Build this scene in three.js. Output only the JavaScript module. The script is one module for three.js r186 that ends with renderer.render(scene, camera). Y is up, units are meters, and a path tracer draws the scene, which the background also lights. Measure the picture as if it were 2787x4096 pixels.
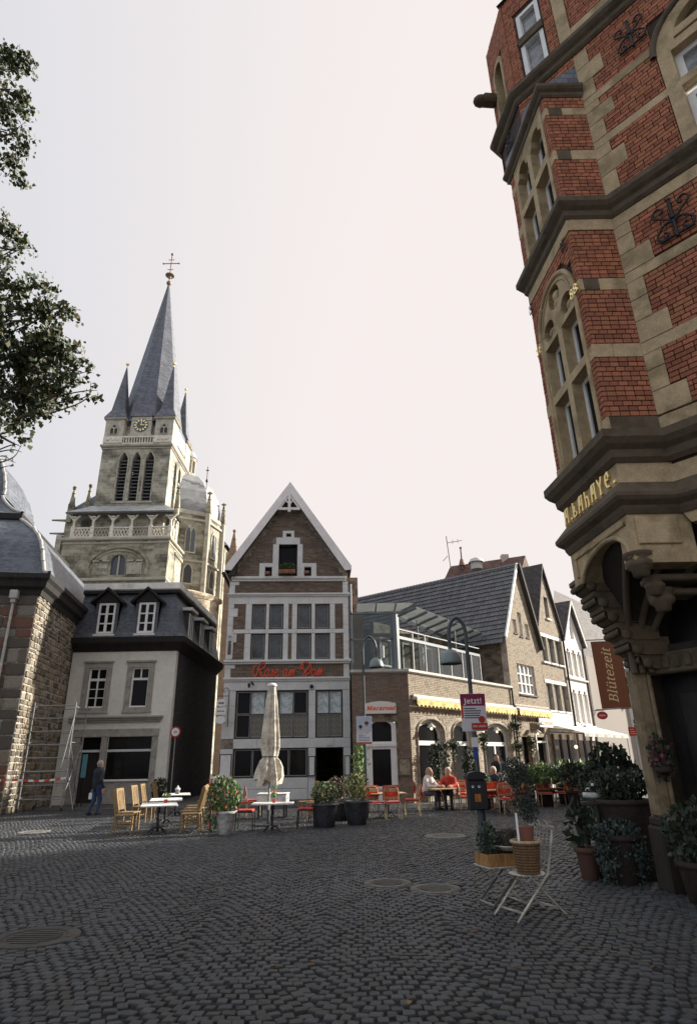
import * as THREE from 'three';
import { MarchingCubes } from 'three/addons/objects/MarchingCubes.js';
import { FontLoader } from 'three/addons/loaders/FontLoader.js';
import { TextGeometry } from 'three/addons/geometries/TextGeometry.js';

// ---------------------------------------------------------------- camera, sky, sun, exposure
const scene = new THREE.Scene();
const camera = new THREE.PerspectiveCamera(79.8, 696 / 1024, 0.1, 900);
camera.rotation.order = 'YXZ';
camera.position.set(0, 1.6, 0);
camera.rotation.set(THREE.MathUtils.degToRad(22.05), 0, THREE.MathUtils.degToRad(-1));
camera.updateMatrixWorld(true);
const renderer = new THREE.WebGLRenderer({ antialias: true });
renderer.setSize(696, 1024);
renderer.toneMapping = THREE.LinearToneMapping;
renderer.toneMappingExposure = 1.9;
renderer.shadowMap.enabled = true;
const SUN = new THREE.Vector3(0.9, 0.44, -0.40).normalize();
{
  const W = 512, H = 256, a = new Float32Array(W * H * 4), d = new THREE.Vector3();
  const ss = (e0, e1, x) => { const t = Math.min(1, Math.max(0, (x - e0) / (e1 - e0))); return t * t * (3 - 2 * t); };
  for (let j = 0; j < H; j++) for (let i = 0; i < W; i++) {
    const el = ((j + 0.5) / H - 0.5) * Math.PI, az = ((i + 0.5) / W - 0.5) * 2 * Math.PI;
    d.set(Math.cos(el) * Math.cos(az), Math.sin(el), Math.cos(el) * Math.sin(az));
    const c = d.dot(SUN), t = ss(-0.30, 0.74, c), hz = Math.pow(1 - Math.min(1, Math.abs(el) / 1.2), 2.0);
    const glow = 0.34 * Math.exp(-Math.pow(Math.acos(Math.min(1, c)) / 0.30, 2));
    const k = Math.min(1, t + 0.5 * hz * (0.55 + 0.45 * t));
    const far = [0.325, 0.352, 0.396], near = [0.49, 0.453, 0.443], o = (j * W + i) * 4;
    for (let q = 0; q < 3; q++) a[o + q] = (far[q] + (near[q] - far[q]) * k + glow * [1, 0.93, 0.85][q]) * (el < 0 ? 0.55 : 1);
    a[o + 3] = 1;
  }
  const sky = new THREE.DataTexture(a, W, H, THREE.RGBAFormat, THREE.FloatType);
  sky.mapping = THREE.EquirectangularReflectionMapping; sky.magFilter = THREE.LinearFilter; sky.minFilter = THREE.LinearFilter;
  sky.wrapS = THREE.RepeatWrapping; sky.needsUpdate = true;
  scene.background = sky; scene.environment = sky;
}
const sun = new THREE.DirectionalLight(new THREE.Color(1, 0.93, 0.82), 5);
sun.position.copy(SUN).multiplyScalar(150); sun.target.position.set(0, 0, -30);
sun.position.add(sun.target.position);
sun.castShadow = true; sun.shadow.radius = 2.5; sun.shadow.mapSize.set(4096, 4096);
Object.assign(sun.shadow.camera, { left: -70, right: 70, top: 90, bottom: -60, near: 1, far: 320 });
scene.add(sun, sun.target);

// ---------------------------------------------------------------- helpers
let _s = 1234567;
const seed = (n) => { _s = n >>> 0; };
const rnd = () => { _s = (_s + 0x6D2B79F5) | 0; let t = Math.imul(_s ^ (_s >>> 15), 1 | _s); t = (t + Math.imul(t ^ (t >>> 7), 61 | t)) ^ t; return ((t ^ (t >>> 14)) >>> 0) / 4294967296; };
const rr = (a, b) => a + (b - a) * rnd();
const V = (x, y, z) => new THREE.Vector3(x, y, z);
const D2R = Math.PI / 180;
const used = {};
function numbered(n) { const k = (used[n] = (used[n] ?? -1) + 1); return k ? n + '_' + String(k).padStart(3, '0') : n; }
function flat(g) { // non-indexed, position + normal only
  let h = g.index ? g.toNonIndexed() : g;
  for (const k of Object.keys(h.attributes)) if (k !== 'position' && k !== 'normal' && k !== 'color') h.deleteAttribute(k);
  if (!h.attributes.normal) h.computeVertexNormals();
  return h;
}
function join(geos) {
  geos = geos.flat(9).filter(Boolean).map(flat);
  let n = 0; for (const g of geos) n += g.attributes.position.count;
  const col = geos.some((g) => g.attributes.color);
  const p = new Float32Array(n * 3), q = new Float32Array(n * 3), uv = new Float32Array(n * 2), c = col ? new Float32Array(n * 3).fill(1) : null;
  let o = 0;
  for (const g of geos) {
    p.set(g.attributes.position.array, o * 3); q.set(g.attributes.normal.array, o * 3);
    if (g.attributes.color) c.set(g.attributes.color.array, o * 3);
    o += g.attributes.position.count;
  }
  for (let i = 0; i < n; i += 3) { // box-projected uv in metres
    const b = i * 3, ax = p[b + 3] - p[b], ay = p[b + 4] - p[b + 1], az = p[b + 5] - p[b + 2], bx_ = p[b + 6] - p[b], by = p[b + 7] - p[b + 1], bz = p[b + 8] - p[b + 2];
    const nx = Math.abs(ay * bz - az * by), ny = Math.abs(az * bx_ - ax * bz), nz = Math.abs(ax * by - ay * bx_);
    for (let k = 0; k < 3; k++) {
      const x = p[b + k * 3], y = p[b + k * 3 + 1], z = p[b + k * 3 + 2];
      let u, v; if (ny >= nx && ny >= nz) { u = x; v = z; } else if (nx >= nz) { u = z; v = y; } else { u = x; v = y; }
      uv[(i + k) * 2] = u; uv[(i + k) * 2 + 1] = v;
    }
  }
  const g = new THREE.BufferGeometry();
  g.setAttribute('position', new THREE.BufferAttribute(p, 3)); g.setAttribute('normal', new THREE.BufferAttribute(q, 3)); g.setAttribute('uv', new THREE.BufferAttribute(uv, 2));
  if (col) g.setAttribute('color', new THREE.BufferAttribute(c, 3));
  return g;
}
function obj(name, geos, m, parent = scene) {
  const o = new THREE.Mesh(join([geos]), m);
  o.name = parent === scene ? numbered(name) : name; o.castShadow = o.receiveShadow = true; parent.add(o); return o;
}
function grp(name, parent, x = 0, y = 0, z = 0, ry = 0) { const o = new THREE.Group(); o.name = parent === scene ? numbered(name) : name; o.position.set(x, y, z); o.rotation.y = ry; parent.add(o); return o; }
function tag(o, label, category, group, kind) { o.userData.label = label; o.userData.category = category; if (group) o.userData.group = group; if (kind) o.userData.kind = kind; return o; }
function thing(name, label, category, x = 0, y = 0, z = 0, ry = 0, group) { return tag(grp(name, scene, x, y, z, ry), label, category, group); }
function struct(name, label, o) { o.name = numbered(name); o.userData.kind = 'structure'; if (label) o.userData.label = label; return o; }
// frame: local +x along azimuth az (0 = ahead, 90 = right), local +z outwards
const ry = (az) => (90 - az) * D2R;
function copy(o, label, x, y, z, r) { const c = o.clone(); c.name = numbered(o.name.replace(/_\d{3}$/, '')); c.userData = { ...o.userData }; if (label) c.userData.label = label; c.position.set(x, y, z); if (r !== undefined) c.rotation.y = r; scene.add(c); return c; }

function raw(pos) { const g = new THREE.BufferGeometry(); g.setAttribute('position', new THREE.BufferAttribute(new Float32Array(pos), 3)); g.computeVertexNormals(); return g; }
const bx = (x0, x1, y0, y1, z0, z1) => { const g = new THREE.BoxGeometry(x1 - x0, y1 - y0, z1 - z0); g.translate((x0 + x1) / 2, (y0 + y1) / 2, (z0 + z1) / 2); return g; };
function cb(x0, x1, y0, y1, z0, z1, c = 0.01) { // chamfered box, 44 triangles
  const X = [x0, x0 + c, x1 - c, x1], Y = [y0, y0 + c, y1 - c, y1], Z = [z0, z0 + c, z1 - c, z1], t = [];
  const quad = (a, b, cc, d) => t.push(...a, ...b, ...cc, ...a, ...cc, ...d);
  const pt = (sx, sy, sz, ax) => [ax === 0 ? X[sx ? 3 : 0] : X[sx ? 2 : 1], ax === 1 ? Y[sy ? 3 : 0] : Y[sy ? 2 : 1], ax === 2 ? Z[sz ? 3 : 0] : Z[sz ? 2 : 1]];
  for (let ax = 0; ax < 3; ax++) for (const s of [0, 1]) {
    const P = (u, v) => { const k = [0, 0, 0]; k[ax] = s; k[(ax + 1) % 3] = u; k[(ax + 2) % 3] = v; return pt(k[0], k[1], k[2], ax); };
    if (s) quad(P(0, 0), P(1, 0), P(1, 1), P(0, 1)); else quad(P(0, 0), P(0, 1), P(1, 1), P(1, 0));
  }
  for (let ax = 0; ax < 3; ax++) { const u = (ax + 1) % 3, v = (ax + 2) % 3; // edges along ax
    for (const su of [0, 1]) for (const sv of [0, 1]) {
      const P = (e, f) => { const k = [0, 0, 0]; k[ax] = e; k[u] = su; k[v] = sv; return pt(k[0], k[1], k[2], f); };
      const q = [P(0, u), P(1, u), P(1, v), P(0, v)]; if ((su + sv) % 2) q.reverse(); quad(...[q[3], q[2], q[1], q[0]]);
    } }
  for (const a of [0, 1]) for (const b of [0, 1]) for (const d of [0, 1]) { const q = [pt(a, b, d, 0), pt(a, b, d, 1), pt(a, b, d, 2)]; if ((a + b + d) % 2 === 0) q.reverse(); t.push(...q[0], ...q[1], ...q[2]); }
  return raw(t);
}
function shp(pts, holes = []) { const s = new THREE.Shape(pts.map(([x, y]) => new THREE.Vector2(x, y))); for (const h of holes) s.holes.push(new THREE.Path(h.map(([x, y]) => new THREE.Vector2(x, y)))); return s; }
const pr = (pts, z0, z1, holes) => { const g = new THREE.ExtrudeGeometry(shp(pts, holes), { depth: z1 - z0, bevelEnabled: false }); g.translate(0, 0, z0); return g; };
const rc = (x0, x1, y0, y1) => [[x0, y0], [x1, y0], [x1, y1], [x0, y1]];
function arch(x0, x1, y0, ys, rise, n = 10, pointed = false) { // opening outline
  const p = [[x0, y0], [x1, y0]], c = (x0 + x1) / 2, h = (x1 - x0) / 2;
  for (let i = 0; i <= n; i++) { const t = i / n * Math.PI; let x = Math.cos(t), y = Math.sin(t); if (pointed) { const e = Math.abs(x); y = Math.sqrt(Math.max(0, 1 - e)) * (0.72 + 0.28 * (1 - e)) ; y = Math.pow(1 - Math.pow(e, 1.55), 0.8); } p.push([c + h * x, ys + rise * y]); }
  return p;
}
const cy = (x, y0, y1, z, r0, r1 = r0, n = 12, open = false) => { const g = new THREE.CylinderGeometry(r1, r0, y1 - y0, n, 1, open); g.translate(x, (y0 + y1) / 2, z); return g; };
const tb = (pts, r, n = 6, seg, closed = false) => new THREE.TubeGeometry(new THREE.CatmullRomCurve3(pts.map((p) => V(...p)), closed, 'catmullrom', 0.5), seg ?? pts.length * 5, r, n, closed);
function rod(a, b, r, n = 6, r2 = r) { const A = V(...a), B = V(...b), d = B.clone().sub(A), g = new THREE.CylinderGeometry(r2, r, d.length(), n); g.applyQuaternion(new THREE.Quaternion().setFromUnitVectors(V(0, 1, 0), d.clone().normalize())); g.translate((A.x + B.x) / 2, (A.y + B.y) / 2, (A.z + B.z) / 2); return g; }
const bar = (a, b, w, t) => { const A = V(...a), B = V(...b), d = B.clone().sub(A), L = d.length(), g = new THREE.BoxGeometry(w, L, t); g.applyQuaternion(new THREE.Quaternion().setFromUnitVectors(V(0, 1, 0), d.normalize())); g.translate((A.x + B.x) / 2, (A.y + B.y) / 2, (A.z + B.z) / 2); return g; };
const la = (prof, x = 0, y = 0, z = 0, n = 20) => { const g = new THREE.LatheGeometry(prof.map(([r, h]) => new THREE.Vector2(r, h)), n); g.translate(x, y, z); return g; };
const ball = (x, y, z, r, sx = 1, sy = 1, sz = 1, n = 10) => { const g = new THREE.SphereGeometry(r, n, Math.max(6, n * 0.7 | 0)); g.scale(sx, sy, sz); g.translate(x, y, z); return g; };
function quadG(list) { const t = []; for (const [a, b, c, d] of list) { t.push(...a, ...b, ...c); if (d) t.push(...a, ...c, ...d); } return raw(t); }
function loft(rings, closed = true) { // rings of equal length point lists, flat shaded
  const t = [];
  for (let k = 0; k + 1 < rings.length; k++) { const A = rings[k], B = rings[k + 1], n = A.length; for (let i = 0; i < (closed ? n : n - 1); i++) { const j = (i + 1) % n; t.push(...A[i], ...A[j], ...B[j], ...A[i], ...B[j], ...B[i]); } }
  return raw(t);
}
function sweep(path, prof, capEnds = true) { // path [(x,z)], profile [(out,y)] mitred; outward = (-dz, dx)
  const N = path.length, nrm = [];
  for (let i = 0; i < N; i++) {
    const f = (a, b) => { const dx = b[0] - a[0], dz = b[1] - a[1], l = Math.hypot(dx, dz); return [-dz / l, dx / l]; };
    const a = i > 0 ? f(path[i - 1], path[i]) : null, b = i < N - 1 ? f(path[i], path[i + 1]) : null;
    if (a && b) { const mx = a[0] + b[0], mz = a[1] + b[1], s = 2 / (mx * mx + mz * mz); nrm.push([mx * s, mz * s]); } else nrm.push(a || b);
  }
  const rings = path.map(([x, z], i) => prof.map(([o, y]) => [x + nrm[i][0] * o, y, z + nrm[i][1] * o]));
  const t = [];
  for (let i = 0; i + 1 < N; i++) for (let k = 0; k < prof.length; k++) { const l = (k + 1) % prof.length, A = rings[i], B = rings[i + 1]; t.push(...A[k], ...B[k], ...B[l], ...A[k], ...B[l], ...A[l]); }
  return raw(t);
}
// world position seen by the photograph's camera? returns distance or -1
const _v = V(0, 0, 0);
const VP = new THREE.Matrix4().multiplyMatrices(camera.projectionMatrix, camera.matrixWorldInverse);
function seen(p, m = 1.03) { _v.copy(p).applyMatrix4(VP); return Math.abs(_v.x) < m && Math.abs(_v.y) < m && _v.z < 1 ? p.distanceTo(camera.position) : -1; }

// pieces: the largest in view become meshes of their own, the rest one instanced part
// list items {m: Matrix4 (in parent space), k: tone index}
function pieces(lists, name, stuffName, geo, mats, cols, stuffMat, max = 300) {
  const all = [];
  for (const { parent, items } of lists) { parent.updateWorldMatrix(true, false); for (const it of items) { _w.setFromMatrixPosition(it.m).applyMatrix4(parent.matrixWorld); const d = seen(_w); all.push({ it, parent, d: d < 0 ? 1e9 : d }); } }
  all.sort((a, b) => a.d - b.d);
  const single = all.filter((e, i) => i < max && e.d < 1e8), rest = all.filter((e, i) => !(i < max && e.d < 1e8));
  for (const { it, parent } of single) { const o = new THREE.Mesh(it.g ?? geo, mats[it.k % mats.length]); o.name = name; o.matrixAutoUpdate = true; it.m.decompose(o.position, o.quaternion, o.scale); o.castShadow = o.receiveShadow = true; parent.add(o); }
  for (const { parent } of lists) {
    const its = rest.filter((e) => e.parent === parent); if (!its.length) continue;
    const im = new THREE.InstancedMesh(geo, stuffMat, its.length); im.name = stuffName; im.userData.kind = 'stuff'; im.castShadow = im.receiveShadow = true;
    its.forEach((e, i) => { im.setMatrixAt(i, e.it.m); im.setColorAt(i, cols[e.it.k % cols.length]); }); parent.add(im);
  }
}
const _w = V(0, 0, 0);
const mtx = (x, y, z, sx = 1, sy = 1, sz = 1, q) => new THREE.Matrix4().compose(V(x, y, z), q ?? new THREE.Quaternion(), V(sx, sy, sz));

// ---------------------------------------------------------------- textures and materials
function pn(x, y, P, s) { // periodic value noise
  const xi = Math.floor(x), yi = Math.floor(y), fx = x - xi, fy = y - yi, u = fx * fx * (3 - 2 * fx), v = fy * fy * (3 - 2 * fy);
  const h = (a, b) => { a = ((a % P) + P) % P; b = ((b % P) + P) % P; let n = Math.imul(a + 1, 374761393) ^ Math.imul(b + 1, 668265263) ^ Math.imul(s + 1, 2246822519); n = Math.imul(n ^ (n >>> 13), 1274126177); return ((n ^ (n >>> 16)) >>> 0) / 4294967296; };
  return (h(xi, yi) * (1 - u) + h(xi + 1, yi) * u) * (1 - v) + (h(xi, yi + 1) * (1 - u) + h(xi + 1, yi + 1) * u) * v;
}
function fb(x, y, P, s, o = 5) { let a = 0.5, t = 0, n = 0; for (let i = 0; i < o; i++) { t += a * pn(x * P, y * P, P, s + i); n += a; a *= 0.55; P *= 2; } return t / n; }
function tex(N, fn, srgb = true) {
  const a = new Uint8Array(N * N * 4);
  for (let j = 0; j < N; j++) for (let i = 0; i < N; i++) { const c = fn((i + 0.5) / N, (j + 0.5) / N, i, j), o = (j * N + i) * 4; const r = Array.isArray(c) ? c : [c, c, c]; for (let q = 0; q < 3; q++) a[o + q] = Math.max(0, Math.min(255, r[q] * 255)); a[o + 3] = 255; }
  let mean = 1;
  if (srgb) { // scale every colour map to a mean of 0.8 (linear); M() divides it out again
    const L = (v) => v <= 10.31475 ? v / 3294.6 : Math.pow((v / 255 + 0.055) / 1.055, 2.4), S = (v) => 255 * Math.min(1, v <= 0.0031308 ? 12.92 * v : 1.055 * Math.pow(v, 1 / 2.4) - 0.055);
    let s = 0; for (let i = 0; i < a.length; i += 4) s += L(a[i]) + L(a[i + 1]) + L(a[i + 2]); s /= a.length * 0.75; const k = 0.72 / s; for (let i = 0; i < a.length; i += 4) for (let j = 0; j < 3; j++) a[i + j] = S(L(a[i + j]) * k);
    s = 0; for (let i = 0; i < a.length; i += 4) s += L(a[i]) + L(a[i + 1]) + L(a[i + 2]); mean = s / (a.length * 0.75);
  }
  const t = new THREE.DataTexture(a, N, N); t.userData = { mean }; t.magFilter = THREE.LinearFilter; t.minFilter = THREE.LinearMipmapLinearFilter; t.generateMipmaps = true; t.wrapS = t.wrapT = THREE.RepeatWrapping; t.colorSpace = srgb ? THREE.SRGBColorSpace : THREE.NoColorSpace; t.needsUpdate = true; return t;
}
const tMott = tex(512, (u, v) => { const a = fb(u, v, 4, 3), b = fb(u, v, 24, 9, 3), c = pn(u * 200, v * 200, 200, 5); return 0.62 + 0.55 * (a - 0.5) + 0.30 * (b - 0.5) + 0.12 * (c - 0.5) + 0.22; });
const tSoft = tex(512, (u, v) => 0.86 + 0.10 * (fb(u, v, 5, 203, 5) - 0.5) + 0.06 * (fb(u, v, 30, 209, 3) - 0.5) + 0.05 * (pn(u * 220, v * 220, 220, 5) - 0.5));
const tMottB = tex(512, (u, v) => 0.5 + 0.5 * (fb(u, v, 16, 31, 5) - 0.5) + 0.35 * (pn(u * 180, v * 180, 180, 8) - 0.5), false);
const tStain = tex(512, (u, v) => { const a = fb(u, v, 5, 41, 6), s = fb(u * 1, v, 8, 77, 4), m = Math.max(0, (a - 0.5) * 4); const g = 0.84 - 0.10 * Math.min(1, m * m) + 0.20 * (s - 0.5) + 0.1 * (pn(u * 150, v * 150, 150, 2) - 0.5); return [g, g * 0.985, g * 0.955]; });
const tSoot = tex(512, (u, v) => { const a = fb(u, v, 6, 141, 6), b = fb(u, v, 14, 177, 4), k = Math.max(0, Math.min(1, (a - 0.47) * 5)); const g = 0.86 - 0.13 * k + 0.2 * (b - 0.5) + 0.12 * (pn(u * 170, v * 170, 170, 2) - 0.5); return [g, g * 0.98, g * (0.95 - 0.03 * k)]; });
const tSlate = tex(512, (u, v) => { const R = 24, r = Math.floor(v * R), off = (r % 2) * 0.5, cI = Math.floor(u * 14 + off), fr = v * R - r, fc = u * 14 + off - cI; const t = pn(cI + 0.3, r + 0.3, 997, 6); return 0.55 + 0.34 * t + (fr < 0.1 ? -0.22 : 0) + (fc < 0.07 ? -0.14 : 0) + 0.12 * (pn(u * 120, v * 120, 120, 4) - 0.5); });
const tBlock = tex(512, (u, v) => { const R = 16, r = Math.floor(v * R), off = pn(r * 1.7, 3.3, 97, 2) * 3, cI = Math.floor(u * 9 + off), fr = v * R - r, fc = u * 9 + off - cI; const t = pn((cI % 9) + 0.5, r + 0.5, 89, 16), t2 = pn((cI % 9) + 0.5, r + 0.5, 71, 61); const g = 0.60 + 0.46 * (t - 0.5) + 0.45 * (fb(u, v, 6, 22) - 0.5) + (fr < 0.09 || fc < 0.05 ? 0.06 : 0) + 0.2 * (pn(u * 160, v * 160, 160, 4) - 0.5); return [g * 1.02, g * (1.0 + 0.02 * t2), g * (0.94 + 0.05 * t2)]; });
const tWood = tex(256, (u, v) => 0.72 + 0.3 * (pn(u * 60 + 3 * fb(u, v, 3, 5, 2), v * 3, 60, 12) - 0.5) + 0.2 * (fb(u, v, 8, 15) - 0.5));
const tLeafy = tex(256, (u, v) => { const a = fb(u, v, 10, 51, 4); return [0.55 + 0.6 * (a - 0.4), 0.62 + 0.5 * (a - 0.4), 0.5 + 0.3 * (a - 0.4)]; });
const tc = new Map();
function rep(t, s) { const k = t.uuid + s; if (!tc.has(k)) { const c = t.clone(); c.repeat.set(1 / s, 1 / s); c.needsUpdate = true; tc.set(k, c); } return tc.get(k); }
function M(r, g, b, o = {}) {
  const mk = o.t ? 1 / (o.t.userData.mean ?? 1) : 1;
  const p = { color: new THREE.Color().setRGB(r * mk, g * mk, b * mk), roughness: o.rough ?? 0.85, metalness: o.metal ?? 0 };
  if (o.t) p.map = rep(o.t, o.s ?? 2);
  if (o.bt) { p.bumpMap = rep(o.bt, o.bs ?? o.s ?? 2); p.bumpScale = o.b ?? 0.01; }
  if (o.vc) p.vertexColors = true;
  if (o.ds) p.side = THREE.DoubleSide;
  if (o.em) { p.emissive = new THREE.Color(...o.em); p.emissiveIntensity = o.ei ?? 1; }
  if (o.coat || o.trans || o.sheen || o.ior) { if (o.coat) { p.clearcoat = o.coat; p.clearcoatRoughness = 0.15; } if (o.trans) { p.transmission = o.trans; p.thickness = o.thick ?? 0; } if (o.ior) p.ior = o.ior; if (o.sheen) p.sheen = o.sheen; return new THREE.MeshPhysicalMaterial(p); }
  return new THREE.MeshStandardMaterial(p);
}
const m = {
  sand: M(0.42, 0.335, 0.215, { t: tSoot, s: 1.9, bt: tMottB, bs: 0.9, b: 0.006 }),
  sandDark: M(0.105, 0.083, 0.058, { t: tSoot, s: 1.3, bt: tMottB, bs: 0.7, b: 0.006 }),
  mortarRed: M(0.055, 0.035, 0.03, { t: tMott, s: 1 }),
  brickW: M(1, 1, 1, { t: tMott, s: 0.5 }),
  white: M(0.80, 0.80, 0.78, { t: tSoft, s: 1.5, rough: 0.5 }),
  whiteCool: M(0.62, 0.64, 0.66, { rough: 0.5 }),
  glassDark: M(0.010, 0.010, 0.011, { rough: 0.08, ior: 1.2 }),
  glassSky: M(0.24, 0.245, 0.25, { rough: 0.1, t: tMott, s: 0.7 }),  // pale pane colour holds painted sky reflection and net curtain
  iron: M(0.018, 0.018, 0.022, { rough: 0.5, metal: 0.3 }),
  gold: M(1.0, 0.80, 0.36, { rough: 0.32, metal: 0.85 }),
  black: M(0.006, 0.006, 0.007, { rough: 0.8 }),
  dark: M(0.02, 0.017, 0.015, { t: tWood, s: 1, rough: 0.6 }),
  slate: M(0.10, 0.115, 0.145, { t: tSlate, s: 3.2, rough: 0.5, bt: tSlate, bs: 3.2, b: 0.012 }),
};
const font = await new FontLoader().loadAsync('fonts/droid/droid_serif_bold.typeface.json');
const fontS = await new FontLoader().loadAsync('fonts/droid/droid_sans_bold.typeface.json');
const txt = (s, size, depth, x, y, z, f = font) => { const g = new TextGeometry(s, { font: f, size, depth, curveSegments: 4, bevelEnabled: false }); g.translate(x, y, z); return g; };
// bricks filling a rectangle, local facade plane; returns list of {x,y,w,h}
function brickRects(x0, x1, y0, y1, o = {}) {
  const ch = o.course ?? 0.075, jt = o.joint ?? 0.011, out = [], inside = o.inside, rows = Math.max(1, Math.round((y1 - y0) / ch)), H = (y1 - y0) / rows;
  for (let r = 0; r < rows; r++) {
    const ya = y0 + r * H, gi = Math.round(ya / ch), head = o.header || (!o.stretch && gi % 2 === 0), L = head ? 0.125 : 0.25;
    let x = x0 - (head ? (gi % 4 === 0 ? 0.0625 : 0) : (gi % 4 === 1 ? 0.125 : 0.0)) - (o.header && gi % 2 ? 0.0625 : 0) - (o.stretch && gi % 2 ? 0.125 : 0);
    for (; x < x1; x += L) {
      const a = Math.max(x, x0) , b = Math.min(x + L, x1); if (b - a < 0.03) continue;
      const cyy = ya + H / 2;
      let segs = [[a, b]];
      if (o.holes) for (const [hx0, hx1, hy0, hy1] of o.holes) { if (cyy < hy0 || cyy > hy1) continue; const ns = []; for (const [p, r2] of segs) { if (r2 <= hx0 || p >= hx1) { ns.push([p, r2]); continue; } if (p < hx0 - 0.02) ns.push([p, hx0]); if (r2 > hx1 + 0.02) ns.push([hx1, r2]); } segs = ns; }
      for (const [p, r2] of segs) { if (inside && !(inside(p, ya) && inside(r2, ya) && inside(p, ya + H) && inside(r2, ya + H))) continue; out.push({ x: (p + r2) / 2, y: cyy, w: Math.max(0.015, r2 - p - jt), h: H - jt }); }
    }
  }
  return out;
}
const unitBrick = join([cb(-0.5, 0.5, -0.5, 0.5, -0.5, 0.5, 0.06)]);
const brickItems = (rects, z, d, nk) => rects.map((r) => ({ m: mtx(r.x + rr(-0.001, 0.001), r.y, z + rr(-0.003, 0.002), r.w, r.h, d), k: Math.floor(rnd() * nk) }));
// ---------------------------------------------------------------- ground: sheet and cobbles
seed(11);
{
  const pav = grp('cobbled_square', scene); struct('cobbled_square', 'grey cobbled square of small setts laid in arcs', pav);
  const tGr = tex(512, (u, v) => { const N = 40, r = Math.floor(v * N), off = (r % 2) * 0.5 + 0.3 * pn(r, 2, 90, 3), c = Math.floor(u * N + off), fr = v * N - r, fc = u * N + off - c; const t = pn((c % N) + 0.5, r + 0.5, 83, 5); return fr < 0.14 || fc < 0.14 ? 0.26 : 0.46 + 0.3 * t + 0.2 * (fb(u, v, 5, 3) - 0.5); });
  obj('ground_sheet', quadG([[[-400, 0, 60], [400, 0, 60], [400, 0, -400], [-400, 0, -400]]]), M(0.10, 0.098, 0.095, { t: tGr, s: 4, bt: tGr, bs: 4, b: 0.012, rough: 0.8 }), pav);
  obj('joint_bed', quadG([[[-17, 0.004, 0], [17, 0.004, 0], [17, 0.004, -26], [-17, 0.004, -26]]]), M(0.010, 0.010, 0.010, { t: tMott, s: 0.5 }), pav);
  // one sett: octagonal base, domed top
  const vars = [];
  for (let v = 0; v < 5; v++) {
    const r0 = [], r1 = [], r2 = [];
    for (let i = 0; i < 8; i++) { const sx = [1, 1, 0.84, -0.84, -1, -1, -0.84, 0.84][i], sz = [-0.84, 0.84, 1, 1, 0.84, -0.84, -1, -1][i], j = () => rr(0.86, 1.08); const a = sx * 0.5 * j(), b = sz * 0.5 * j(); r0.push([a, 0, b]); r1.push([a * 0.97, 0.84 + rr(-0.06, 0.05), b * 0.97]); r2.push([a * 0.86, 0.96 + rr(-0.05, 0.05), b * 0.86]); }
    const pos = [], idx = []; for (const r of [r0, r1, r2]) for (const p of r) pos.push(...p); pos.push(rr(-0.1, 0.1), 1, rr(-0.1, 0.1));
    for (let k = 0; k < 2; k++) for (let i = 0; i < 8; i++) { const j = (i + 1) % 8, a = k * 8 + i, b = k * 8 + j, c = a + 8, d = b + 8; idx.push(a, c, b, b, c, d); }
    for (let i = 0; i < 8; i++) idx.push(16 + i, 24, 16 + (i + 1) % 8);
    const g = new THREE.BufferGeometry(); g.setAttribute('position', new THREE.BufferAttribute(new Float32Array(pos), 3)); g.setIndex(idx); g.computeVertexNormals(); vars.push(join([g]));
  }
  const cols = [], mats = [];
  for (let i = 0; i < 10; i++) { const b = 0.055 * (0.55 + 0.095 * i), w = rr(-0.08, 0.10); const c = new THREE.Color().setRGB(b * (0.95 + w), b, b * (1.07 - w)); cols.push(c); mats.push(M(c.r, c.g, c.b, { t: tMott, s: 0.3, rough: 0.5, bt: tMottB, bs: 0.25, b: 0.004 })); }
  const stuffMat = M(1, 1, 1, { t: tMott, s: 0.3, rough: 0.5, bt: tMottB, bs: 0.25, b: 0.004 });
  const lists = vars.map(() => []), LW = 1.25, P = 0.104, q = new THREE.Quaternion(), e = new THREE.Euler(), pts = [];
  const lid = [[-3.18, -7.2, 0.42], [0.45, -9.75, 0.33], [1.05, -9.3, 0.33], [5.45, -17.8, 0.5], [-8.2, -17.6, 0.4], [2.0, -15.2, 0.45]];
  for (let lane = -14; lane <= 14; lane++) {
    const cx = lane * LW + 0.3, nA = 12, shift = pn(lane * 3.7 + 90, 1.5, 997, 8) * 0.5;
    for (let row = -8; row < 275; row++) for (let i = 0; i < nA; i++) {
      const u = ((i + 0.5) / nA - 0.5) * 2 + (row % 2 ? 0.5 / nA : -0.5 / nA), sag = 0.11, px = cx + u * LW / 2, d0 = 2.7 + shift + row * P * 0.98 + sag * (1 - u * u);
      const wob = 0.05 * (pn(px * 1.3 + 50, d0 * 1.3, 997, 4) - 0.5), x = px + wob + rr(-0.011, 0.011), z = -d0 + wob + rr(-0.011, 0.011), d = -z;
      if (d > 25.5 || d < 3 || Math.abs(x) > 0.64 * d + 1.4) continue;
      if (lid.some(([a, b, r]) => Math.hypot(x - a, z - b) < r + 0.03)) continue;
      const slope = Math.atan(sag * 4 * u / LW);
      e.set(rr(-0.05, 0.05), slope + rr(-0.16, 0.16), rr(-0.05, 0.05)); q.setFromEuler(e);
      const s = 0.094, pat = pn(x * 0.42 + 40, z * 0.42 + 80, 997, 66) + 0.5 * pn(x * 1.1 + 9, z * 1.1 + 70, 997, 67);
      pts.push({ v: Math.floor(rnd() * vars.length), d: Math.hypot(x, z), it: { m: mtx(x, -0.022 + rr(-0.005, 0.005), z, s * rr(0.78, 1.12), 0.05, s * rr(0.8, 1.04), q), k: Math.max(0, Math.min(9, Math.floor(10 * (0.62 * rnd() + 0.5 * (pat / 1.5) - 0.06)))) } });
    }
  }
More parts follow.
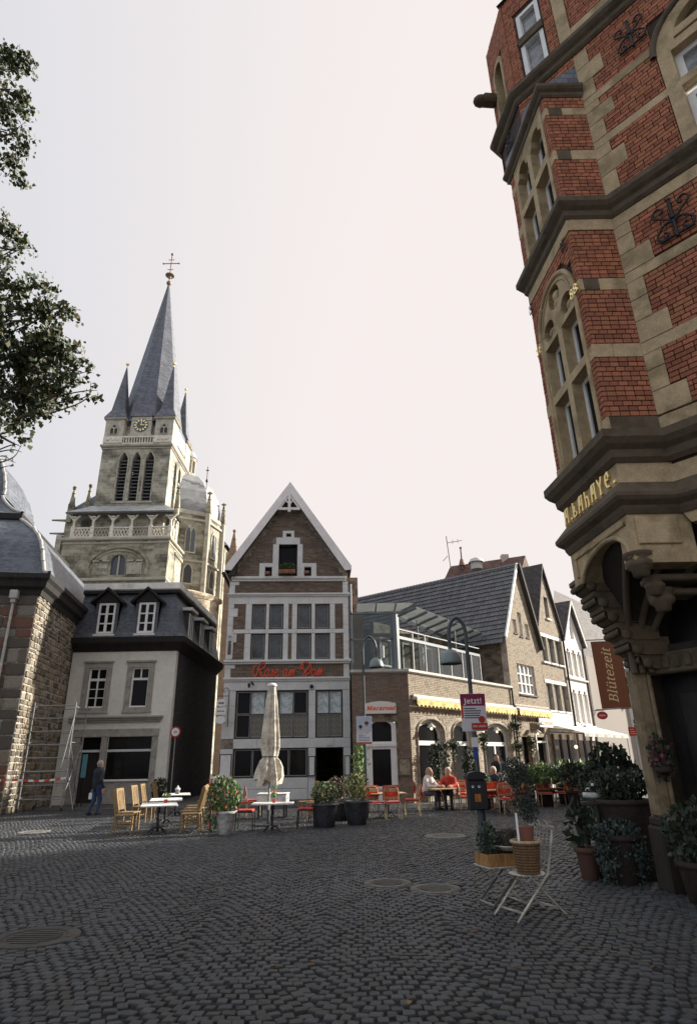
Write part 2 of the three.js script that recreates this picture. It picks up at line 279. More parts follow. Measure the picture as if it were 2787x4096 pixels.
  for (const p of pts) { p.s = seen(_w.setFromMatrixPosition(p.it.m), 0.98); if (p.s < 0) p.s = 1e9; }
  const near = pts.slice().sort((a, b) => a.s - b.s).slice(0, 300); const ns = new Set(near);
  for (const p of near) { const o = new THREE.Mesh(vars[p.v], mats[p.it.k]); o.name = 'cobblestone'; p.it.m.decompose(o.position, o.quaternion, o.scale); o.castShadow = o.receiveShadow = true; pav.add(o); }
  vars.forEach((g, v) => { const its = pts.filter((p) => p.v === v && !ns.has(p)); const im = new THREE.InstancedMesh(g, stuffMat, its.length); im.name = 'cobblestones'; im.userData.kind = 'stuff'; im.castShadow = im.receiveShadow = true; its.forEach((p, i) => { im.setMatrixAt(i, p.it.m); im.setColorAt(i, cols[p.it.k]); }); pav.add(im); });
  { // a few fallen leaves
    const lg = join([quadG([[[0, 0, 0], [0.025, 0.006, 0.03], [0, 0.002, 0.07], [-0.025, 0.008, 0.03]]])]), n = 90, im = new THREE.InstancedMesh(lg, M(1, 1, 1, { ds: true, rough: 0.9 }), n); im.name = 'fallen_leaves'; im.userData.kind = 'stuff'; im.castShadow = im.receiveShadow = true;
    for (let i = 0; i < n; i++) { const z = -rr(5, 20), x = rr(-0.6, 0.5) * -z; e.set(rr(-0.2, 0.2), rr(0, 6.28), rr(-0.2, 0.2)); q.setFromEuler(e); im.setMatrixAt(i, mtx(x, 0.032, z, rr(0.7, 1.2), 1, rr(0.7, 1.2), q)); im.setColorAt(i, new THREE.Color().setRGB(...[[0.16, 0.1, 0.03], [0.2, 0.13, 0.03], [0.1, 0.06, 0.03], [0.22, 0.07, 0.03]][i % 4])); }
    pav.add(im);
  }
  // manhole lids
  const mk = [['round iron manhole lid set in the setts on the shaded side of the square', 0], ['manhole lid with a stone ring, one of a touching pair, farther from the folding chairs', 1], ['manhole lid with a stone ring, one of a touching pair, nearer the folding chairs', 1], ['round iron manhole lid in the street beside the flower shop', 0], ['pale round lid in the setts before the scaffolding', 2], ['pale round lid in the setts between the litter bin and the restaurant', 2]];
  const cIron = M(0.045, 0.044, 0.04, { t: tMott, s: 0.4, rough: 0.55, metal: 0.3 }), cStone = M(0.12, 0.115, 0.10, { t: tMott, s: 0.5 }), cPale = M(0.2, 0.195, 0.175, { t: tMott, s: 0.5 });
  lid.forEach(([x, z, r], i) => {
    const t = thing('manhole_lid', mk[i][0], 'manhole lid', x, 0, z, 0, 'manhole lids in the square'), kind = mk[i][1];
    obj('rim', la([[r * 0.72, 0.0], [r * 0.72, 0.028], [r, 0.028], [r * 1.01, 0.0]], 0, 0, 0, 28), kind === 1 ? cStone : kind === 2 ? cPale : cIron, t);
    obj('lid_plate', [cy(0, 0.006, 0.021, 0, r * 0.7, r * 0.7, 28)], kind === 2 ? cPale : cIron, t);
    const st = []; for (let k = -3; k <= 3; k++) { const w = Math.sqrt(Math.max(0, (r * 0.6) ** 2 - (k * r * 0.17) ** 2)); st.push(bx(-w, w, 0.021, 0.027, k * r * 0.17 - 0.02, k * r * 0.17 + 0.02)); } obj('raised_ribs', st, kind === 2 ? cPale : cIron, t);
  });
}
// ---------------------------------------------------------------- red brick corner house
seed(21);
const P0 = [4.07, -7.0], P1 = [3.4, -7.0], P2 = [3.26, -8.64], AZM = 138.6;
{
  const house = thing('corner_house', 'red brick corner house with sandstone bands and a corbelled bay window over its arcade', 'house');
  const mainD = [Math.sin(AZM * D2R), -Math.cos(AZM * D2R)], onMain = (s) => [P0[0] + mainD[0] * s, P0[1] + mainD[1] * s];
  const bcols = [], bmats = []; for (let i = 0; i < 9; i++) { const t = [0.72, 0.82, 0.9, 0.96, 1, 1.04, 1.1, 1.18, 1.28][i]; const c = new THREE.Color().setRGB(0.345 * t, 0.128 * t * rr(0.85, 1.15), 0.068 * t); bcols.push(c); bmats.push(M(c.r, c.g, c.b, { t: tMott, s: 0.4, rough: 0.8, bt: tMottB, bs: 0.2, b: 0.003 })); }
  const lists = [], addB = (parent, rects, z = -0.02, d = 0.06, nk = 9) => { let l = lists.find((e) => e.parent === parent); if (!l) lists.push(l = { parent, items: [] }); l.items.push(...brickItems(rects, z, d, nk)); };
  const stone = m.sand, ZB = -0.03; // mortar face
  // --- window face of the bay
  const W = grp('bay_front', house, P2[0], 0, P2[1], ry(175.1)), WL = 1.65;
  {
    const winHole = rc(0.20, 1.52, 5.5, 8.72), win2 = rc(0.18, 1.50, 9.62, 11.86);
    obj('wall', pr(rc(0.01, WL - 0.002, 4.5, 12.1), -0.3, ZB, [winHole, win2]), m.mortarRed, W);
    for (const [x0, x1] of [[0, 0.20], [1.52, WL]]) { for (const [a, b] of [[5.72, 6.65], [6.88, 7.81], [8.03, 8.94], [9.55, 10.45], [10.67, 11.49], [11.67, 11.92]]) addB(W, brickRects(x0, x1, a, b, { header: true })); }
    addB(W, brickRects(0.2, 1.52, 8.72, 8.94, { header: true }));
    for (const [a, b] of [[6.65, 6.88], [7.81, 8.03], [10.45, 10.67], [11.49, 11.67]]) for (const [x0, x1] of [[-0.004, 0.2], [1.52, WL + 0.012]]) obj('stone_band', cb(x0, x1, a + 0.004, b - 0.004, -0.2, 0.012, 0.006), stone, W);
    for (const [x0, x1] of [[-0.004, 0.198], [1.522, WL + 0.012]]) obj('stone_band', cb(x0, x1, 5.5, 5.715, -0.25, 0.014, 0.006), stone, W);
    obj('stone_band', cb(-0.004, WL + 0.012, 8.95, 9.16, -0.25, 0.02, 0.006), stone, W);
    obj('stone_band', cb(0.2, 1.52, 11.86, 12.0, -0.25, 0.016, 0.006), stone, W);
    const onArch = (x, y) => { const u = (x - 0.86) / 0.70; return u * u >= 1 || y > 8.0 + 0.74 * Math.sqrt(1 - u * u); };
    obj('spandrel_wall', pr([[0.2, 8.0], [0.2, 8.719], [1.52, 8.719], [1.52, 8.0], ...[...Array(13)].map((_, i) => { const a = i / 12 * Math.PI; return [0.86 + 0.655 * Math.cos(a), 8.0 + 0.695 * Math.sin(a)]; })], -0.2, ZB), m.mortarRed, W);
    addB(W, brickRects(0.2, 1.52, 8.03, 8.72, { header: true, inside: onArch }));
    // lower window: four lights in deep stone, arched tympanum above
    const lights = [[0.30, 0.79, 5.60, 6.72], [0.93, 1.42, 5.60, 6.72], [0.30, 0.79, 6.86, 7.74], [0.93, 1.42, 6.86, 7.74]];
    const arcO = arch(0.20, 1.52, 5.51, 8.0, 0.70, 16);
    obj('window_surround', pr(arcO, -0.21, 0.012, lights.map((l) => rc(...l)).concat([ // tracery pockets
      [...Array(14)].map((_, i) => { const a = i / 14 * 6.283; return [0.86 + 0.20 * Math.cos(a), 8.38 + 0.20 * Math.sin(a)]; }),
      [...Array(12)].map((_, i) => { const a = i / 12 * 6.283; return [0.53 + 0.19 * Math.cos(a), 7.99 + 0.17 * Math.sin(a)]; }),
      [...Array(12)].map((_, i) => { const a = i / 12 * 6.283; return [1.19 + 0.19 * Math.cos(a), 7.99 + 0.17 * Math.sin(a)]; })])), stone, W);
    obj('tympanum_panel', [bx(0.26, 1.46, 7.78, 8.62, -0.2, -0.09)], m.sandDark, W);
    obj('tympanum_carving', [ball(0.86, 8.4, -0.06, 0.10, 1, 1.15, 0.8), ball(0.86, 8.27, -0.06, 0.12, 1.1, 0.6, 0.6), ball(0.53, 7.98, -0.07, 0.09, 1.3, 0.8, 0.6), ball(1.19, 7.98, -0.07, 0.09, 1.3, 0.8, 0.6), ball(0.7, 8.12, -0.06, 0.05), ball(1.02, 8.12, -0.06, 0.05), ball(0.86, 8.05, -0.06, 0.06)], m.sand, W);
    const arcP = (r, k) => [...Array(17)].map((_, i) => { const a = Math.PI * (1 - i / 16); return [0.86 + (0.66 - r) * Math.cos(a), 8.0 + (0.70 - r) * Math.sin(a), k]; });
    obj('arch_moulding', [tb(arcP(0.02, 0.02), 0.04, 8, 40), tb(arcP(0.12, 0.012), 0.022, 6, 40), rod([0.22, 5.56, 0.016], [0.22, 8.0, 0.016], 0.035, 8), rod([1.5, 5.56, 0.016], [1.5, 8.0, 0.016], 0.035, 8)], stone, W);
    const lights2 = [[0.30, 0.79, 9.72, 10.70], [0.93, 1.42, 9.72, 10.70], [0.30, 0.79, 10.86, 11.74], [0.93, 1.42, 10.86, 11.74]];
    const sh = ([x0, x1, y0, y1], top) => top ? [[x0, y0], [x1, y0], [x1, y1 - 0.22], [x1 - 0.08, y1 - 0.17], [x1 - 0.1, y1 - 0.05], [x1 - 0.2, y1], [x0 + 0.2, y1], [x0 + 0.1, y1 - 0.05], [x0 + 0.08, y1 - 0.17], [x0, y1 - 0.22]] : rc(x0, x1, y0, y1);
    obj('window_surround', pr(rc(0.19, 1.51, 9.63, 11.85), -0.21, 0.012, lights2.map((l, i) => sh(l, i > 1))), stone, W);
    for (const [x0, x1, y0, y1] of [...lights, ...lights2]) {
      const f = obj('window_frame', pr(rc(x0 - 0.01, x1 + 0.01, y0 - 0.01, y1 + 0.01), -0.2, -0.15, [rc(x0 + 0.07, x1 - 0.07, y0 + 0.07, y1 - 0.065)]), m.white, W);
      obj('window_pane', bx(x0 + 0.05, x1 - 0.05, y0 + 0.05, y1 - 0.05, -0.185, -0.175), m.glassDark, W);
    }
    obj('year_numeral', txt('18', 0.15, 0.03, 0.01, 7.84, 0.012), m.gold, W);
    obj('year_numeral', txt('88', 0.15, 0.03, 1.40, 7.84, 0.02), m.gold, W);
    // lower stone panel with lettering and the arch under the bay
    obj('lettered_panel', pr([[0, 3.86], [0.24, 3.86], [0.34, 3.95], [0.5, 4.05], [0.72, 4.13], [1.0, 4.17], [1.22, 4.15], [1.4, 4.08], [1.52, 3.96], [1.56, 3.8], [1.652, 3.74], [1.652, 5.05], [0, 5.05]], -0.34, 0.0), stone, W);
    obj('arch_moulding', tb([[0.24, 3.86, 0.0], [0.34, 3.97, 0], [0.5, 4.07, 0], [0.72, 4.15, 0], [1.0, 4.19, 0], [1.22, 4.17, 0], [1.4, 4.1, 0], [1.53, 3.98, 0], [1.58, 3.8, 0]], 0.035, 8, 40), stone, W);
    obj('panel_moulding', [cb(0.14, 1.56, 4.22, 4.27, -0.05, 0.03, 0.008), cb(0.14, 0.19, 3.95, 4.22, -0.05, 0.03, 0.008)], stone, W);
    // gilded lettering from straight strokes: A.LAHAYE.
    const S = { A: [[0, 0, 0.15, 1], [0.55, 0, 0.6, 1], [0.15, 1, 0.75, 1], [0.08, 0.45, 0.58, 0.45], [-0.08, 0, 0.12, 0], [0.48, 0, 0.72, 0], [0.3, 1, 0.36, 0.45]], L: [[0.1, 0, 0.1, 1], [0.1, 0, 0.6, 0.08], [0.6, 0.08, 0.62, 0.3], [0, 1, 0.3, 0.92], [0.1, 0.6, 0.35, 0.75], [0.35, 0.75, 0.35, 0.3]], H: [[0.1, 0, 0.1, 1], [0.1, 0.6, 0.45, 0.62], [0.45, 0.62, 0.55, 0.4], [0.55, 0.4, 0.55, -0.08], [0, 1, 0.25, 0.95], [0, 0, 0.22, 0], [0.55, -0.08, 0.42, -0.12]], Y: [[0.32, 0, 0.32, 0.5], [0.32, 0.5, 0.02, 1], [0.32, 0.5, 0.62, 1], [-0.06, 1, 0.14, 1], [0.5, 1, 0.72, 1], [0.2, 0, 0.46, 0]], E: [[0.5, 0.98, 0.2, 0.9], [0.2, 0.9, 0.05, 0.5], [0.05, 0.5, 0.2, 0.1], [0.2, 0.1, 0.58, 0.04], [0.1, 0.52, 0.5, 0.52], [0.5, 0.98, 0.56, 0.6]], '.': [[0.1, 0, 0.1, 0.16]] };
    let xx = 0.07;
    for (const ch of 'A.LAHAYE.') { const lt = []; for (const [a, b, c, d] of S[ch]) { const k = 0.215, wd = ch === '.' ? 0.05 : (Math.abs(a - c) > Math.abs(b - d) ? 0.024 : 0.036); lt.push(bar([xx + a * k * 0.88, 4.80 + b * k, 0.016 + lt.length * 0.0007], [xx + c * k * 0.88, 4.80 + d * k, 0.016 + lt.length * 0.0007], wd, 0.03)); } obj('gilded_letter', lt, m.gold, W); xx += ch === '.' ? 0.085 : 0.2; }
  }
  // --- side face of the bay (towards the square)
  const L = grp('bay_side', house, P1[0], 0, P1[1], 0), LL = 0.67;
  obj('wall', bx(0.03, LL + 0.2, 4.4, 12.1, -0.3, ZB), m.mortarRed, L);
  for (const [a, b] of [[5.72, 6.65], [6.88, 7.81], [8.03, 8.94], [9.55, 10.45], [10.67, 11.49], [11.67, 11.92]]) addB(L, brickRects(0, LL, a, b, { header: true }));
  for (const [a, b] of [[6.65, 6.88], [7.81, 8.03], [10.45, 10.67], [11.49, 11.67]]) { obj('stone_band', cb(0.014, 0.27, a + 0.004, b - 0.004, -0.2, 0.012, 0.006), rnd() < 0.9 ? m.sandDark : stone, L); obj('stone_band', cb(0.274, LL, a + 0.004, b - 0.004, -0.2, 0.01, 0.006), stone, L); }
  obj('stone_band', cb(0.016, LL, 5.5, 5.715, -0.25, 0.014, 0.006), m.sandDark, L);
  obj('stone_band', cb(0.022, LL, 8.95, 9.16, -0.25, 0.02, 0.006), stone, L);
  obj('lower_panel', cb(0.004, LL + 0.1, 3.72, 5.05, -0.3, 0.002, 0.004), stone, L);
  obj('pilaster_strip', [cb(0.08, 0.6, 3.95, 4.3, -0.05, 0.03, 0.01)], stone, L);
  // --- main wall
  const Mn = grp('main_wall', house, P0[0], 0, P0[1], ry(AZM)), arcW = arch(1.36, 2.62, 9.70, 11.55, 0.64, 14);
  obj('wall', pr(rc(0, 14, 5.0, 16.0), -0.4, ZB, [arch(1.2, 2.78, 9.6, 11.5, 0.82, 14)]), m.mortarRed, Mn);
  obj('wall_lower', pr([[1.25, 0], [14, 0], [14, 5.0], [0, 5.0], [0, 4.4], [0.1, 4.2], [0.3, 4.2], [1.25, 3.2]], -0.4, 0.0), stone, Mn);
  const bandsY = [[5.5, 5.70], [6.67, 6.86], [7.90, 8.08], [8.95, 9.16], [9.52, 9.64], [10.64, 10.80], [11.64, 11.80], [13.5, 13.68], [14.8, 15.0]];
  for (const [a, b] of bandsY) obj('stone_band', cb(0, 3.4, a + 0.003, b - 0.003, -0.2, 0.008, 0.005), stone, Mn);
  let yy = 5.72, qi = 0; const qh = [];
  while (yy < 12.9) { const h = rr(0.30, 0.40), w = qi % 2 ? 0.24 : 0.44; if (!bandsY.some(([a, b]) => yy < b - 0.001 && yy + h > a + 0.001)) { obj('quoin', cb(0, w, yy + 0.003, yy + h - 0.004, -0.2, 0.011, 0.006), stone, Mn); qh.push([0, w, yy, yy + h]); qi++; yy += h; } else { const bb = bandsY.find(([a, b]) => yy < b - 0.001 && yy + h > a + 0.001), h2 = bb[0] - yy; if (h2 > 0.06) { obj('quoin', cb(0, 0.24, yy + 0.003, bb[0] - 0.003, -0.2, 0.011, 0.006), stone, Mn); qh.push([0, 0.24, yy, bb[0]]); } yy = bb[1]; } }
  const mh = [...qh, ...bandsY.map(([a, b]) => [0, 3.4, a, b]), [1.16, 2.82, 9.6, 12.32]];
  addB(Mn, brickRects(0, 3.4, 5.72, 12.98, { holes: mh }), -0.02, 0.05);
  addB(Mn, brickRects(-1.12, 3.4, 13.32, 16.0, { holes: [...mh, [-0.92, -0.36, 13.3, 15.4], [-0.16, 0.08, 13, 16]] }), -0.02, 0.05);
  obj('window_surround', pr(arch(1.17, 2.81, 9.64, 11.5, 0.8, 14), -0.3, 0.012, [rc(1.36, 1.93, 9.74, 11.42), rc(2.05, 2.62, 9.74, 11.42), arch(1.45, 2.53, 11.58, 11.62, 0.5, 12)]), stone, Mn);
  obj('window_hood', tb([...Array(15)].map((_, i) => { const a = Math.PI * (1 - i / 14); return [1.99 + 0.86 * Math.cos(a), 11.5 + 0.86 * Math.sin(a), 0.02]; }), 0.05, 8, 40), m.sandDark, Mn);
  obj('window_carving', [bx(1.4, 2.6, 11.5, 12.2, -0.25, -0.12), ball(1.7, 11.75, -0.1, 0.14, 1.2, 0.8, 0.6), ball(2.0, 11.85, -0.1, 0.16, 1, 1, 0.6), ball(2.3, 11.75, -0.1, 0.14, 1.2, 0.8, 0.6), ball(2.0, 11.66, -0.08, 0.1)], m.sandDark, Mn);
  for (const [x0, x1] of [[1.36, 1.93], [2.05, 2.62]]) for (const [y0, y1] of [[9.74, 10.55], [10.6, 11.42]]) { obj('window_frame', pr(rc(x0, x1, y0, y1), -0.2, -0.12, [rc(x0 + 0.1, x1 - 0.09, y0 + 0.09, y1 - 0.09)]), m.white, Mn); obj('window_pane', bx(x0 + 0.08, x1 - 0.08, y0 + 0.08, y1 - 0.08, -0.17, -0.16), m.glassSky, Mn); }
  obj('pier_strip', cb(-0.15, 0.07, 13.3, 16, -0.2, 0.03, 0.01), stone, Mn);
  // upper wall over the bay, its window, and the narrow return
  obj('upper_wall', pr(rc(-1.12, 0, 12.1, 16), -0.35, ZB, [rc(-0.88, -0.40, 13.42, 15.3)]), m.mortarRed, Mn);
  addB(Mn, brickRects(-1.12, 0, 12.2, 12.98, {}), -0.02, 0.05);
  obj('window_frame', pr(rc(-0.88, -0.40, 13.42, 15.3), -0.16, -0.02, [rc(-0.80, -0.48, 13.5, 14.36), rc(-0.80, -0.48, 14.62, 15.22)]), m.white, Mn);
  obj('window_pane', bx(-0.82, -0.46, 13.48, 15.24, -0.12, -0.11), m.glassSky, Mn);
  obj('window_transom', cb(-0.9, -0.38, 14.38, 14.58, -0.1, 0.03, 0.01), m.sandDark, Mn);
  const uA = onMain(-1.12), R = grp('upper_return', house, 3.22, 0, -8.82, ry(175.1));
  const ul = Math.hypot(uA[0] - 3.22, uA[1] + 8.82);
  obj('wall', pr(rc(0, ul, 12.1, 16), -0.35, ZB, [arch(0.25, 0.65, 13.5, 14.8, 0.25, 8)]), m.mortarRed, R);
  addB(R, brickRects(0, ul, 13.32, 16, { holes: [[0.2, 0.7, 13.4, 15.1]] }), -0.02, 0.05);
  obj('window_frame', pr(arch(0.2, 0.7, 13.45, 14.8, 0.3, 8), -0.2, 0.02, [arch(0.27, 0.63, 13.55, 14.75, 0.22, 8)]), m.sand, R);
  obj('window_pane', bx(0.24, 0.66, 13.5, 15.0, -0.2, -0.19), m.glassDark, R);
  obj('gargoyle', [cb(0.05, 0.28, 14.2, 14.42, 0, 0.3, 0.04), ball(0.16, 14.28, 0.34, 0.13, 1, 0.9, 1.2)], m.sandDark, R);
  // cornices
  const bay = [[4.3, -9.3], P2, P1, P0], far = onMain(6), co = (y, h, o) => [[-0.05, y], [0.02, y], [o * 0.35, y + h * 0.12], [o * 0.42, y + h * 0.34], [o * 0.75, y + h * 0.46], [o, y + h * 0.62], [o, y + h * 0.86], [o * 0.25, y + h], [-0.05, y + h]];
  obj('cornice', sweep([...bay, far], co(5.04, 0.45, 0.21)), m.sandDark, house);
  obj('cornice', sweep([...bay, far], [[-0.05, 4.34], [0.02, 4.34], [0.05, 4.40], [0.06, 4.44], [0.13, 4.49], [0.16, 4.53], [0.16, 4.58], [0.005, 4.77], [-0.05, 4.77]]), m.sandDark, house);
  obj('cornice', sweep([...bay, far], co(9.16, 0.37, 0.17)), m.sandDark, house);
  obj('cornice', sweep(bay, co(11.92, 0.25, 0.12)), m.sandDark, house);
  const up = [[4.3, -9.7], [3.22, -8.82], uA, far];
  obj('cornice', sweep(up, co(12.98, 0.34, 0.17)), m.sandDark, house);
  obj('bay_roof', loft([[[4.2, 12.15, -9.3], [P2[0] - 0.03, 12.16, P2[1]], [P1[0] - 0.03, 12.16, P1[1] + 0.03], [P0[0], 12.16, P0[1] + 0.02]], [[4.3, 12.75, -9.4], [3.26, 12.75, -8.8], [uA[0] + 0.03, 12.75, uA[1]], [P0[0] + 0.02, 12.75, P0[1]]]], false), m.slate, house);
  // wrought iron wall anchors
  const anchor = (par, x, y, s) => { const c = (dx, f) => [[x, y - 0.9 * s * 0.2, 0.05], [x + dx * 0.35 * s, y + f * 0.15 * s, 0.06], [x + dx * 0.75 * s, y + f * 0.55 * s, 0.05], [x + dx * 0.55 * s, y + f * 0.85 * s, 0.05], [x + dx * 0.3 * s, y + f * 0.65 * s, 0.05], [x + dx * 0.45 * s, y + f * 0.5 * s, 0.05]]; obj('wall_anchor', [rod([x, y - s, 0.05], [x, y + s, 0.05], 0.025 * s * 3, 6), ...[1, -1].flatMap((dx) => [tb(c(dx, 1), 0.05 * s, 5, 26), tb(c(dx, -1), 0.05 * s, 5, 26)]), ball(x, y, 0.06, 0.12 * s), ball(x, y + s, 0.05, 0.1 * s), rod([x - 0.7 * s, y - 0.9 * s, 0.05], [x + 0.7 * s, y - 0.9 * s, 0.05], 0.06 * s, 5)], m.iron, par); };
  anchor(Mn, 0.80, 8.5, 0.33); anchor(Mn, 0.93, 12.35, 0.3); anchor(W, 1.48, 8.84, 0.1); anchor(W, 0.1, 8.8, 0.1); anchor(R, 0.5, 12.6, 0.2);
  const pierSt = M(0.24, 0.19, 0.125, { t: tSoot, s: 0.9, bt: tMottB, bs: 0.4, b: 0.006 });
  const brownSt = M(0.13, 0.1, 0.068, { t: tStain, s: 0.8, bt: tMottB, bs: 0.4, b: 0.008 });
  const shadedStone = M(0.032, 0.026, 0.02, { t: tStain, s: 0.9, bt: tMottB, bs: 0.5, b: 0.006 });  // near-black stone: shade of bay underside, pier foot and entrance painted in
  // --- ground floor: pier, corbels, recessed entrance
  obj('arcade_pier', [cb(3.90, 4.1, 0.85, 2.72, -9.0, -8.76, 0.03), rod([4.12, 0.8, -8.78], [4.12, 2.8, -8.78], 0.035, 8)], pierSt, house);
  obj('pier_base', [cb(3.86, 4.2, 0, 0.75, -9.08, -8.68, 0.03), cb(3.88, 4.16, 0.75, 0.85, -9.04, -8.72, 0.02)], shadedStone, house);
  const core = [];
  const cs = [[3.3, 3.86, -8.72, 0.20], [3.44, 3.62, -8.74, 0.19], [3.55, 3.42, -8.76, 0.17], [3.70, 3.18, -8.78, 0.18], [3.82, 2.98, -8.8, 0.17], [3.95, 2.80, -8.85, 0.18]];
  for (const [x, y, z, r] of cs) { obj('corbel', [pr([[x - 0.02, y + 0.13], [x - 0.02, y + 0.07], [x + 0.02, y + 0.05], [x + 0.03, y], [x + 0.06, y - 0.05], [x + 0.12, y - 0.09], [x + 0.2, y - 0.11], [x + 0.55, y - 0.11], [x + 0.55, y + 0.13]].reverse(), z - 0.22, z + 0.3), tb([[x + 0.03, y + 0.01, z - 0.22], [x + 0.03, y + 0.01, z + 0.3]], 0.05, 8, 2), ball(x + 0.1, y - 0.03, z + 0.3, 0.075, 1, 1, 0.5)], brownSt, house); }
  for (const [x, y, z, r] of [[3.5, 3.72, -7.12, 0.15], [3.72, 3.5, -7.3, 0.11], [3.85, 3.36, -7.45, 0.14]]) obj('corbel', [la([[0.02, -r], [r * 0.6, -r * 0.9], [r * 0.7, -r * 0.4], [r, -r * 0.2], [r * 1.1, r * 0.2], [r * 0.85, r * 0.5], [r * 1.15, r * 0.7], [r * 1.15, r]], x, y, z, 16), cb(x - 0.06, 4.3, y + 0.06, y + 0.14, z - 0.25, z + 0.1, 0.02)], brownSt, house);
  { const top = [[3.29, -8.66], [3.42, -7.05], [4.1, -7.02], [4.75, -6.9], [4.9, -8.3], [4.6, -9.3]], bot = [[3.9, -8.85], [3.92, -8.72], [4.02, -8.7], [4.14, -8.68], [4.2, -8.9], [4.1, -9.1]]; const rings = []; for (let k = 0; k <= 12; k++) { const t = k / 12, w = 1 - Math.pow(1 - t, 2.2), y = 4.25 - 1.6 * t; rings.push(top.map((p, i) => [p[0] + (bot[i][0] - p[0]) * w, y, p[1] + (bot[i][1] - p[1]) * w])); } obj('bay_underside', loft(rings), shadedStone, house); for (const i of [1, 2, 3]) obj('vault_rib', tb(rings.map((r) => r[i]), 0.05, 6, 24), brownSt, house); }
  const E = grp('entrance', house, 4.06, 0, -8.92, ry(147)), EL = 2.6;
  obj('jamb', [bx(-0.03, 0.08, 0, 5, -0.6, -0.02)], shadedStone, E);
  obj('tympanum_wall', pr(rc(0, EL, 2.9, 5), -0.35, 0, [arch(0.35, 1.85, 3.0, 3.1, 0.75, 12)]), shadedStone, E);
  obj('arch_moulding', [tb([...Array(13)].map((_, i) => { const a = Math.PI * (1 - i / 12); return [1.1 + 0.78 * Math.cos(a), 3.1 + 0.78 * Math.sin(a), 0.02]; }), 0.05, 8, 40), ...[...Array(11)].map((_, i) => { const a = Math.PI * (1 - (i + 0.5) / 11); return ball(1.1 + 0.9 * Math.cos(a), 3.1 + 0.9 * Math.sin(a), 0.02, 0.055); })], shadedStone, E);
  obj('lintel', [cb(0, EL, 2.62, 2.9, -0.2, 0.05, 0.02), ...[...Array(14)].map((_, i) => cb(0.1 + i * 0.155, 0.2 + i * 0.155, 2.68, 2.84, 0.04, 0.085, 0.02))], m.sandDark, E);
  obj('door', [bx(0, EL, 0, 3.95, -0.5, -0.4), cb(0.3, 1.05, 0.1, 2.4, -0.4, -0.36, 0.01), cb(1.2, 1.95, 0.1, 2.4, -0.4, -0.36, 0.01)], m.dark, E);
  // --- the rest of the block: street side, roof
  const sd = [Math.sin(50 * D2R), -Math.cos(50 * D2R)], st = (s, o = 0) => [4.45 + sd[0] * s + 0.64 * o, -9.35 + sd[1] * s + 0.77 * o];
  const f14 = onMain(14), s14 = st(14);
  const wallQ = (a, b, h) => quadG([[[a[0], 0, a[1]], [b[0], 0, b[1]], [b[0], h, b[1]], [a[0], h, a[1]]]]);
  obj('street_wall', [wallQ(st(0.2), s14, 16), wallQ([f14[0] + 6, f14[1] - 7], f14, 16), quadG([[[3.22, 12.2, -8.82], [st(0)[0], 12.2, st(0)[1]], [st(0)[0], 16, st(0)[1]], [3.22, 16, -8.82]], [[P2[0], 3.95, P2[1]], [st(0)[0], 3.95, st(0)[1]], [st(0)[0], 12.1, st(0)[1]], [P2[0], 12.1, P2[1]]]])], M(0.26, 0.08, 0.05, { t: tBlock, s: 1.2, ds: true }), house);
  obj('roof', quadG([[[...[uA[0] - 0.1, 16, uA[1]]], [f14[0], 16, f14[1]], [f14[0] + 2, 19.5, f14[1] - 7], [8.6, 19.5, -8]], [[uA[0] - 0.1, 16, uA[1]], [8.6, 19.5, -8], [s14[0] - 1, 19.5, s14[1] + 4], [s14[0], 16, s14[1]]], [[f14[0], 16, f14[1]], [s14[0], 16, s14[1]], [s14[0] - 1, 19.5, s14[1] + 4], [f14[0] + 2, 19.5, f14[1] - 7]]]), M(0.09, 0.1, 0.12, { t: tSlate, s: 3, ds: true }), house);
  pieces(lists, 'brick', 'brickwork', unitBrick, bmats, bcols, m.brickW, 300);
  // neighbours along the street behind it (hidden from here; they shade the square)
  ['tall house next to the red brick corner house along the street', 'tall house in the middle of the row past the corner house', 'tall house at the end of the row past the corner house'].forEach((lab, i) => {
    const t = thing('row_house', lab, 'house', 0, 0, 0, 0, 'row of houses past the corner house');
    const a = st(14.05 + i * 11), b = st(25 + i * 11), c = st(25 + i * 11, 9), d = st(14.05 + i * 11, 9);
    obj('wall', [wallQ(a, b, 16), wallQ(b, c, 16), wallQ(c, d, 16), wallQ(d, a, 16)], M(0.4, 0.36, 0.3, { t: tStain, s: 3, ds: true }), t);
    const mid = (p, q) => [(p[0] + q[0]) / 2, 18.2, (p[1] + q[1]) / 2], e1 = mid(a, d), e2 = mid(b, c);
    obj('roof', quadG([[[a[0], 16, a[1]], [b[0], 16, b[1]], e2, e1], [[c[0], 16, c[1]], [d[0], 16, d[1]], e1, e2], [[b[0], 16, b[1]], [c[0], 16, c[1]], e2], [[d[0], 16, d[1]], [a[0], 16, a[1]], e1]]), m.slate, t);
  });
}
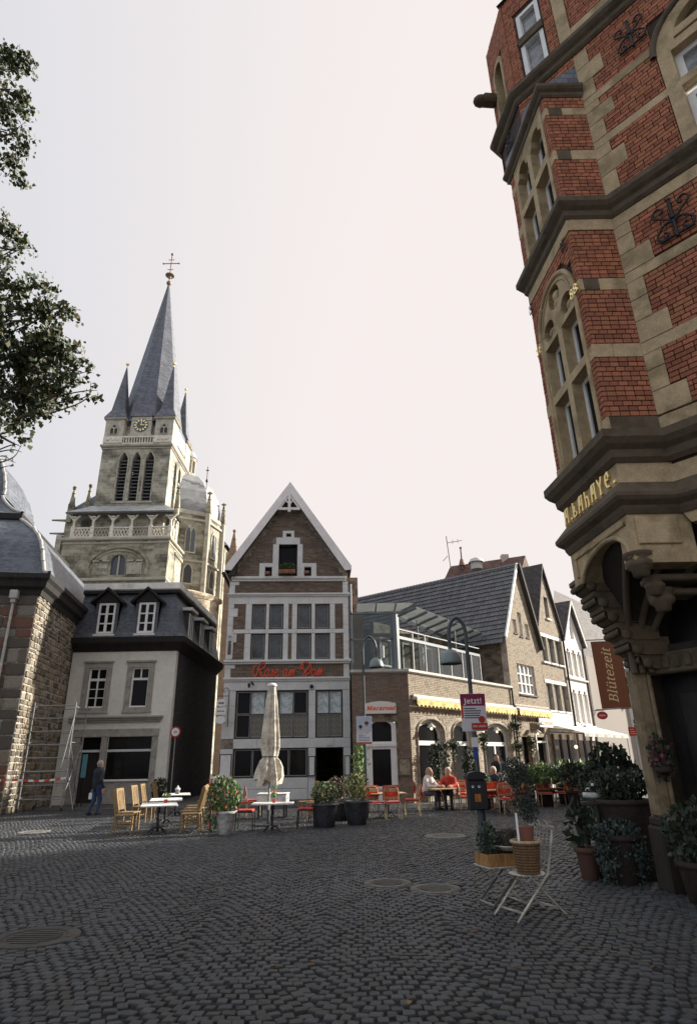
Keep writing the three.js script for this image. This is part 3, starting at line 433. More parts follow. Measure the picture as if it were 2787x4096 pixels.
// ---------------------------------------------------------------- cathedral
seed(31);
{
  const C = thing('cathedral', 'old stone cathedral with a tall slate spire, clock and arcaded gallery above the roofs', 'cathedral', -36, 0, -75);
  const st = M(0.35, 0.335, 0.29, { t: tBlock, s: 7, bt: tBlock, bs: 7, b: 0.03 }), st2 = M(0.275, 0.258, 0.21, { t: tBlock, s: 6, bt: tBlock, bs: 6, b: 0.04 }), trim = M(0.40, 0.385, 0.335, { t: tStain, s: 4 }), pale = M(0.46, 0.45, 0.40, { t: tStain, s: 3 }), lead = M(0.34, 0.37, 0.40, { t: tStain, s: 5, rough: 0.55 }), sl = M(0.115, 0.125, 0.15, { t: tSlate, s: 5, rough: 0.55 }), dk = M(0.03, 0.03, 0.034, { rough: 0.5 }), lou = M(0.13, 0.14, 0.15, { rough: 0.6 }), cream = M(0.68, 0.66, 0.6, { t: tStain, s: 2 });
  // base block
  const B = grp('west_block', C, 0, 0, 1);
  obj('wall', [pr(rc(-0.6, 13, 0, 28.2), -10, 0, [arch(5.9, 7.7, 23.6, 25.4, 0.9, 8)])], st2, B);
  obj('blind_arch', [tb([...Array(21)].map((_, i) => { const a = Math.PI * (1 - i / 20); return [6.85 + 3.8 * Math.cos(a), 24.4 + 2.85 * Math.sin(a), 0.05]; }), 0.2, 8, 50), tb([...Array(21)].map((_, i) => { const a = Math.PI * (1 - i / 20); return [6.85 + 3.3 * Math.cos(a), 24.4 + 2.4 * Math.sin(a), 0.05]; }), 0.1, 8, 50), bx(3.0, 3.4, 23.2, 24.4, 0, 0.2), bx(10.3, 10.7, 23.2, 24.4, 0, 0.2)], st2, B);
  obj('window', [pr(arch(5.9, 7.7, 23.6, 25.4, 0.9, 8), -0.5, -0.3)], M(0.06, 0.07, 0.09, { rough: 0.3 }), B);
  obj('window_mullion', [bx(6.72, 6.9, 23.6, 26.2, -0.3, -0.1)], trim, B);
  for (const x of [4.2, 5.1, 8.5, 9.4]) { obj('blind_niche', [bx(x - 0.34, x + 0.34, 23.7, 25.2, 0.02, 0.1), cy(x - 0.4, 23.6, 25.3, 0.1, 0.09), cy(x + 0.4, 23.6, 25.3, 0.1, 0.09), bx(x - 0.55, x + 0.55, 25.3, 25.5, 0, 0.25)], x < 6 ? st : trim, B); }
  obj('side_niche', [bx(12.99, 13.06, 22, 27, -6, -3), bx(13, 13.2, 27, 27.4, -6.3, -2.7)], st, B);
  obj('cornice', [cb(-0.9, 13.3, 28.2, 28.6, -10, 0.35, 0.1), cb(-0.7, 13.1, 27.75, 27.95, -10, 0.12, 0.04), cb(-0.75, 13.15, 22.8, 23.2, -10.1, 0.3, 0.08)], trim, B);
  // gallery
  const G = grp('gallery', C, 0, 0, 1);
  obj('back_wall', [bx(0.2, 13, 28.6, 32.2, -3.6, -2.4)], st2, G);
  const px_ = [0.35, 2.86, 5.37, 7.88, 10.39, 12.9];
  for (const x of px_) obj('gallery_post', [cb(x - 0.24, x + 0.24, 28.6, 30.2, -0.4, 0.08, 0.04), cy(x, 30.2, 31.5, -0.16, 0.16, 0.14, 10), cb(x - 0.3, x + 0.3, 31.4, 31.6, -0.5, 0.15, 0.04), bar([x, 31.0, -0.16], [x - 0.75, 31.85, -0.16], 0.2, 0.2), bar([x, 31.0, -0.16], [x + 0.75, 31.85, -0.16], 0.2, 0.2)], cream, G);
  for (const z of [-1.3, -2.5]) obj('gallery_post', [cb(12.66, 13.14, 28.6, 30.2, z - 0.24, z + 0.24, 0.04), cy(12.9, 30.2, 31.5, z, 0.16, 0.14, 10), cb(12.6, 13.2, 31.4, 31.6, z - 0.3, z + 0.3, 0.04)], cream, G);
  for (let i = 0; i < 5; i++) { const x0 = px_[i] + 0.24, x1 = px_[i + 1] - 0.24, l = []; l.push(bx(x0, x1, 29.9, 30.08, -0.25, 0.0), bx(x0, x1, 28.65, 28.85, -0.25, 0.0)); const n = 5, w = (x1 - x0) / n; for (let k = 0; k < n; k++) { l.push(bar([x0 + k * w, 28.85, -0.13], [x0 + (k + 1) * w, 29.9, -0.13], 0.1, 0.1), bar([x0 + (k + 1) * w, 28.85, -0.15], [x0 + k * w, 29.9, -0.15], 0.1, 0.1)); } obj('gallery_railing', l, i % 2 ? trim : cream, G); }
  obj('gallery_railing', [bx(12.7, 12.9, 29.9, 30.08, -2.5, -0.3), bx(12.7, 12.9, 28.65, 28.85, -2.5, -0.3), ...[...Array(5)].map((_, k) => bar([12.8, 28.85, -0.4 - k * 0.42], [12.8, 29.9, -0.8 - k * 0.42], 0.1, 0.1))], cream, G);
  obj('gallery_beam', [bx(0.1, 13.15, 31.75, 32.05, -0.35, 0.1), bx(12.85, 13.15, 31.75, 32.05, -3.5, -0.36)], M(0.1, 0.09, 0.08), G);
  obj('gallery_roof', [quadG([[[-0.55, 32.0, 0.7], [13.6, 32.0, 0.7], [11.75, 33.5, -1.1], [1.9, 33.5, -1.1]], [[13.6, 32.0, 0.7], [13.6, 32.0, -6], [11.75, 33.5, -6], [11.75, 33.5, -1.1]], [[-0.55, 32, -6], [-0.55, 32, 0.7], [1.9, 33.5, -1.1], [1.9, 33.5, -6]], [[-0.55, 31.98, -6], [13.6, 31.98, -6], [13.6, 31.98, 0.7], [-0.55, 31.98, 0.7]]])], lead, G);
  // tower shaft with louvred lancets
  const T = grp('tower', C); const X0 = 2.2, X1 = 11.65, ZD = 9.45, la3 = [[4.72, 5.95], [6.50, 7.73], [8.30, 9.55]];
  obj('wall', [pr(rc(X0, X1, 33, 42.4), -1.2, 0, la3.map(([a, b]) => arch(a, b, 34.1, 40.1, 1.3, 12, true))), bx(X0, X1, 24, 33, -ZD, -0.02), bx(X0, X0 + 1, 33, 42.4, -ZD, -1.2), bx(X0 + 1, X1 - 1.2, 33, 42.4, -ZD, -ZD + 1)], st, T);
  { const g = pr(rc(0, ZD - 1.2, 33, 42.4), -1.2, 0, [1.0, 3.1, 5.2].map((a) => arch(a + 0.2, a + 1.4, 34.1, 40.1, 1.3, 12, true))); g.rotateY(Math.PI / 2); g.translate(X1, 0, -1.2); obj('wall', g, st, T); }
  for (const [a, b] of la3) { obj('lancet_moulding', [tb([[a - 0.06, 34.1, 0.03], [a - 0.06, 37, 0.03], [a - 0.06, 40.1, 0.03], [a + 0.2, 40.95, 0.03], [(a + b) / 2, 41.5, 0.03], [b - 0.2, 40.95, 0.03], [b + 0.06, 40.1, 0.03], [b + 0.06, 37, 0.03], [b + 0.06, 34.1, 0.03]], 0.1, 6, 60), bx(a - 0.3, b + 0.3, 33.8, 34.05, -0.3, 0.15)], trim, T); for (let k = 0; k < 13; k++) { const y = 34.25 + k * 0.5; obj('louvre_slat', quadG([[[a, y, -0.25], [b, y, -0.25], [b, y + 0.36, -0.75], [a, y + 0.36, -0.75]], [[a, y - 0.07, -0.25], [b, y - 0.07, -0.25], [b, y, -0.25], [a, y, -0.25]], [[a, y + 0.29, -0.75], [b, y + 0.29, -0.75], [b, y - 0.07, -0.25], [a, y - 0.07, -0.25]]]), lou, T); } }
  for (const a of [1.2, 3.3, 5.4]) for (let k = 0; k < 13; k++) { const y = 34.25 + k * 0.5, z0 = -1.2 - a, z1 = z0 - 1.2; obj('louvre_slat', quadG([[[X1 - 0.25, y, z0], [X1 - 0.25, y, z1], [X1 - 0.75, y + 0.36, z1], [X1 - 0.75, y + 0.36, z0]], [[X1 - 0.25, y - 0.07, z0], [X1 - 0.25, y - 0.07, z1], [X1 - 0.25, y, z1], [X1 - 0.25, y, z0]]]), lou, T); }
  obj('tower_floor', [bx(X0 + 0.1, X1 - 0.1, 42.0, 42.3, -ZD, -0.1)], st2, T);
  obj('cornice', [cb(X0 - 0.35, X1 + 0.35, 42.25, 42.65, -ZD - 0.35, 0.35, 0.12), cb(X0 - 0.15, X1 + 0.15, 41.95, 42.15, -ZD, 0.15, 0.05)], trim, T);
  // parapet storey: corner turrets, balustrade, clock
  const tur = (x0, x1, z0, z1, front) => {
    const cx = (x0 + x1) / 2, cz = (z0 + z1) / 2, e = 0.28;
    const t = grp('corner_turret', C);
    obj('wall', [bx(x0, x1, 42.65, 46.85, z0, z1)], pale, t);
    for (const [dx, w] of [[0, 0.42]]) obj('tracery_window', [pr(arch(cx - 0.62, cx + 0.62, 44.2, 45.2, 0.9, 10, true), z1, z1 + 0.12, [arch(cx - 0.5, cx - 0.06, 44.3, 44.95, 0.3, 6, true), arch(cx + 0.06, cx + 0.5, 44.3, 44.95, 0.3, 6, true), arch(cx - 0.22, cx + 0.22, 45.35, 45.5, 0.25, 6, true)])], trim, t);
    obj('dark_window_fill', bx(cx - 0.5, cx + 0.5, 44.3, 45.7, z1 + 0.005, z1 + 0.02), dk, t);  // dark fill, painted shade of the opening behind the tracery
    obj('parapet_panel', [bx(x0 - 0.02, x1 + 0.02, 42.9, 43.95, z1, z1 + 0.08), ...[0.25, 0.5, 0.75].map((f) => ball(x0 + (x1 - x0) * f, 43.4, z1 + 0.1, 0.22, 1, 1, 0.4))], cream, t);
    obj('cornice', cb(x0 - e, x1 + e, 46.6, 46.9, z0 - e, z1 + e, 0.08), trim, t);
    obj('spirelet', loft([[[x0 - e, 46.9, z1 + e], [x1 + e, 46.9, z1 + e], [x1 + e, 46.9, z0 - e], [x0 - e, 46.9, z0 - e]], [[cx - 0.95, 48.4, cz + 0.95], [cx + 0.95, 48.4, cz + 0.95], [cx + 0.95, 48.4, cz - 0.95], [cx - 0.95, 48.4, cz - 0.95]], [[cx - 0.04, 56.4, cz + 0.04], [cx + 0.04, 56.4, cz + 0.04], [cx + 0.04, 56.4, cz - 0.04], [cx - 0.04, 56.4, cz - 0.04]]]), sl, t);
    obj('finial', [rod([cx, 56.2, cz], [cx, 57, cz], 0.06), ball(cx, 56.9, cz, 0.25)], m.gold, t);
  };
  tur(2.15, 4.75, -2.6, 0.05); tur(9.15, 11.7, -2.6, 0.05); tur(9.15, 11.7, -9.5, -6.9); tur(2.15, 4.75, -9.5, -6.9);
  const K = grp('clock_storey', C);
  obj('wall', [bx(4.7, 9.2, 42.65, 46.3, -3, -1.2), bx(11.2, 11.6, 42.65, 46.3, -7, -2.5), bx(5.55, 8.45, 44.3, 47.3, -2.5, -0.35), cb(5.3, 8.7, 44.1, 44.4, -2.5, -0.15, 0.08)], pale, K);
  obj('balustrade', [bx(4.7, 9.2, 43.75, 44.0, -0.3, 0.05), bx(4.7, 9.2, 42.65, 42.9, -0.3, 0.05), ...[...Array(12)].map((_, i) => cy(4.9 + i * 0.375, 42.9, 43.75, -0.12, 0.1, 0.1, 6))], cream, K);
  obj('balustrade', [bx(11.3, 11.6, 43.75, 44.0, -7, -2.5), ...[...Array(11)].map((_, i) => cy(11.45, 42.65, 43.75, -2.8 - i * 0.4, 0.1, 0.1, 6))], cream, K);
  const dial = obj('clock_face', [cy(0, 0, 0.12, 0, 1.0, 1.0, 28)].map((g) => { g.rotateX(Math.PI / 2); g.translate(7.0, 45.85, -0.36); return g; }), M(0.09, 0.11, 0.14, { rough: 0.5 }), K);
  for (let i = 0; i < 12; i++) { const a = i / 12 * 6.283; obj('hour_mark', bar([7 + 0.62 * Math.sin(a), 45.85 + 0.62 * Math.cos(a), -0.22], [7 + 0.92 * Math.sin(a), 45.85 + 0.92 * Math.cos(a), -0.22], 0.2, 0.05), m.gold, K); }
  obj('clock_hand', bar([7, 45.85, -0.2], [7.1, 46.55, -0.2], 0.1, 0.04), m.gold, K); obj('clock_hand', bar([7, 45.85, -0.18], [7.5, 45.85, -0.18], 0.12, 0.04), m.gold, K);
  obj('dormer_roof', loft([[[5.35, 47.3, -0.2], [8.65, 47.3, -0.2], [8.65, 47.3, -4], [5.35, 47.3, -4]], [[6.0, 48.4, -0.9], [8.0, 48.4, -0.9], [8.0, 48.4, -4], [6.0, 48.4, -4]], [[6.98, 51.2, -2.2], [7.02, 51.2, -2.2], [7.02, 51.2, -4], [6.98, 51.2, -4]]]), sl, K);
  obj('finial', [rod([7, 51, -2.2], [7, 52.2, -2.2], 0.08), ball(7, 52.1, -2.2, 0.28)], m.gold, K);
  obj('parapet_roof', [bx(4.4, 9.4, 46.3, 46.9, -9, -1.0), bx(4.4, 11.6, 46.3, 46.9, -7, -2)], sl, K);
  // spire
  const oct = (cx, cz, r, y, n = 8, ph = Math.PI / 8) => [...Array(n)].map((_, i) => { const a = ph + i / n * 2 * Math.PI; return [cx + r * Math.cos(a), y, cz + r * Math.sin(a)]; });
  const sc = [6.93, -4.72];
  obj('spire', loft([oct(...sc, 4.75, 46.6), oct(...sc, 4.35, 48.5), oct(...sc, 0.12, 75.2)].map((r) => r.reverse())), sl, C);
  obj('spire_cross', [ball(sc[0], 75.4, sc[1], 0.42), rod([sc[0], 75, sc[1]], [sc[0], 81.6, sc[1]], 0.09), rod([sc[0] - 1.3, 79.6, sc[1]], [sc[0] + 1.3, 79.6, sc[1]], 0.08), ball(sc[0], 76.6, sc[1], 0.3), ball(sc[0], 77.0, sc[1], 0.55, 1.4, 0.25, 1.4), ball(sc[0] - 1.3, 79.6, sc[1], 0.16), ball(sc[0] + 1.3, 79.6, sc[1], 0.16), ball(sc[0], 81.6, sc[1], 0.24), rod([sc[0] - 0.5, 78.3, sc[1]], [sc[0] + 0.5, 78.3, sc[1]], 0.06), rod([sc[0] - 0.5, 80.4, sc[1]], [sc[0] + 0.5, 80.4, sc[1]], 0.06)], M(0.3, 0.2, 0.12, { rough: 0.5 }), C);
  // octagon, dome, lantern
  const O = grp('octagon', C, 3.24, 0.14, 6.75); O.scale.setScalar(0.91); const oc = [8.7, -19], PH = -0.12;
  obj('drum_wall', [loft([oct(...oc, 6.35, 25.2, 8, PH).reverse(), oct(...oc, 6.35, 37.6, 8, PH).reverse()])], st2, O);
  const corners = oct(...oc, 6.5, 0, 8, PH);
  for (let i = 0; i < 8; i++) { const [x, , z] = corners[i]; if (z < oc[1] - 3) continue; obj('buttress', [cb(x - 0.35, x + 0.35, 25.2, 38.2, z - 0.35, z + 0.35, 0.08)], trim, O); obj('pinnacle', [loft([[[x - 0.4, 38.2, z + 0.4], [x + 0.4, 38.2, z + 0.4], [x + 0.4, 38.2, z - 0.4], [x - 0.4, 38.2, z - 0.4]], [[x - 0.3, 39.8, z + 0.3], [x + 0.3, 39.8, z + 0.3], [x + 0.3, 39.8, z - 0.3], [x - 0.3, 39.8, z - 0.3]], [[x - 0.08, 41.6, z + 0.08], [x + 0.08, 41.6, z + 0.08], [x + 0.08, 41.6, z - 0.08], [x - 0.08, 41.6, z - 0.08]]]), ball(x, 41.7, z, 0.28), ball(x, 40.6, z, 0.3, 1.2, 0.5, 1.2), rod([x - 0.4, 41.7, z], [x + 0.4, 41.7, z], 0.12)], st2, O); }
  for (let i = 0; i < 8; i++) { // windows and blind arcade per face
    const a = corners[i], b = corners[(i + 1) % 8], cx = (a[0] + b[0]) / 2, cz = (a[2] + b[2]) / 2; if (cz < oc[1]) continue;
    const f = grp('drum_face', O, oc[0] + (cx - oc[0]) * 0.982, 0, oc[1] + (cz - oc[1]) * 0.982, Math.atan2(cx - oc[0], cz - oc[1]));
    obj('window', [pr(arch(-0.7, 0.7, 31.5, 34.6, 1.2, 10, true), 0, 0.05)], M(0.09, 0.1, 0.115, { rough: 0.3 }), f); obj('window_frame', [pr(arch(-0.9, 0.9, 31.3, 34.6, 1.45, 10, true), 0, 0.12, [arch(-0.7, -0.06, 31.5, 34.6, 0.8, 8, true), arch(0.06, 0.7, 31.5, 34.6, 0.8, 8, true)])], st, f);
    obj('window', [pr(arch(-0.6, 0.6, 26.6, 28.6, 0.9, 10, true), 0, 0.04)], dk, f); obj('window_frame', [pr(arch(-0.8, 0.8, 26.4, 28.6, 1.1, 10, true), 0, 0.1, [arch(-0.6, 0.6, 26.6, 28.6, 0.9, 10, true)])], trim, f);
  }
  const ringW = (y0, y1, o) => loft([oct(...oc, 6.3, y0, 8, PH).reverse(), oct(...oc, 6.35 + o, y0 + 0.05, 8, PH).reverse(), oct(...oc, 6.35 + o, y1, 8, PH).reverse(), oct(...oc, 6.2, y1 + 0.1, 8, PH).reverse()]);
  obj('cornice', [ringW(29.9, 30.25, 0.25), ringW(36.6, 37.0, 0.3), ringW(37.6, 38.3, 0.15)], trim, O);
  obj('lower_drum', [la([[6.9, 0], [6.9, 24.4], [7.3, 24.6], [7.3, 25.1], [6.2, 25.6]], oc[0], 0, oc[1], 28)], M(0.42, 0.36, 0.28, { t: tBlock, s: 4, bt: tBlock, bs: 4, b: 0.03 }), O);
  obj('dome', [loft([[5.95, 38.2], [5.95, 40], [5.55, 42.2], [4.6, 44.2], [3.1, 45.8], [1.5, 46.5]].map(([r, y]) => oct(...oc, r, y, 8, PH).reverse()))], M(0.26, 0.28, 0.31, { t: tStain, s: 5, rough: 0.5 }), O);
  obj('dome_dormer', [bx(6, 9, 38.2, 42.4, -14.2, -13), bx(5.8, 9.2, 42.4, 42.7, -14.4, -12.8)], lead, O);
  const LN = grp('lantern', C, 3.24 + 0.91 * oc[0], 0.14 + 0.91 * 46.4, 6.75 + 0.91 * oc[1]); LN.scale.setScalar(0.91);
  obj('lantern_drum', [cy(0, 0, 0.6, 0, 1.4, 1.4, 8), cy(0, 2.9, 3.5, 0, 1.35, 1.45, 8)], trim, LN);
  for (let i = 0; i < 8; i++) obj('lantern_post', cy(1.12 * Math.cos(i * 0.785), 0.6, 2.9, 1.12 * Math.sin(i * 0.785), 0.2, 0.2, 6), trim, LN);
  obj('lantern_cap', la([[1.5, 3.5], [1.35, 3.9], [1.1, 4.6], [0.5, 5.1], [0.05, 5.3]], 0, 0, 0, 12), lead, LN);
  obj('dome_finial', [rod([12.9, 41.5, -16], [12.9, 47, -16], 0.06), ball(12.9, 44.4, -16, 0.2, 1, 1.6, 1), ball(12.9, 46.3, -16, 0.15, 2, 0.6, 1)], m.iron, O);
  // north side chapel left of the tower
  const N = grp('side_chapel', C);
  obj('wall', [bx(-6.2, 3, 0, 36.6, -20, -10)], st2, N);
  obj('buttress', [bx(-7.0, -6.2, 0, 33, -11.5, -9.6), bx(-2.8, -2.0, 0, 37.5, -10, -9.4)], st, N);
  obj('roof', loft([[[-6.4, 36.6, -9.8], [3, 36.6, -9.8], [3, 36.6, -20], [-6.4, 36.6, -20]], [[-1.2, 42, -12.5], [3, 42, -12.5], [3, 42, -17.5], [-1.2, 42, -17.5]]]), sl, N);
  for (const [x, h] of [[-5.6, 41], [-3.2, 41.3]]) obj('pinnacle', [cb(x - 0.4, x + 0.4, 35, 38, -10.3, -9.5, 0.06), loft([[[x - 0.32, 38, -9.6], [x + 0.32, 38, -9.6], [x + 0.32, 38, -10.2], [x - 0.32, 38, -10.2]], [[x - 0.06, h, -9.85], [x + 0.06, h, -9.85], [x + 0.06, h, -9.95], [x - 0.06, h, -9.95]]]), ball(x, h - 0.3, -9.9, 0.3, 1, 1.2, 1), ball(x, h - 1.2, -9.9, 0.3, 1, 0.6, 1)], st2, N);
  for (const y of [35.4, 33.3]) obj('gargoyle', [rod([-6.2, y, -9.9], [-8.2, y + 0.1, -9.9], 0.2, 6, 0.12)], st2, N);
  obj('roof_finial', [rod([0.3, 41, -12.2], [0.5, 48, -12.2], 0.07), ball(0.42, 45, -12.2, 0.25, 1, 1.5, 1), ball(0.4, 43.5, -12.2, 0.2, 1.5, 0.8, 1), ball(0.5, 47.2, -12.2, 0.14)], m.iron, N);
  // choir behind
  const H = grp('choir', C);
  obj('wall', [bx(4, 14.4, 0, 36.5, -60, -26)], st, H); obj('buttress', [cb(14.3, 15.4, 0, 36, -29, -27.5, 0.1), cb(14.3, 15.4, 0, 36, -35, -33.5, 0.1)], pale, H);
  obj('window', [bx(14.38, 14.5, 18, 34, -33, -29.5)], M(0.2, 0.22, 0.26, { rough: 0.3 }), H);
  obj('roof', loft([[[3.6, 36.5, -25.5], [15.0, 36.5, -25.5], [15.0, 36.5, -60], [3.6, 36.5, -60]], [[9.2, 43.5, -27], [9.4, 43.5, -27], [9.4, 43.5, -60], [9.2, 43.5, -60]]]), lead, H);
  const Fp = grp('flying_pinnacle', C); { const x = 19.1, z = -10; obj('pinnacle', [cb(x - 0.9, x + 0.9, 0, 27.5, z - 0.9, z + 0.9, 0.1), loft([[[x - 0.9, 27.5, z + 0.9], [x + 0.9, 27.5, z + 0.9], [x + 0.9, 27.5, z - 0.9], [x - 0.9, 27.5, z - 0.9]], [[x - 0.05, 33.4, z + 0.05], [x + 0.05, 33.4, z + 0.05], [x + 0.05, 33.4, z - 0.05], [x - 0.05, 33.4, z - 0.05]]]), ball(x, 33.3, z, 0.26), ...[0, 1, 2, 3].map((k) => ball(x, 28.4 + k * 1.2, z, 0.95 - k * 0.2, 1, 0.25, 1)), ...[[-0.8, 0.8], [0.8, 0.8], [0.8, -0.8], [-0.8, -0.8]].map(([a, b]) => cy(x + a, 26, 29.4, z + b, 0.2, 0.02, 6))], M(0.25, 0.18, 0.14, { t: tStain, s: 3 }), Fp); }
}
// ---------------------------------------------------------------- stone chapel with bell-shaped slate roof
seed(41);
{
  const CH = thing('stone_chapel', 'rubble stone chapel with a curved bell shaped slate roof behind the scaffolding', 'chapel');
  const bk = [-0.15643, -0.98769], lf = [-0.98769, 0.15643], E0 = [-11.8, -23.2], Lr = 12.3;
  const cp = (b, l) => [E0[0] + bk[0] * b + lf[0] * l, E0[1] + bk[1] * b + lf[1] * l];
  const ring = (i, y) => [cp(i, i), cp(Lr - i, i), cp(Lr - i, Lr - i), cp(i, Lr - i)].map(([x, z]) => [x, y, z]);
  const slateF = M(0.11, 0.125, 0.15, { t: tSlate, s: 2.4, bt: tSlate, bs: 2.4, b: 0.012, rough: 0.42 }), dkw = M(0.022, 0.02, 0.018, { t: tWood, s: 1 });
  const low = [[0.05, 8.62], [0.34, 8.75], [0.5, 9.22], [0.53, 9.22], [0.67, 9.76], [0.70, 9.76], [0.86, 10.2], [0.89, 10.2], [1.12, 10.6], [1.16, 10.6], [1.45, 10.97], [1.5, 10.97], [1.95, 11.36], [2.36, 11.67]];
  obj('lower_roof', loft(low.map(([i, y]) => ring(i, y))), slateF, CH);
  obj('roof_ledge', loft([ring(2.45, 11.62), ring(2.3, 11.72), ring(2.3, 11.98), ring(2.6, 12.03)]), dkw, CH);
  const up = [[2.38, 12.0], [2.89, 12.3], [3.37, 12.68], [3.8, 13.12], [4.08, 13.5]], cup = [[3.95, 13.5], [3.93, 13.8], [3.97, 13.8], [4.03, 14.2], [4.07, 14.2], [4.24, 14.75], [4.28, 14.75], [4.56, 15.35], [4.95, 15.85], [5.45, 16.2], [6.1, 16.4]];
  obj('roof_flare', loft(up.map(([i, y]) => ring(i, y))), slateF, CH);
  obj('cupola', loft(cup.map(([i, y]) => ring(i, y))), slateF, CH);
  const hipM = M(0.42, 0.42, 0.42, { t: tStain, s: 1, rough: 0.4 });
  for (const [pts, nm] of [[low, 'hip_flashing'], [up, 'hip_flashing'], [cup, 'hip_flashing']]) obj(nm, tb(pts.map(([i, y]) => { const [x, z] = cp(i - 0.03, i - 0.03); return [x, y + 0.03, z]; }), 0.075, 8, 60), hipM, CH);
  const path = [cp(0, Lr), cp(0, 0), cp(Lr, 0)];
  obj('eaves_cornice', sweep(path, [[-0.55, 7.78], [-0.3, 7.8], [-0.25, 8.0], [-0.1, 8.1], [-0.05, 8.3], [0.05, 8.42], [0.05, 8.6], [-0.6, 8.7]].map(([o, y]) => [o, y])), dkw, CH);
  // walls of coursed stone
  const wc = [-12.2, -23.5], side = grp('side_wall', CH, wc[0], 0, wc[1], ry(-9)), front = grp('front_wall', CH, wc[0], 0, wc[1], ry(81));
  obj('mortar_core', bx(0.02, 11.5, 0, 8, -0.6, -0.035), M(0.40, 0.385, 0.345, { t: tSoot, s: 1.2 }), side);
  obj('mortar_core', bx(-11.5, -0.03, 0, 8, -0.6, -0.03), M(0.34, 0.32, 0.28, { t: tMott, s: 1.2 }), front);
  const cols = [], mats = []; const pal = [[0.21, 0.185, 0.15], [0.26, 0.235, 0.195], [0.14, 0.122, 0.1], [0.2, 0.19, 0.17], [0.31, 0.285, 0.235], [0.1, 0.088, 0.075], [0.23, 0.185, 0.13], [0.10, 0.085, 0.075], [0.16, 0.085, 0.065], [0.25, 0.23, 0.2]];
  for (const p of pal) { cols.push(new THREE.Color().setRGB(...p)); mats.push(M(...p, { t: tStain, s: 0.9, bt: tMottB, bs: 0.5, b: 0.012 })); }
  const si = [], fi = [];
  for (let y = 0; y < 7.85;) { const h = Math.min(rr(0.15, 0.28), 7.9 - y); for (let x = 0.0; x < 8.2;) { const w = x === 0 ? rr(0.3, 0.5) : rr(0.16, 0.46), q1 = new THREE.Quaternion().setFromEuler(new THREE.Euler(rr(-0.06, 0.06), rr(-0.06, 0.06), rr(-0.05, 0.05))); si.push({ m: mtx(x + w / 2, y + h / 2 + rr(-0.015, 0.015), -0.055 + rr(-0.02, 0.022), (w - 0.03) * rr(0.82, 1), (h - 0.03) * rr(0.78, 1), 0.12, q1), k: rnd() < 0.9 ? Math.floor(rnd() * 7) : 9 }); x += w; } y += h; }
  let dkRow = 0; for (let y = 0; y < 7.85;) { const h = Math.min(rr(0.34, 0.55), 7.9 - y), dark = dkRow++ % 2; for (let x = -0.04; x > -3.2;) { const w = Math.min(dark ? rr(0.7, 1.1) : rr(0.35, 0.7), 9); fi.push({ m: mtx(x - w / 2, y + h / 2, -0.04 + rr(-0.008, 0.014), w - 0.03, h - 0.03, 0.12), k: dark ? [7, 7, 8, 5][Math.floor(rnd() * 4)] : [0, 3, 5, 8, 9, 2][Math.floor(rnd() * 6)] }); x -= w; } y += h; }
  const gst = join([cb(-0.5, 0.5, -0.5, 0.5, -0.5, 0.5, 0.1)]);
  pieces([{ parent: side, items: si }, { parent: front, items: fi }], 'stone_block', 'stone_blocks', gst, mats, cols, M(1, 1, 1, { t: tStain, s: 0.9 }), 300);
  obj('rain_hopper', [cb(-1.02, -0.72, 7.6, 7.95, 0.03, 0.3, 0.03), cb(-0.96, -0.78, 7.45, 7.6, 0.06, 0.25, 0.02)], hipM, front);
  obj('downpipe', [rod([-0.87, 0.2, 0.14], [-0.87, 7.5, 0.14], 0.055, 8)], hipM, front);
}
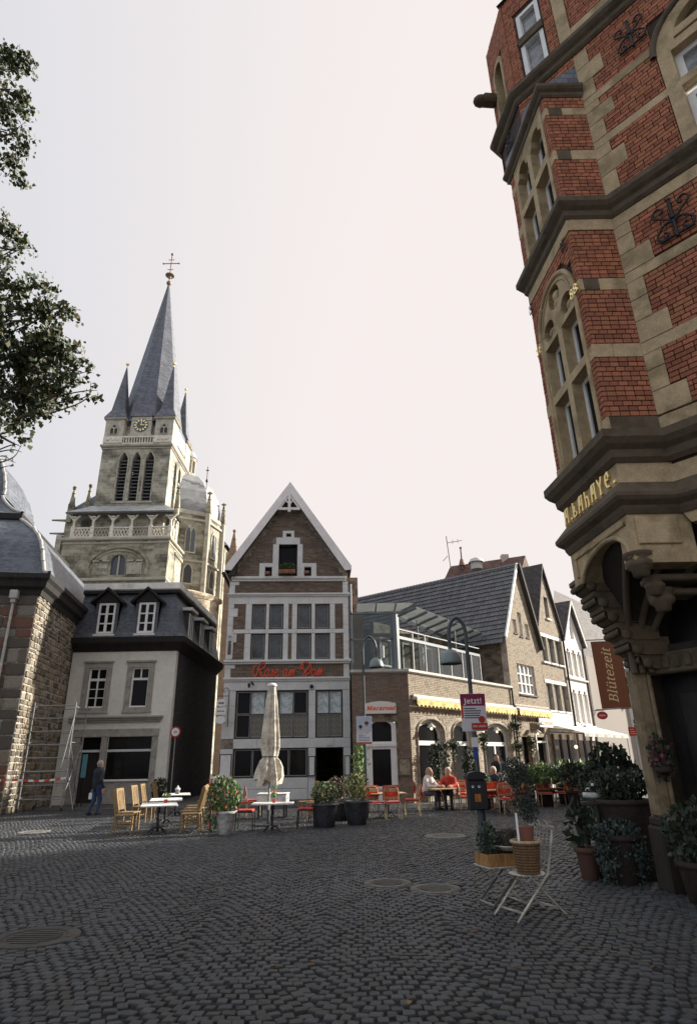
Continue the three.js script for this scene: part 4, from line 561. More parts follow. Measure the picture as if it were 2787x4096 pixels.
// ---------------------------------------------------------------- plastered house with slate mansard
seed(42);
{
  const H = thing('plastered_house', 'pale plastered house with a slate mansard and a shopfront between the chapel and an alley', 'house', -12.6, 0, -29, 0);
  const pl = M(0.73, 0.72, 0.655, { t: tSoft, s: 4, bt: tMottB, bs: 0.6, b: 0.004 }), gr = M(0.33, 0.325, 0.315, { t: tStain, s: 1.5 }), dks = M(0.05, 0.05, 0.052, { t: tSlate, s: 2 }), ms = M(0.085, 0.095, 0.115, { t: tSlate, s: 1.6, bt: tSlate, bs: 1.6, b: 0.01, rough: 0.5 }), dw = M(0.02, 0.018, 0.016, { t: tWood, s: 1 }), zinc = M(0.7, 0.71, 0.72, { t: tStain, s: 3, rough: 0.45 });
  const X1 = 4.45;
  obj('front_wall', pr([[-0.4, 0], [0.5, 0], [0.5, 2.98], [3.75, 2.98], [3.75, 0], [X1, 0], [X1, 6.6], [-0.4, 6.6]], -0.35, 0, [rc(0.5, 1.31, 3.98, 5.75), rc(2.48, 3.27, 3.98, 5.75)]), pl, H);
  obj('side_wall', [bx(X1 - 0.35, X1 - 0.004, 0, 6.6, -9, -0.36)], dks, H);  // dark slate tone has the shade of the alley put into it
  obj('eaves_cornice', [loft([[[-0.4, 6.48, 0.03], [X1 + 0.03, 6.48, 0.03], [X1 + 0.03, 6.48, -9]], [[-0.4, 6.6, 0.12], [X1 + 0.12, 6.6, 0.12], [X1 + 0.12, 6.6, -9]], [[-0.4, 6.85, 0.38], [X1 + 0.38, 6.85, 0.38], [X1 + 0.38, 6.85, -9]], [[-0.4, 7.1, 0.42], [X1 + 0.42, 7.1, 0.42], [X1 + 0.42, 7.1, -9]], [[-0.4, 7.12, 0], [X1, 7.12, 0], [X1, 7.12, -9]]], false)], dw, H);
  const mr = (o, y) => [[-0.45, y, 0.3 - o], [X1 + 0.35 - o, y, 0.3 - o], [X1 + 0.35 - o, y, -9]];
  obj('mansard_roof', loft([mr(0, 7.08), mr(0.25, 7.35), mr(0.75, 9.35)], false), ms, H);
  obj('roof_trim', [loft([mr(0.8, 9.3), mr(0.55, 9.36), mr(0.55, 9.5)], false)], dw, H);
  obj('roof_gutter', [loft([mr(0.56, 9.5), mr(0.5, 9.55), mr(0.52, 9.86), mr(1.2, 9.98)], false), quadG([[[-0.45, 9.97, -0.9], [3.6, 9.97, -0.9], [3.6, 10.1, -9], [-0.45, 10.1, -9]]])], zinc, H);
  const dormer = (x) => {
    const d = grp('dormer', H, x, 0, 0.02);
    obj('dormer_wall', [pr([[-0.55, 7.25], [0.55, 7.25], [0.55, 8.86], [-0.55, 8.86]], -0.6, 0.02, [rc(-0.4, 0.4, 7.3, 8.8)]), quadG([[[0.55, 7.25, 0.02], [0.55, 7.25, -0.6], [0.55, 8.86, -0.9], [0.55, 8.86, 0.02]]])], ms, d);
    obj('dormer_roof', [pr([[-0.78, 8.74], [0, 9.42], [0.78, 8.74], [0.78, 8.84], [0, 9.55], [-0.78, 8.84]], -1.1, 0.28), pr([[-0.6, 8.82], [0.6, 8.82], [0, 9.4]], -0.3, 0.1)], dw, d);
    obj('window_frame', pr(rc(-0.4, 0.4, 7.3, 8.8), -0.02, 0.05, [[-0.31, -0.06], [0.06, 0.31]].flatMap(([a, b]) => [[7.42, 7.78], [7.84, 8.24], [8.3, 8.7]].map(([c, e]) => rc(a, b, c, e)))), m.white, d);
    obj('window_pane', bx(-0.36, 0.36, 7.35, 8.75, -0.01, 0.0), m.glassDark, d);
    obj('window_sill', cb(-0.5, 0.5, 7.2, 7.29, -0.02, 0.16, 0.01), m.white, d);
  };
  dormer(0.96); dormer(2.88);
  for (const z of [-1.9, -4.3, -6.7]) { const d = grp('dormer', H, X1 + 0.05, 0, z, Math.PI / 2); obj('dormer_wall', [bx(-0.5, 0.5, 7.2, 8.7, -0.9, 0)], dks, d); obj('dormer_roof', [bx(-0.62, 0.62, 8.7, 8.85, -1.1, 0.2)], zinc, d); obj('window_frame', pr(rc(-0.38, 0.38, 7.3, 8.6), 0, 0.05, [rc(-0.3, -0.04, 7.4, 8.5), rc(0.04, 0.3, 7.4, 8.5)]), m.white, d); obj('window_pane', bx(-0.34, 0.34, 7.35, 8.55, 0.01, 0.02), m.glassDark, d); }
  const win = (x0, x1, open) => {
    const w = grp('window', H), y0 = 3.98, y1 = 5.75;
    obj('window_surround', [pr(rc(x0 - 0.24, x1 + 0.24, 3.74, 6.0), -0.01, 0.04, [rc(x0, x1, y0, y1)]), cb(x0 - 0.3, x1 + 0.3, 5.97, 6.06, 0, 0.1, 0.015), cb(x0 - 0.27, x1 + 0.27, 3.72, 3.82, 0.0, 0.08, 0.015)], gr, w);
    obj('window_frame', pr(rc(x0, x1, y0, y1), -0.16, -0.08, [rc(x0 + 0.06, (x0 + x1) / 2 - 0.03, 5.28, 5.68), rc((x0 + x1) / 2 + 0.03, x1 - 0.06, 5.28, 5.68), ...(open ? [rc(x0 + 0.06, x1 - 0.06, 4.05, 5.18)] : [0, 1, 2].flatMap((k) => [rc(x0 + 0.06, (x0 + x1) / 2 - 0.03, 4.05 + k * 0.385, 4.4 + k * 0.385), rc((x0 + x1) / 2 + 0.03, x1 - 0.06, 4.05 + k * 0.385, 4.4 + k * 0.385)]))]), m.white, w);
    obj('window_pane', bx(x0 + 0.02, x1 - 0.02, y0 + 0.02, y1 - 0.02, -0.14, -0.13), m.glassDark, w);  // dark sheet; in the open window it replaces the unlit room
  };
  win(0.5, 1.31, false); win(2.48, 3.27, true);
  obj('string_cornice', [cb(-0.1, 4.0, 3.33, 3.42, -0.05, 0.1, 0.02), cb(-0.1, 4.05, 3.42, 3.5, -0.05, 0.16, 0.02), cb(-0.1, 4.1, 3.5, 3.61, -0.05, 0.24, 0.03)], gr, H);
  obj('shop_surround', [cb(0.2, 3.98, 2.72, 3.06, -0.1, 0.08, 0.02), cb(0.2, 0.52, 0, 2.72, -0.1, 0.06, 0.02), cb(1.45, 1.72, 0, 2.72, -0.1, 0.06, 0.02), cb(3.7, 3.96, 0, 2.72, -0.1, 0.06, 0.02), cb(1.72, 3.7, 0, 0.9, -0.15, 0.03, 0.02)], gr, H);
  obj('shop_transom', [cb(0.52, 1.45, 2.1, 2.2, -0.2, -0.05, 0.01), cb(1.72, 3.7, 2.1, 2.2, -0.2, -0.05, 0.01)], m.whiteCool, H);
  obj('shop_sill', cb(1.7, 3.72, 0.9, 0.98, -0.15, 0.1, 0.01), m.white, H);
  obj('shop_window', [bx(1.72, 3.7, 0.95, 2.1, -0.16, -0.15), bx(1.72, 3.7, 2.2, 2.75, -0.16, -0.15), bx(0.52, 1.45, 2.2, 2.75, -0.16, -0.15)], m.glassDark, H);
  obj('shop_door', [bx(0.52, 1.45, 0.05, 2.1, -0.32, -0.28), cb(0.62, 0.7, 0.1, 2.05, -0.28, -0.24, 0.01), cb(1.3, 1.38, 0.1, 2.05, -0.28, -0.24, 0.01)], m.dark, H);
}
// ---------------------------------------------------------------- narrow gabled house with the rose sign
seed(51);
{
  const H = thing('gabled_house', 'narrow brick and grey stone gabled house with white bargeboards and red script sign', 'house', -6.05, 0, -30, ry(87));
  const blue = M(0.70, 0.705, 0.69, { t: tSoft, s: 1.6, bt: tMottB, bs: 0.7, b: 0.004 }), core = M(0.26, 0.22, 0.18, { t: tMott, s: 1 }), dkw = M(0.018, 0.019, 0.022, { t: tWood, s: 0.7, rough: 0.5 }), tile = M(0.06, 0.065, 0.075, { t: tSlate, s: 2 });
  const W = 5.97, F = 0;
  // brick core with openings
  const up = [[1.18, 1.87], [2.04, 2.73], [3.42, 4.12], [4.31, 5.03]];
  const openings = [...up.flatMap(([a, b]) => [rc(a, b, 6.16, 7.42), rc(a, b, 7.64, 8.88)]), rc(0.60, 4.0, 2.58, 4.72), rc(4.35, 5.62, 2.58, 4.72), rc(0.6, 4.0, 0.92, 2.16), rc(2.42, 3.38, 10.36, 12.05), rc(1.74, 2.12, 10.36, 10.86), rc(3.72, 4.1, 10.36, 10.86), rc(2.78, 3.06, 12.45, 12.68)];
  obj('brick_core', pr([[0, 0], [4.36, 0], [4.36, 2.24], [5.63, 2.24], [5.63, 0], [W, 0], [W, 10.5], [2.95, 14.95], [0, 10.5]], -0.4, -0.012, openings), core, H);
  const inG = (x, y) => y < 10.4 ? true : x > 0.12 + (y - 10.45) / 1.58 && x < W - 0.18 - (y - 10.45) / 1.58;
  const cols = []; for (let i = 0; i < 8; i++) { const t = rr(0.7, 1.3); cols.push(new THREE.Color().setRGB(0.18 * t, 0.14 * t * rr(0.9, 1.1), 0.105 * t)); }
  const hole = [...up.map(([a, b]) => [a - 0.3, b + 0.3, 6.1, 9]), [2.12, 3.64, 10.2, 12.45], [2.6, 3.2, 12.3, 12.82], [1.46, 2.2, 10.2, 11.05], [3.6, 4.36, 10.2, 11.05]];
  const br = [...brickRects(0.25, W - 0.25, 10.3, 14.6, { holes: hole, inside: inG, stretch: true }), ...brickRects(0.25, W - 0.25, 9.45, 10.04, { stretch: true }), ...brickRects(0.25, 0.86, 6.16, 8.9, { stretch: true }), ...brickRects(5.28, 5.72, 6.16, 8.9, { stretch: true }), ...brickRects(2.99, 3.16, 6.16, 8.9, { stretch: true }), ...brickRects(0.3, 5.68, 5.33, 5.93, { stretch: true })];
  pieces([{ parent: H, items: brickItems(br, -0.02, 0.05, 8) }], 'brick', 'brickwork', unitBrick, [M(0.2, 0.14, 0.1)], cols, M(1, 1, 1, { t: tMott, s: 0.5 }), 0);
  // stone dressings, each block a part
  const blk = (x0, x1, y0, y1, z = 0.02) => obj('stone_block', cb(x0 + 0.003, x1 - 0.003, y0 + 0.003, y1 - 0.003, -0.2, z, 0.008), blue, H);
  const row = (x0, x1, y0, y1, n, z) => { for (let i = 0; i < n; i++) blk(x0 + (x1 - x0) * i / n, x0 + (x1 - x0) * (i + 1) / n, y0, y1, z); };
  const band = (y0, y1, o, x0 = -0.04, x1 = W + 0.04) => obj('string_course', [cb(x0, x1, y0, y0 + (y1 - y0) * 0.45, -0.2, 0.04 + o * 0.4, 0.01), cb(x0 - 0.02, x1 + 0.02, y0 + (y1 - y0) * 0.45, y1, -0.2, 0.04 + o, 0.015)], blue, H);
  band(10.06, 10.3, 0.12, 0.1, W - 0.12); band(9.27, 9.44, 0.1); band(5.95, 6.15, 0.12); band(5.14, 5.32, 0.1);
  row(0, W, 8.9, 9.27, 6); row(0, W, 4.73, 5.14, 6); row(0.58, W, 2.16, 2.57, 5);
  for (const [x0, x1] of [[0, 0.28], [W - 0.28, W]]) { let y = 5.33, i = 0; for (const [y0, y1] of [[5.33, 5.94], [6.16, 8.9], [9.45, 10.05]]) { y = y0; while (y < y1 - 0.02) { const h = Math.min(y1 - y, 0.42), w = i++ % 3 === 1 && x0 === 0 ? 0.2 : 0; blk(x0, x1 + w, y, y + h, 0.024); y += h; } } }
  for (const x of [[0.87, 1.17], [5.04, 5.29], [2.74, 2.99], [3.16, 3.41]]) for (const [a, b] of [[6.16, 6.75], [6.75, 7.42], [7.64, 8.3], [8.3, 8.9]]) blk(x[0], x[1], a, b, 0.026);
  for (const x of [[1.88, 2.03], [4.13, 4.30]]) for (const [a, b] of [[6.16, 7.42], [7.64, 8.9]]) blk(x[0], x[1], a, b, 0.03);
  row(0.3, 5.72, 7.43, 7.63, 7, 0.034);
  for (const [x0, x1] of [[0, 0.58], [4.02, 4.34], [5.63, W]]) for (const [a, b] of [[0, 0.9], [0.9, 1.75], [1.75, 2.15], [2.58, 3.3], [3.3, 4.05], [4.05, 4.72]]) blk(x0, x1, a, b, 0.02);
  row(0.59, 4.01, 0, 0.45, 3, 0.04); row(0.59, 4.01, 0.46, 0.9, 2, 0.04);
  obj('keystone', pr([[4.84, 2.26], [5.14, 2.26], [5.2, 2.56], [4.78, 2.56]], 0, 0.06), blue, H);
  // niche with a small statue at the left corner
  obj('niche_frame', pr(rc(0.02, 0.33, 6.2, 7.5), 0.0, 0.1, [arch(0.08, 0.27, 6.4, 7.2, 0.12, 8)]), blue, H); obj('niche_statue', [cy(0.175, 6.42, 6.95, 0.05, 0.07, 0.05, 8), ball(0.175, 7.03, 0.05, 0.055)], M(0.14, 0.11, 0.09), H);
  // windows
  const bars = (x0, x1, y0, y1, nx, ny, name = 'window_frame') => { const hs = [], f = 0.055, b = 0.045, w = (x1 - x0 - 2 * f - (nx - 1) * b) / nx, h = (y1 - y0 - 2 * f - (ny - 1) * b) / ny; for (let i = 0; i < nx; i++) for (let j = 0; j < ny; j++) { const a = x0 + f + i * (w + b), c = y0 + f + j * (h + b); hs.push(rc(a, a + w, c, c + h)); } return hs; };
  const lightLine = M(0.5, 0.5, 0.48, { rough: 0.5 });
  const win = (x0, x1, y0, y1, nx, ny, pane) => { const w = grp('window', H); const hs = bars(x0, x1, y0, y1, nx, ny); obj('window_frame', pr(rc(x0, x1, y0, y1), -0.2, -0.06, hs), dkw, w); obj('glazing_bead', hs.map((h) => { const [a, c] = h[0], [b, d] = h[2]; return pr(h, -0.09, -0.075, [rc(a + 0.018, b - 0.018, c + 0.018, d - 0.018)]); }), lightLine, w); hs.forEach((h, i) => { const [a, c] = h[0], [b, d] = h[2]; const pm = pane(i); obj('window_pane', pm === gLit ? bx(a, b, c, d, -0.14, -0.134) : bx(a, b, c, d, -0.15, -0.13), pm, w); if (pm === gLit) obj('roller_blind', bx(a, b, c, d, -0.185, -0.18), blind, w); }); };
  const gCurt = M(0.06, 0.063, 0.068, { rough: 0.1, t: tMott, s: 0.8 }), gCol = M(0.13, 0.115, 0.08, { rough: 0.15, t: tMott, s: 0.25 }), gLit = M(0.95, 0.97, 0.97, { rough: 0.03, trans: 1, ior: 1.5 }), blind = M(0.55, 0.57, 0.58, { rough: 0.9, t: tMott, s: 0.5 });
  for (const [a, b] of up) { win(a, b, 6.17, 7.41, 1, 1, () => gCurt); win(a, b, 7.65, 8.87, 1, 1, () => gCurt); }
  win(0.61, 3.99, 2.59, 4.71, 5, 2, (i) => i % 2 === 0 ? (i === 0 ? m.glassDark : gCol) : (i === 3 || i === 7 ? gLit : m.glassDark));
  win(4.36, 5.61, 2.59, 4.71, 2, 2, (i) => i % 2 === 0 ? gCol : gLit);
  win(0.61, 3.99, 0.93, 2.15, 4, 1, () => m.glassDark);
  obj('door_leaf', [cb(4.38, 4.43, 0.02, 2.2, -1.2, -0.3, 0.01)], m.dark, H);
  obj('hall_floor', bx(0.3, W - 0.3, -0.1, 0.02, -11.8, -0.1), M(0.12, 0.1, 0.08), H);
  // gable openings
  obj('gable_surround', pr([[1.46, 10.3], [1.46, 11.03], [2.12, 11.03], [2.12, 12.05], [2.27, 12.05], [2.27, 12.42], [2.6, 12.42], [2.6, 12.8], [3.2, 12.8], [3.2, 12.42], [3.5, 12.42], [3.5, 12.05], [3.65, 12.05], [3.65, 11.03], [4.36, 11.03], [4.36, 10.3]], -0.2, 0.03, [rc(2.42, 3.38, 10.34, 12.05), rc(1.74, 2.1, 10.34, 10.84), rc(3.74, 4.1, 10.34, 10.84), rc(2.78, 3.04, 12.46, 12.66)]), blue, H);
  obj('dark_gable_fill', [bx(2.4, 3.4, 10.34, 12.06, -0.39, -0.3), bx(1.72, 2.12, 10.34, 10.86, -0.39, -0.25), bx(3.72, 4.12, 10.34, 10.86, -0.39, -0.25), bx(2.76, 3.06, 12.44, 12.68, -0.39, -0.12)], m.glassDark, H);  // dark sheets stand in for the shade inside the gable openings
  // roof and bargeboards
  const A = [2.95, 15.35], Lp = [-0.22, 10.62], Rp = [6.14, 10.62], bb = M(0.82, 0.79, 0.775, { t: tSoft, s: 2, rough: 0.6 });
  obj('roof', [pr([[-0.2, 10.62], A, [6.12, 10.62], [6.12, 10.5], [2.95, 15.15], [-0.2, 10.5]], -12, 0.4)], tile, H);
  obj('roof_underside', [pr([[-0.1, 10.3], [0.35, 10.9], [0.3, 10.3]], -12, 0.38)], m.dark, H);
  obj('bargeboard', pr([[-0.22, 10.55], [-0.22, 10.75], [2.95, 15.42], [2.95, 14.78], [0.16, 10.62], [0.1, 10.52]], 0.41, 0.47), bb, H);
  obj('bargeboard', pr([[6.14, 10.55], [6.14, 10.75], [2.953, 15.42], [2.953, 14.78], [5.74, 10.62], [5.8, 10.52]], 0.41, 0.47), bb, H);
  obj('gable_truss', [cb(2.32, 3.5, 13.82, 13.96, 0.36, 0.45, 0.01), cb(2.86, 3.0, 13.7, 14.95, 0.38, 0.48, 0.01), bar([2.4, 13.9, 0.4], [2.93, 14.7, 0.4], 0.1, 0.05), bar([3.46, 13.9, 0.4], [2.93, 14.7, 0.4], 0.1, 0.05), bar([2.93, 14.15, 0.42], [2.6, 14.5, 0.42], 0.07, 0.05), bar([2.93, 14.15, 0.42], [3.26, 14.5, 0.42], 0.07, 0.05)], bb, H);
  // side walls, right return of brick, drainpipe
  obj('side_wall', [bx(0, 0.3, 0, 10.4, -12, -0.41), bx(W - 0.3, W, 0, 10.4, -12, -0.41), bx(0.3, W - 0.3, 0, 10.4, -12, -11.8)], M(0.2, 0.17, 0.14, { t: tBlock, s: 1.5 }), H);
  obj('party_wall', [bx(W + 0.002, W + 0.5, 0, 10.3, -3, -0.15)], M(0.27, 0.19, 0.15, { t: tBlock, s: 1.2 }), H);
  obj('downpipe', [rod([W + 0.12, 0.1, 0.02], [W + 0.12, 9.9, 0.02], 0.06, 8)], M(0.3, 0.33, 0.36, { rough: 0.5 }), H);
  obj('eaves_gutter', [rod([-0.3, 10.4, 0.35], [-0.3, 10.4, -12], 0.09, 8)], m.iron, H);
  // script sign: Rose am Dom, stroke by stroke
  const red = M(0.85, 0.10, 0.035, { rough: 0.4 });
  const P = { R: [[[0.28, 0.9], [0.05, 0.75], [0.02, 0.35], [0.22, 0.02], [0.42, 0.25]], [[0.38, -0.02], [0.5, 0.5], [0.62, 1.02], [0.95, 1.08], [1.12, 0.88], [0.95, 0.62], [0.55, 0.52], [0.35, 0.6]], [[0.62, 0.52], [0.78, 0.3], [0.95, 0.02], [1.2, 0.06]]], o: [[[0.24, 0.44], [0.08, 0.34], [0.05, 0.12], [0.18, 0.0], [0.36, 0.1], [0.4, 0.32], [0.24, 0.44], [0.2, 0.38]]], s: [[[0.0, 0.02], [0.22, 0.3], [0.26, 0.46], [0.34, 0.2], [0.26, 0.02], [0.1, 0.04]]], e: [[[0.05, 0.18], [0.28, 0.26], [0.32, 0.4], [0.18, 0.44], [0.06, 0.24], [0.12, 0.02], [0.3, 0.02], [0.45, 0.16]]], a: [[[0.34, 0.4], [0.16, 0.44], [0.04, 0.22], [0.1, 0.02], [0.26, 0.08], [0.38, 0.42]], [[0.38, 0.44], [0.34, 0.08], [0.5, 0.04]]], m: [[[0.0, 0.0], [0.14, 0.4], [0.16, 0.42]], [[0.1, 0.02], [0.26, 0.4], [0.34, 0.42], [0.3, 0.02]], [[0.3, 0.02], [0.48, 0.4], [0.56, 0.42], [0.54, 0.08], [0.66, 0.04]]], D: [[[0.0, 0.72], [0.2, 0.95], [0.3, 0.7], [0.1, 0.5], [-0.05, 0.66], [0.3, 0.62], [0.75, 0.1]], [[0.1, 0.98], [0.6, 1.06], [1.05, 0.85], [1.1, 0.45], [0.8, 0.08], [0.45, 0.04], [0.5, 0.2], [0.85, 0.6], [0.9, 0.95]]] };
  let x = 1.32; const sx = 0.475, sy = 0.6;
  for (const [ch, adv] of [['R', 1.2], ['o', 0.54], ['s', 0.44], ['e', 0.86], ['a', 0.56], ['m', 1.06], ['D', 1.2], ['o', 0.54], ['m', 0.7]]) { const up = ch === 'R' || ch === 'D' ? 1 : 1.2; obj('sign_letter', P[ch].map((q) => tb(q.map(([a, b]) => [x + a * sx + b * sy * 0.14, 5.36 + b * sy * up, 0.1]), 0.026, 6, q.length * 8)), red, H); x += adv * sx; }
  obj('floodlight', [bar([1.3, 5.12, 0.05], [1.42, 4.95, 0.35], 0.06, 0.06), cy(1.22, 4.83, 5.02, 0.3, 0.05, 0.07, 8)], m.iron, H); obj('wall_camera', ball(4.15, 4.88, 0.1, 0.09), m.iron, H);
}
// ---------------------------------------------------------------- corner restaurant with glazed roof terrace
seed(61);
const M0 = [2.35, -26.3], AZS = 39.5;
const sp = (s, o = 0) => { const a = AZS * D2R; return [M0[0] + Math.sin(a) * s + Math.cos(a) * o, M0[1] - Math.cos(a) * s + Math.sin(a) * o]; };
const buff = []; for (let i = 0; i < 8; i++) { const t = rr(0.78, 1.22); buff.push(new THREE.Color().setRGB(0.345 * t, 0.288 * t * rr(0.95, 1.05), 0.215 * t)); }
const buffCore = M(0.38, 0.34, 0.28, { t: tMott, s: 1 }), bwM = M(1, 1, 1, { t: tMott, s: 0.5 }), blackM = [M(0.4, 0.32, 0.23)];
const whitewash = M(0.74, 0.74, 0.72, { t: tSoft, s: 1.2, rough: 0.6 });
{
  const R = thing('corner_restaurant', 'low brick corner restaurant with a glazed roof terrace, arched windows and white door', 'restaurant');
  const fr = grp('front_wall', R, M0[0], 0, M0[1], 0), sd = grp('street_wall', R, M0[0], 0, M0[1], ry(AZS));
  // front: x from -2.3 to 0
  obj('brick_core', pr(rc(-2.35, -0.03, 0, 4.95), -0.4, -0.012, [rc(-1.82, -0.59, 0, 3.1), ]), M(0.2, 0.16, 0.13, { t: tMott, s: 1 }), fr);
  const dcols = []; for (let i = 0; i < 6; i++) { const t = rr(0.7, 1.3); dcols.push(new THREE.Color().setRGB(0.20 * t, 0.15 * t, 0.115 * t)); }
  pieces([{ parent: fr, items: brickItems(brickRects(-2.35, 0, 0, 4.95, { stretch: true, holes: [[-1.9, -0.5, 0, 3.3]] }), -0.02, 0.05, 6) }], 'brick', 'brickwork', unitBrick, blackM, dcols, bwM, 0);
  obj('door_surround', pr(rc(-1.9, -0.5, 0, 3.3), -0.2, 0.015, [rc(-1.82, -0.59, 0, 3.02)]), M(0.2, 0.16, 0.13, { t: tBlock, s: 1 }), fr);
  obj('door_frame', pr(arch(-1.82, -0.59, 0, 2.9, 0.2, 8), -0.15, -0.02, [arch(-1.6, -0.77, 2.27, 2.85, 0.2, 8), rc(-1.57, -0.83, 0.62, 1.98)]), m.white, fr);
  obj('door_glass', [bx(-1.65, -0.75, 0.5, 3.05, -0.12, -0.1)], m.glassDark, fr);
  obj('door_sill', cb(-1.62, -0.78, 0.5, 0.6, -0.02, 0.06, 0.01), m.white, fr); obj('door_transom', cb(-1.82, -0.59, 2.08, 2.2, -0.02, 0.05, 0.01), m.white, fr);
  const hs = [[0.52, 2.5], [3.3, 5.0], [6.1, 8.75]];
  obj('brick_core', pr(rc(0, 9.6, 0, 4.95), -0.4, -0.012, hs.map(([a, b]) => arch(a, b, 0.35, 2.62, 0.5, 10))), buffCore, sd);
  const arcIn = (x, y) => !hs.some(([a, b]) => { if (x < a - 0.12 || x > b + 0.12) return false; if (y < 2.62) return true; const u = (x - (a + b) / 2) / ((b - a) / 2 + 0.12); return u * u < 1 && y < 2.66 + 0.6 * Math.sqrt(1 - u * u); });
  pieces([{ parent: sd, items: brickItems(brickRects(0, 9.6, 0, 4.95, { stretch: true, inside: arcIn }), -0.02, 0.05, 8) }], 'brick', 'brickwork', unitBrick, blackM, buff, bwM, 0);
  hs.forEach(([a, b], i) => {
    const w = grp('arched_window', sd);
    obj('arch_trim', [tb([...Array(13)].map((_, k) => { const t = Math.PI * (1 - k / 12); return [(a + b) / 2 + ((b - a) / 2 + 0.06) * Math.cos(t), 2.62 + 0.56 * Math.sin(t), 0.0]; }), 0.06, 6, 30), rod([a - 0.06, 0.35, 0], [a - 0.06, 2.62, 0], 0.06), rod([b + 0.06, 0.35, 0], [b + 0.06, 2.62, 0], 0.06)], M(0.3, 0.24, 0.18, { t: tMott, s: 0.5 }), w);
    const md = (a + b) / 2; obj('window_frame', pr(arch(a, b, 0.35, 2.62, 0.5, 10), -0.28, -0.16, i === 2 ? [rc(a + 0.1, md - 0.06, 0.5, 2.12), rc(md + 0.06, b - 0.16, 0.5, 2.12), arch(a + 0.1, b - 0.16, 2.3, 2.55, 0.42, 8)] : [rc(a + 0.1, b - 0.16, 0.5, 2.12), arch(a + 0.1, b - 0.16, 2.3, 2.55, 0.42, 8)]), whitewash, w);
    obj('window_pane', bx(a + 0.05, b - 0.1, 0.45, 3.0, -0.24, -0.22), m.glassDark, w); obj('window_sill', cb(a - 0.05, b + 0.05, 0.27, 0.36, -0.2, 0.08, 0.01), whitewash, w);
  });
  const cap = M(0.5, 0.5, 0.49, { t: tStain, s: 2, rough: 0.5 });
  obj('terrace_coping', sweep([[-0.05, -26.3], M0, sp(9.62)], [[-0.5, 4.95], [0.02, 4.95], [0.1, 5.0], [0.1, 5.1], [-0.5, 5.13]]), cap, R);
  obj('terrace_floor', quadG([[[-0.05, 4.97, -26.5], [2.3, 4.97, -26.4], [...sp(9.6).slice(0, 1), 4.97, sp(9.6)[1]], [-0.05, 4.97, -38]]]), M(0.15, 0.14, 0.13), R);
  obj('side_wall', quadG([[[-0.05, 0, -38], [-0.05, 0, -26.7], [-0.05, 4.95, -26.7], [-0.05, 4.95, -38]]]), M(0.2, 0.16, 0.13, { ds: true }), R);
  obj('downpipe', [rod([9.5, 0, 0.08], [9.5, 5, 0.08], 0.05, 8)], m.iron, sd);
  // glazed terrace: posts, glass, canopy
  const steel = M(0.16, 0.18, 0.19, { rough: 0.45, metal: 0.3 }), gl = M(0.55, 0.60, 0.60, { rough: 0.03, trans: 1, ior: 1.5 }), T = grp('glass_terrace', R, 2.05, 5.12, -26.75, ry(AZS));
  const vs = [0, 1.1, 2.1, 3.2, 4.3, 5.4, 6.3, 7.2];
  for (const s of vs) obj('terrace_post', cb(s - 0.03, s + 0.03, 0, s < 3 ? 1.75 : 1.45, -0.04, 0.04, 0.006), M(0.42, 0.43, 0.43, { rough: 0.4 }), T);
  obj('terrace_rail', [cb(0, 7.2, 1.32, 1.46, -0.06, 0.06, 0.01), cb(0, 7.2, 1.72, 1.78, -0.05, 0.05, 0.01)], steel, T);
  for (let i = 0; i + 1 < vs.length; i++) obj('terrace_glass', bx(vs[i] + 0.04, vs[i + 1] - 0.04, 0.03, 1.31, -0.008, 0.004), gl, T);
  obj('terrace_corner_post', [cb(-0.22, -0.02, 0, 2.4, -0.1, 0.1, 0.01)], steel, T);
  for (const s of [2.1, 5.5]) obj('canopy_post', rod([s, 0, -0.35], [s, 2.5, -0.35], 0.04, 8), steel, T);
  const Fz = grp('terrace_front', R, -0.02, 5.12, -26.72, 0);
  obj('terrace_panel', [bx(0.1, 0.6, 0.05, 2.45, -0.35, -0.3)], M(0.42, 0.23, 0.09, { t: tWood, s: 1 }), Fz);
  obj('terrace_frame', [cb(0.0, 0.09, 0, 2.6, -0.1, 0, 0.01), cb(0, 2.0, 1.28, 1.36, -0.06, 0, 0.01), cb(1.75, 2.0, 0, 2.45, -0.1, 0.0, 0.01), cb(0, 2.0, 2.42, 2.5, -0.1, 0, 0.01)], steel, Fz);
  obj('terrace_glass', [bx(0.09, 1.75, 0.02, 2.42, -0.05, -0.04)], gl, Fz);
  obj('terrace_inner_wall', [bx(0.62, 2.0, 0, 2.4, -3.2, -3.1)], M(0.05, 0.05, 0.055), Fz);
  // canopy of glass panes: front strip then stepping along the street side
  const cg = M(0.90, 0.97, 0.95, { rough: 0.35, trans: 0.7, ior: 1.3, ds: true });
  const CN = grp('glass_canopy', R, 0, 0, 0), q3 = (a, b, c, d) => quadG([[a, b, c, d]]);
  const mixp = (p, q, t) => [p[0] + (q[0] - p[0]) * t, p[1] + (q[1] - p[1]) * t], oA = [2.96, -27.0], oB = [8.3, -35.2], iA = [2.2, -28.4], iB = [7.35, -37.5];
  for (let i = 0; i < 3; i++) { const x0 = 0.3 + i * 0.85, x1 = x0 + 0.82, e = i === 2 ? 0.15 : 0; obj('canopy_pane', q3([x0, 7.92, -26.25], [x1 + e - 0.1 * (i === 2), 7.92, -26.25 - 0.1 * (i === 2)], [x1 - (i === 2 ? 0.6 : 0), 7.86, -27.6], [x0, 7.86, -27.6]), cg, CN); obj('canopy_rafter', bar([x1 + 0.015, 7.86, -26.2], [x1 + 0.015 - (i === 2 ? 0.5 : 0), 7.8, -27.7], 0.06, 0.1), steel, CN); }
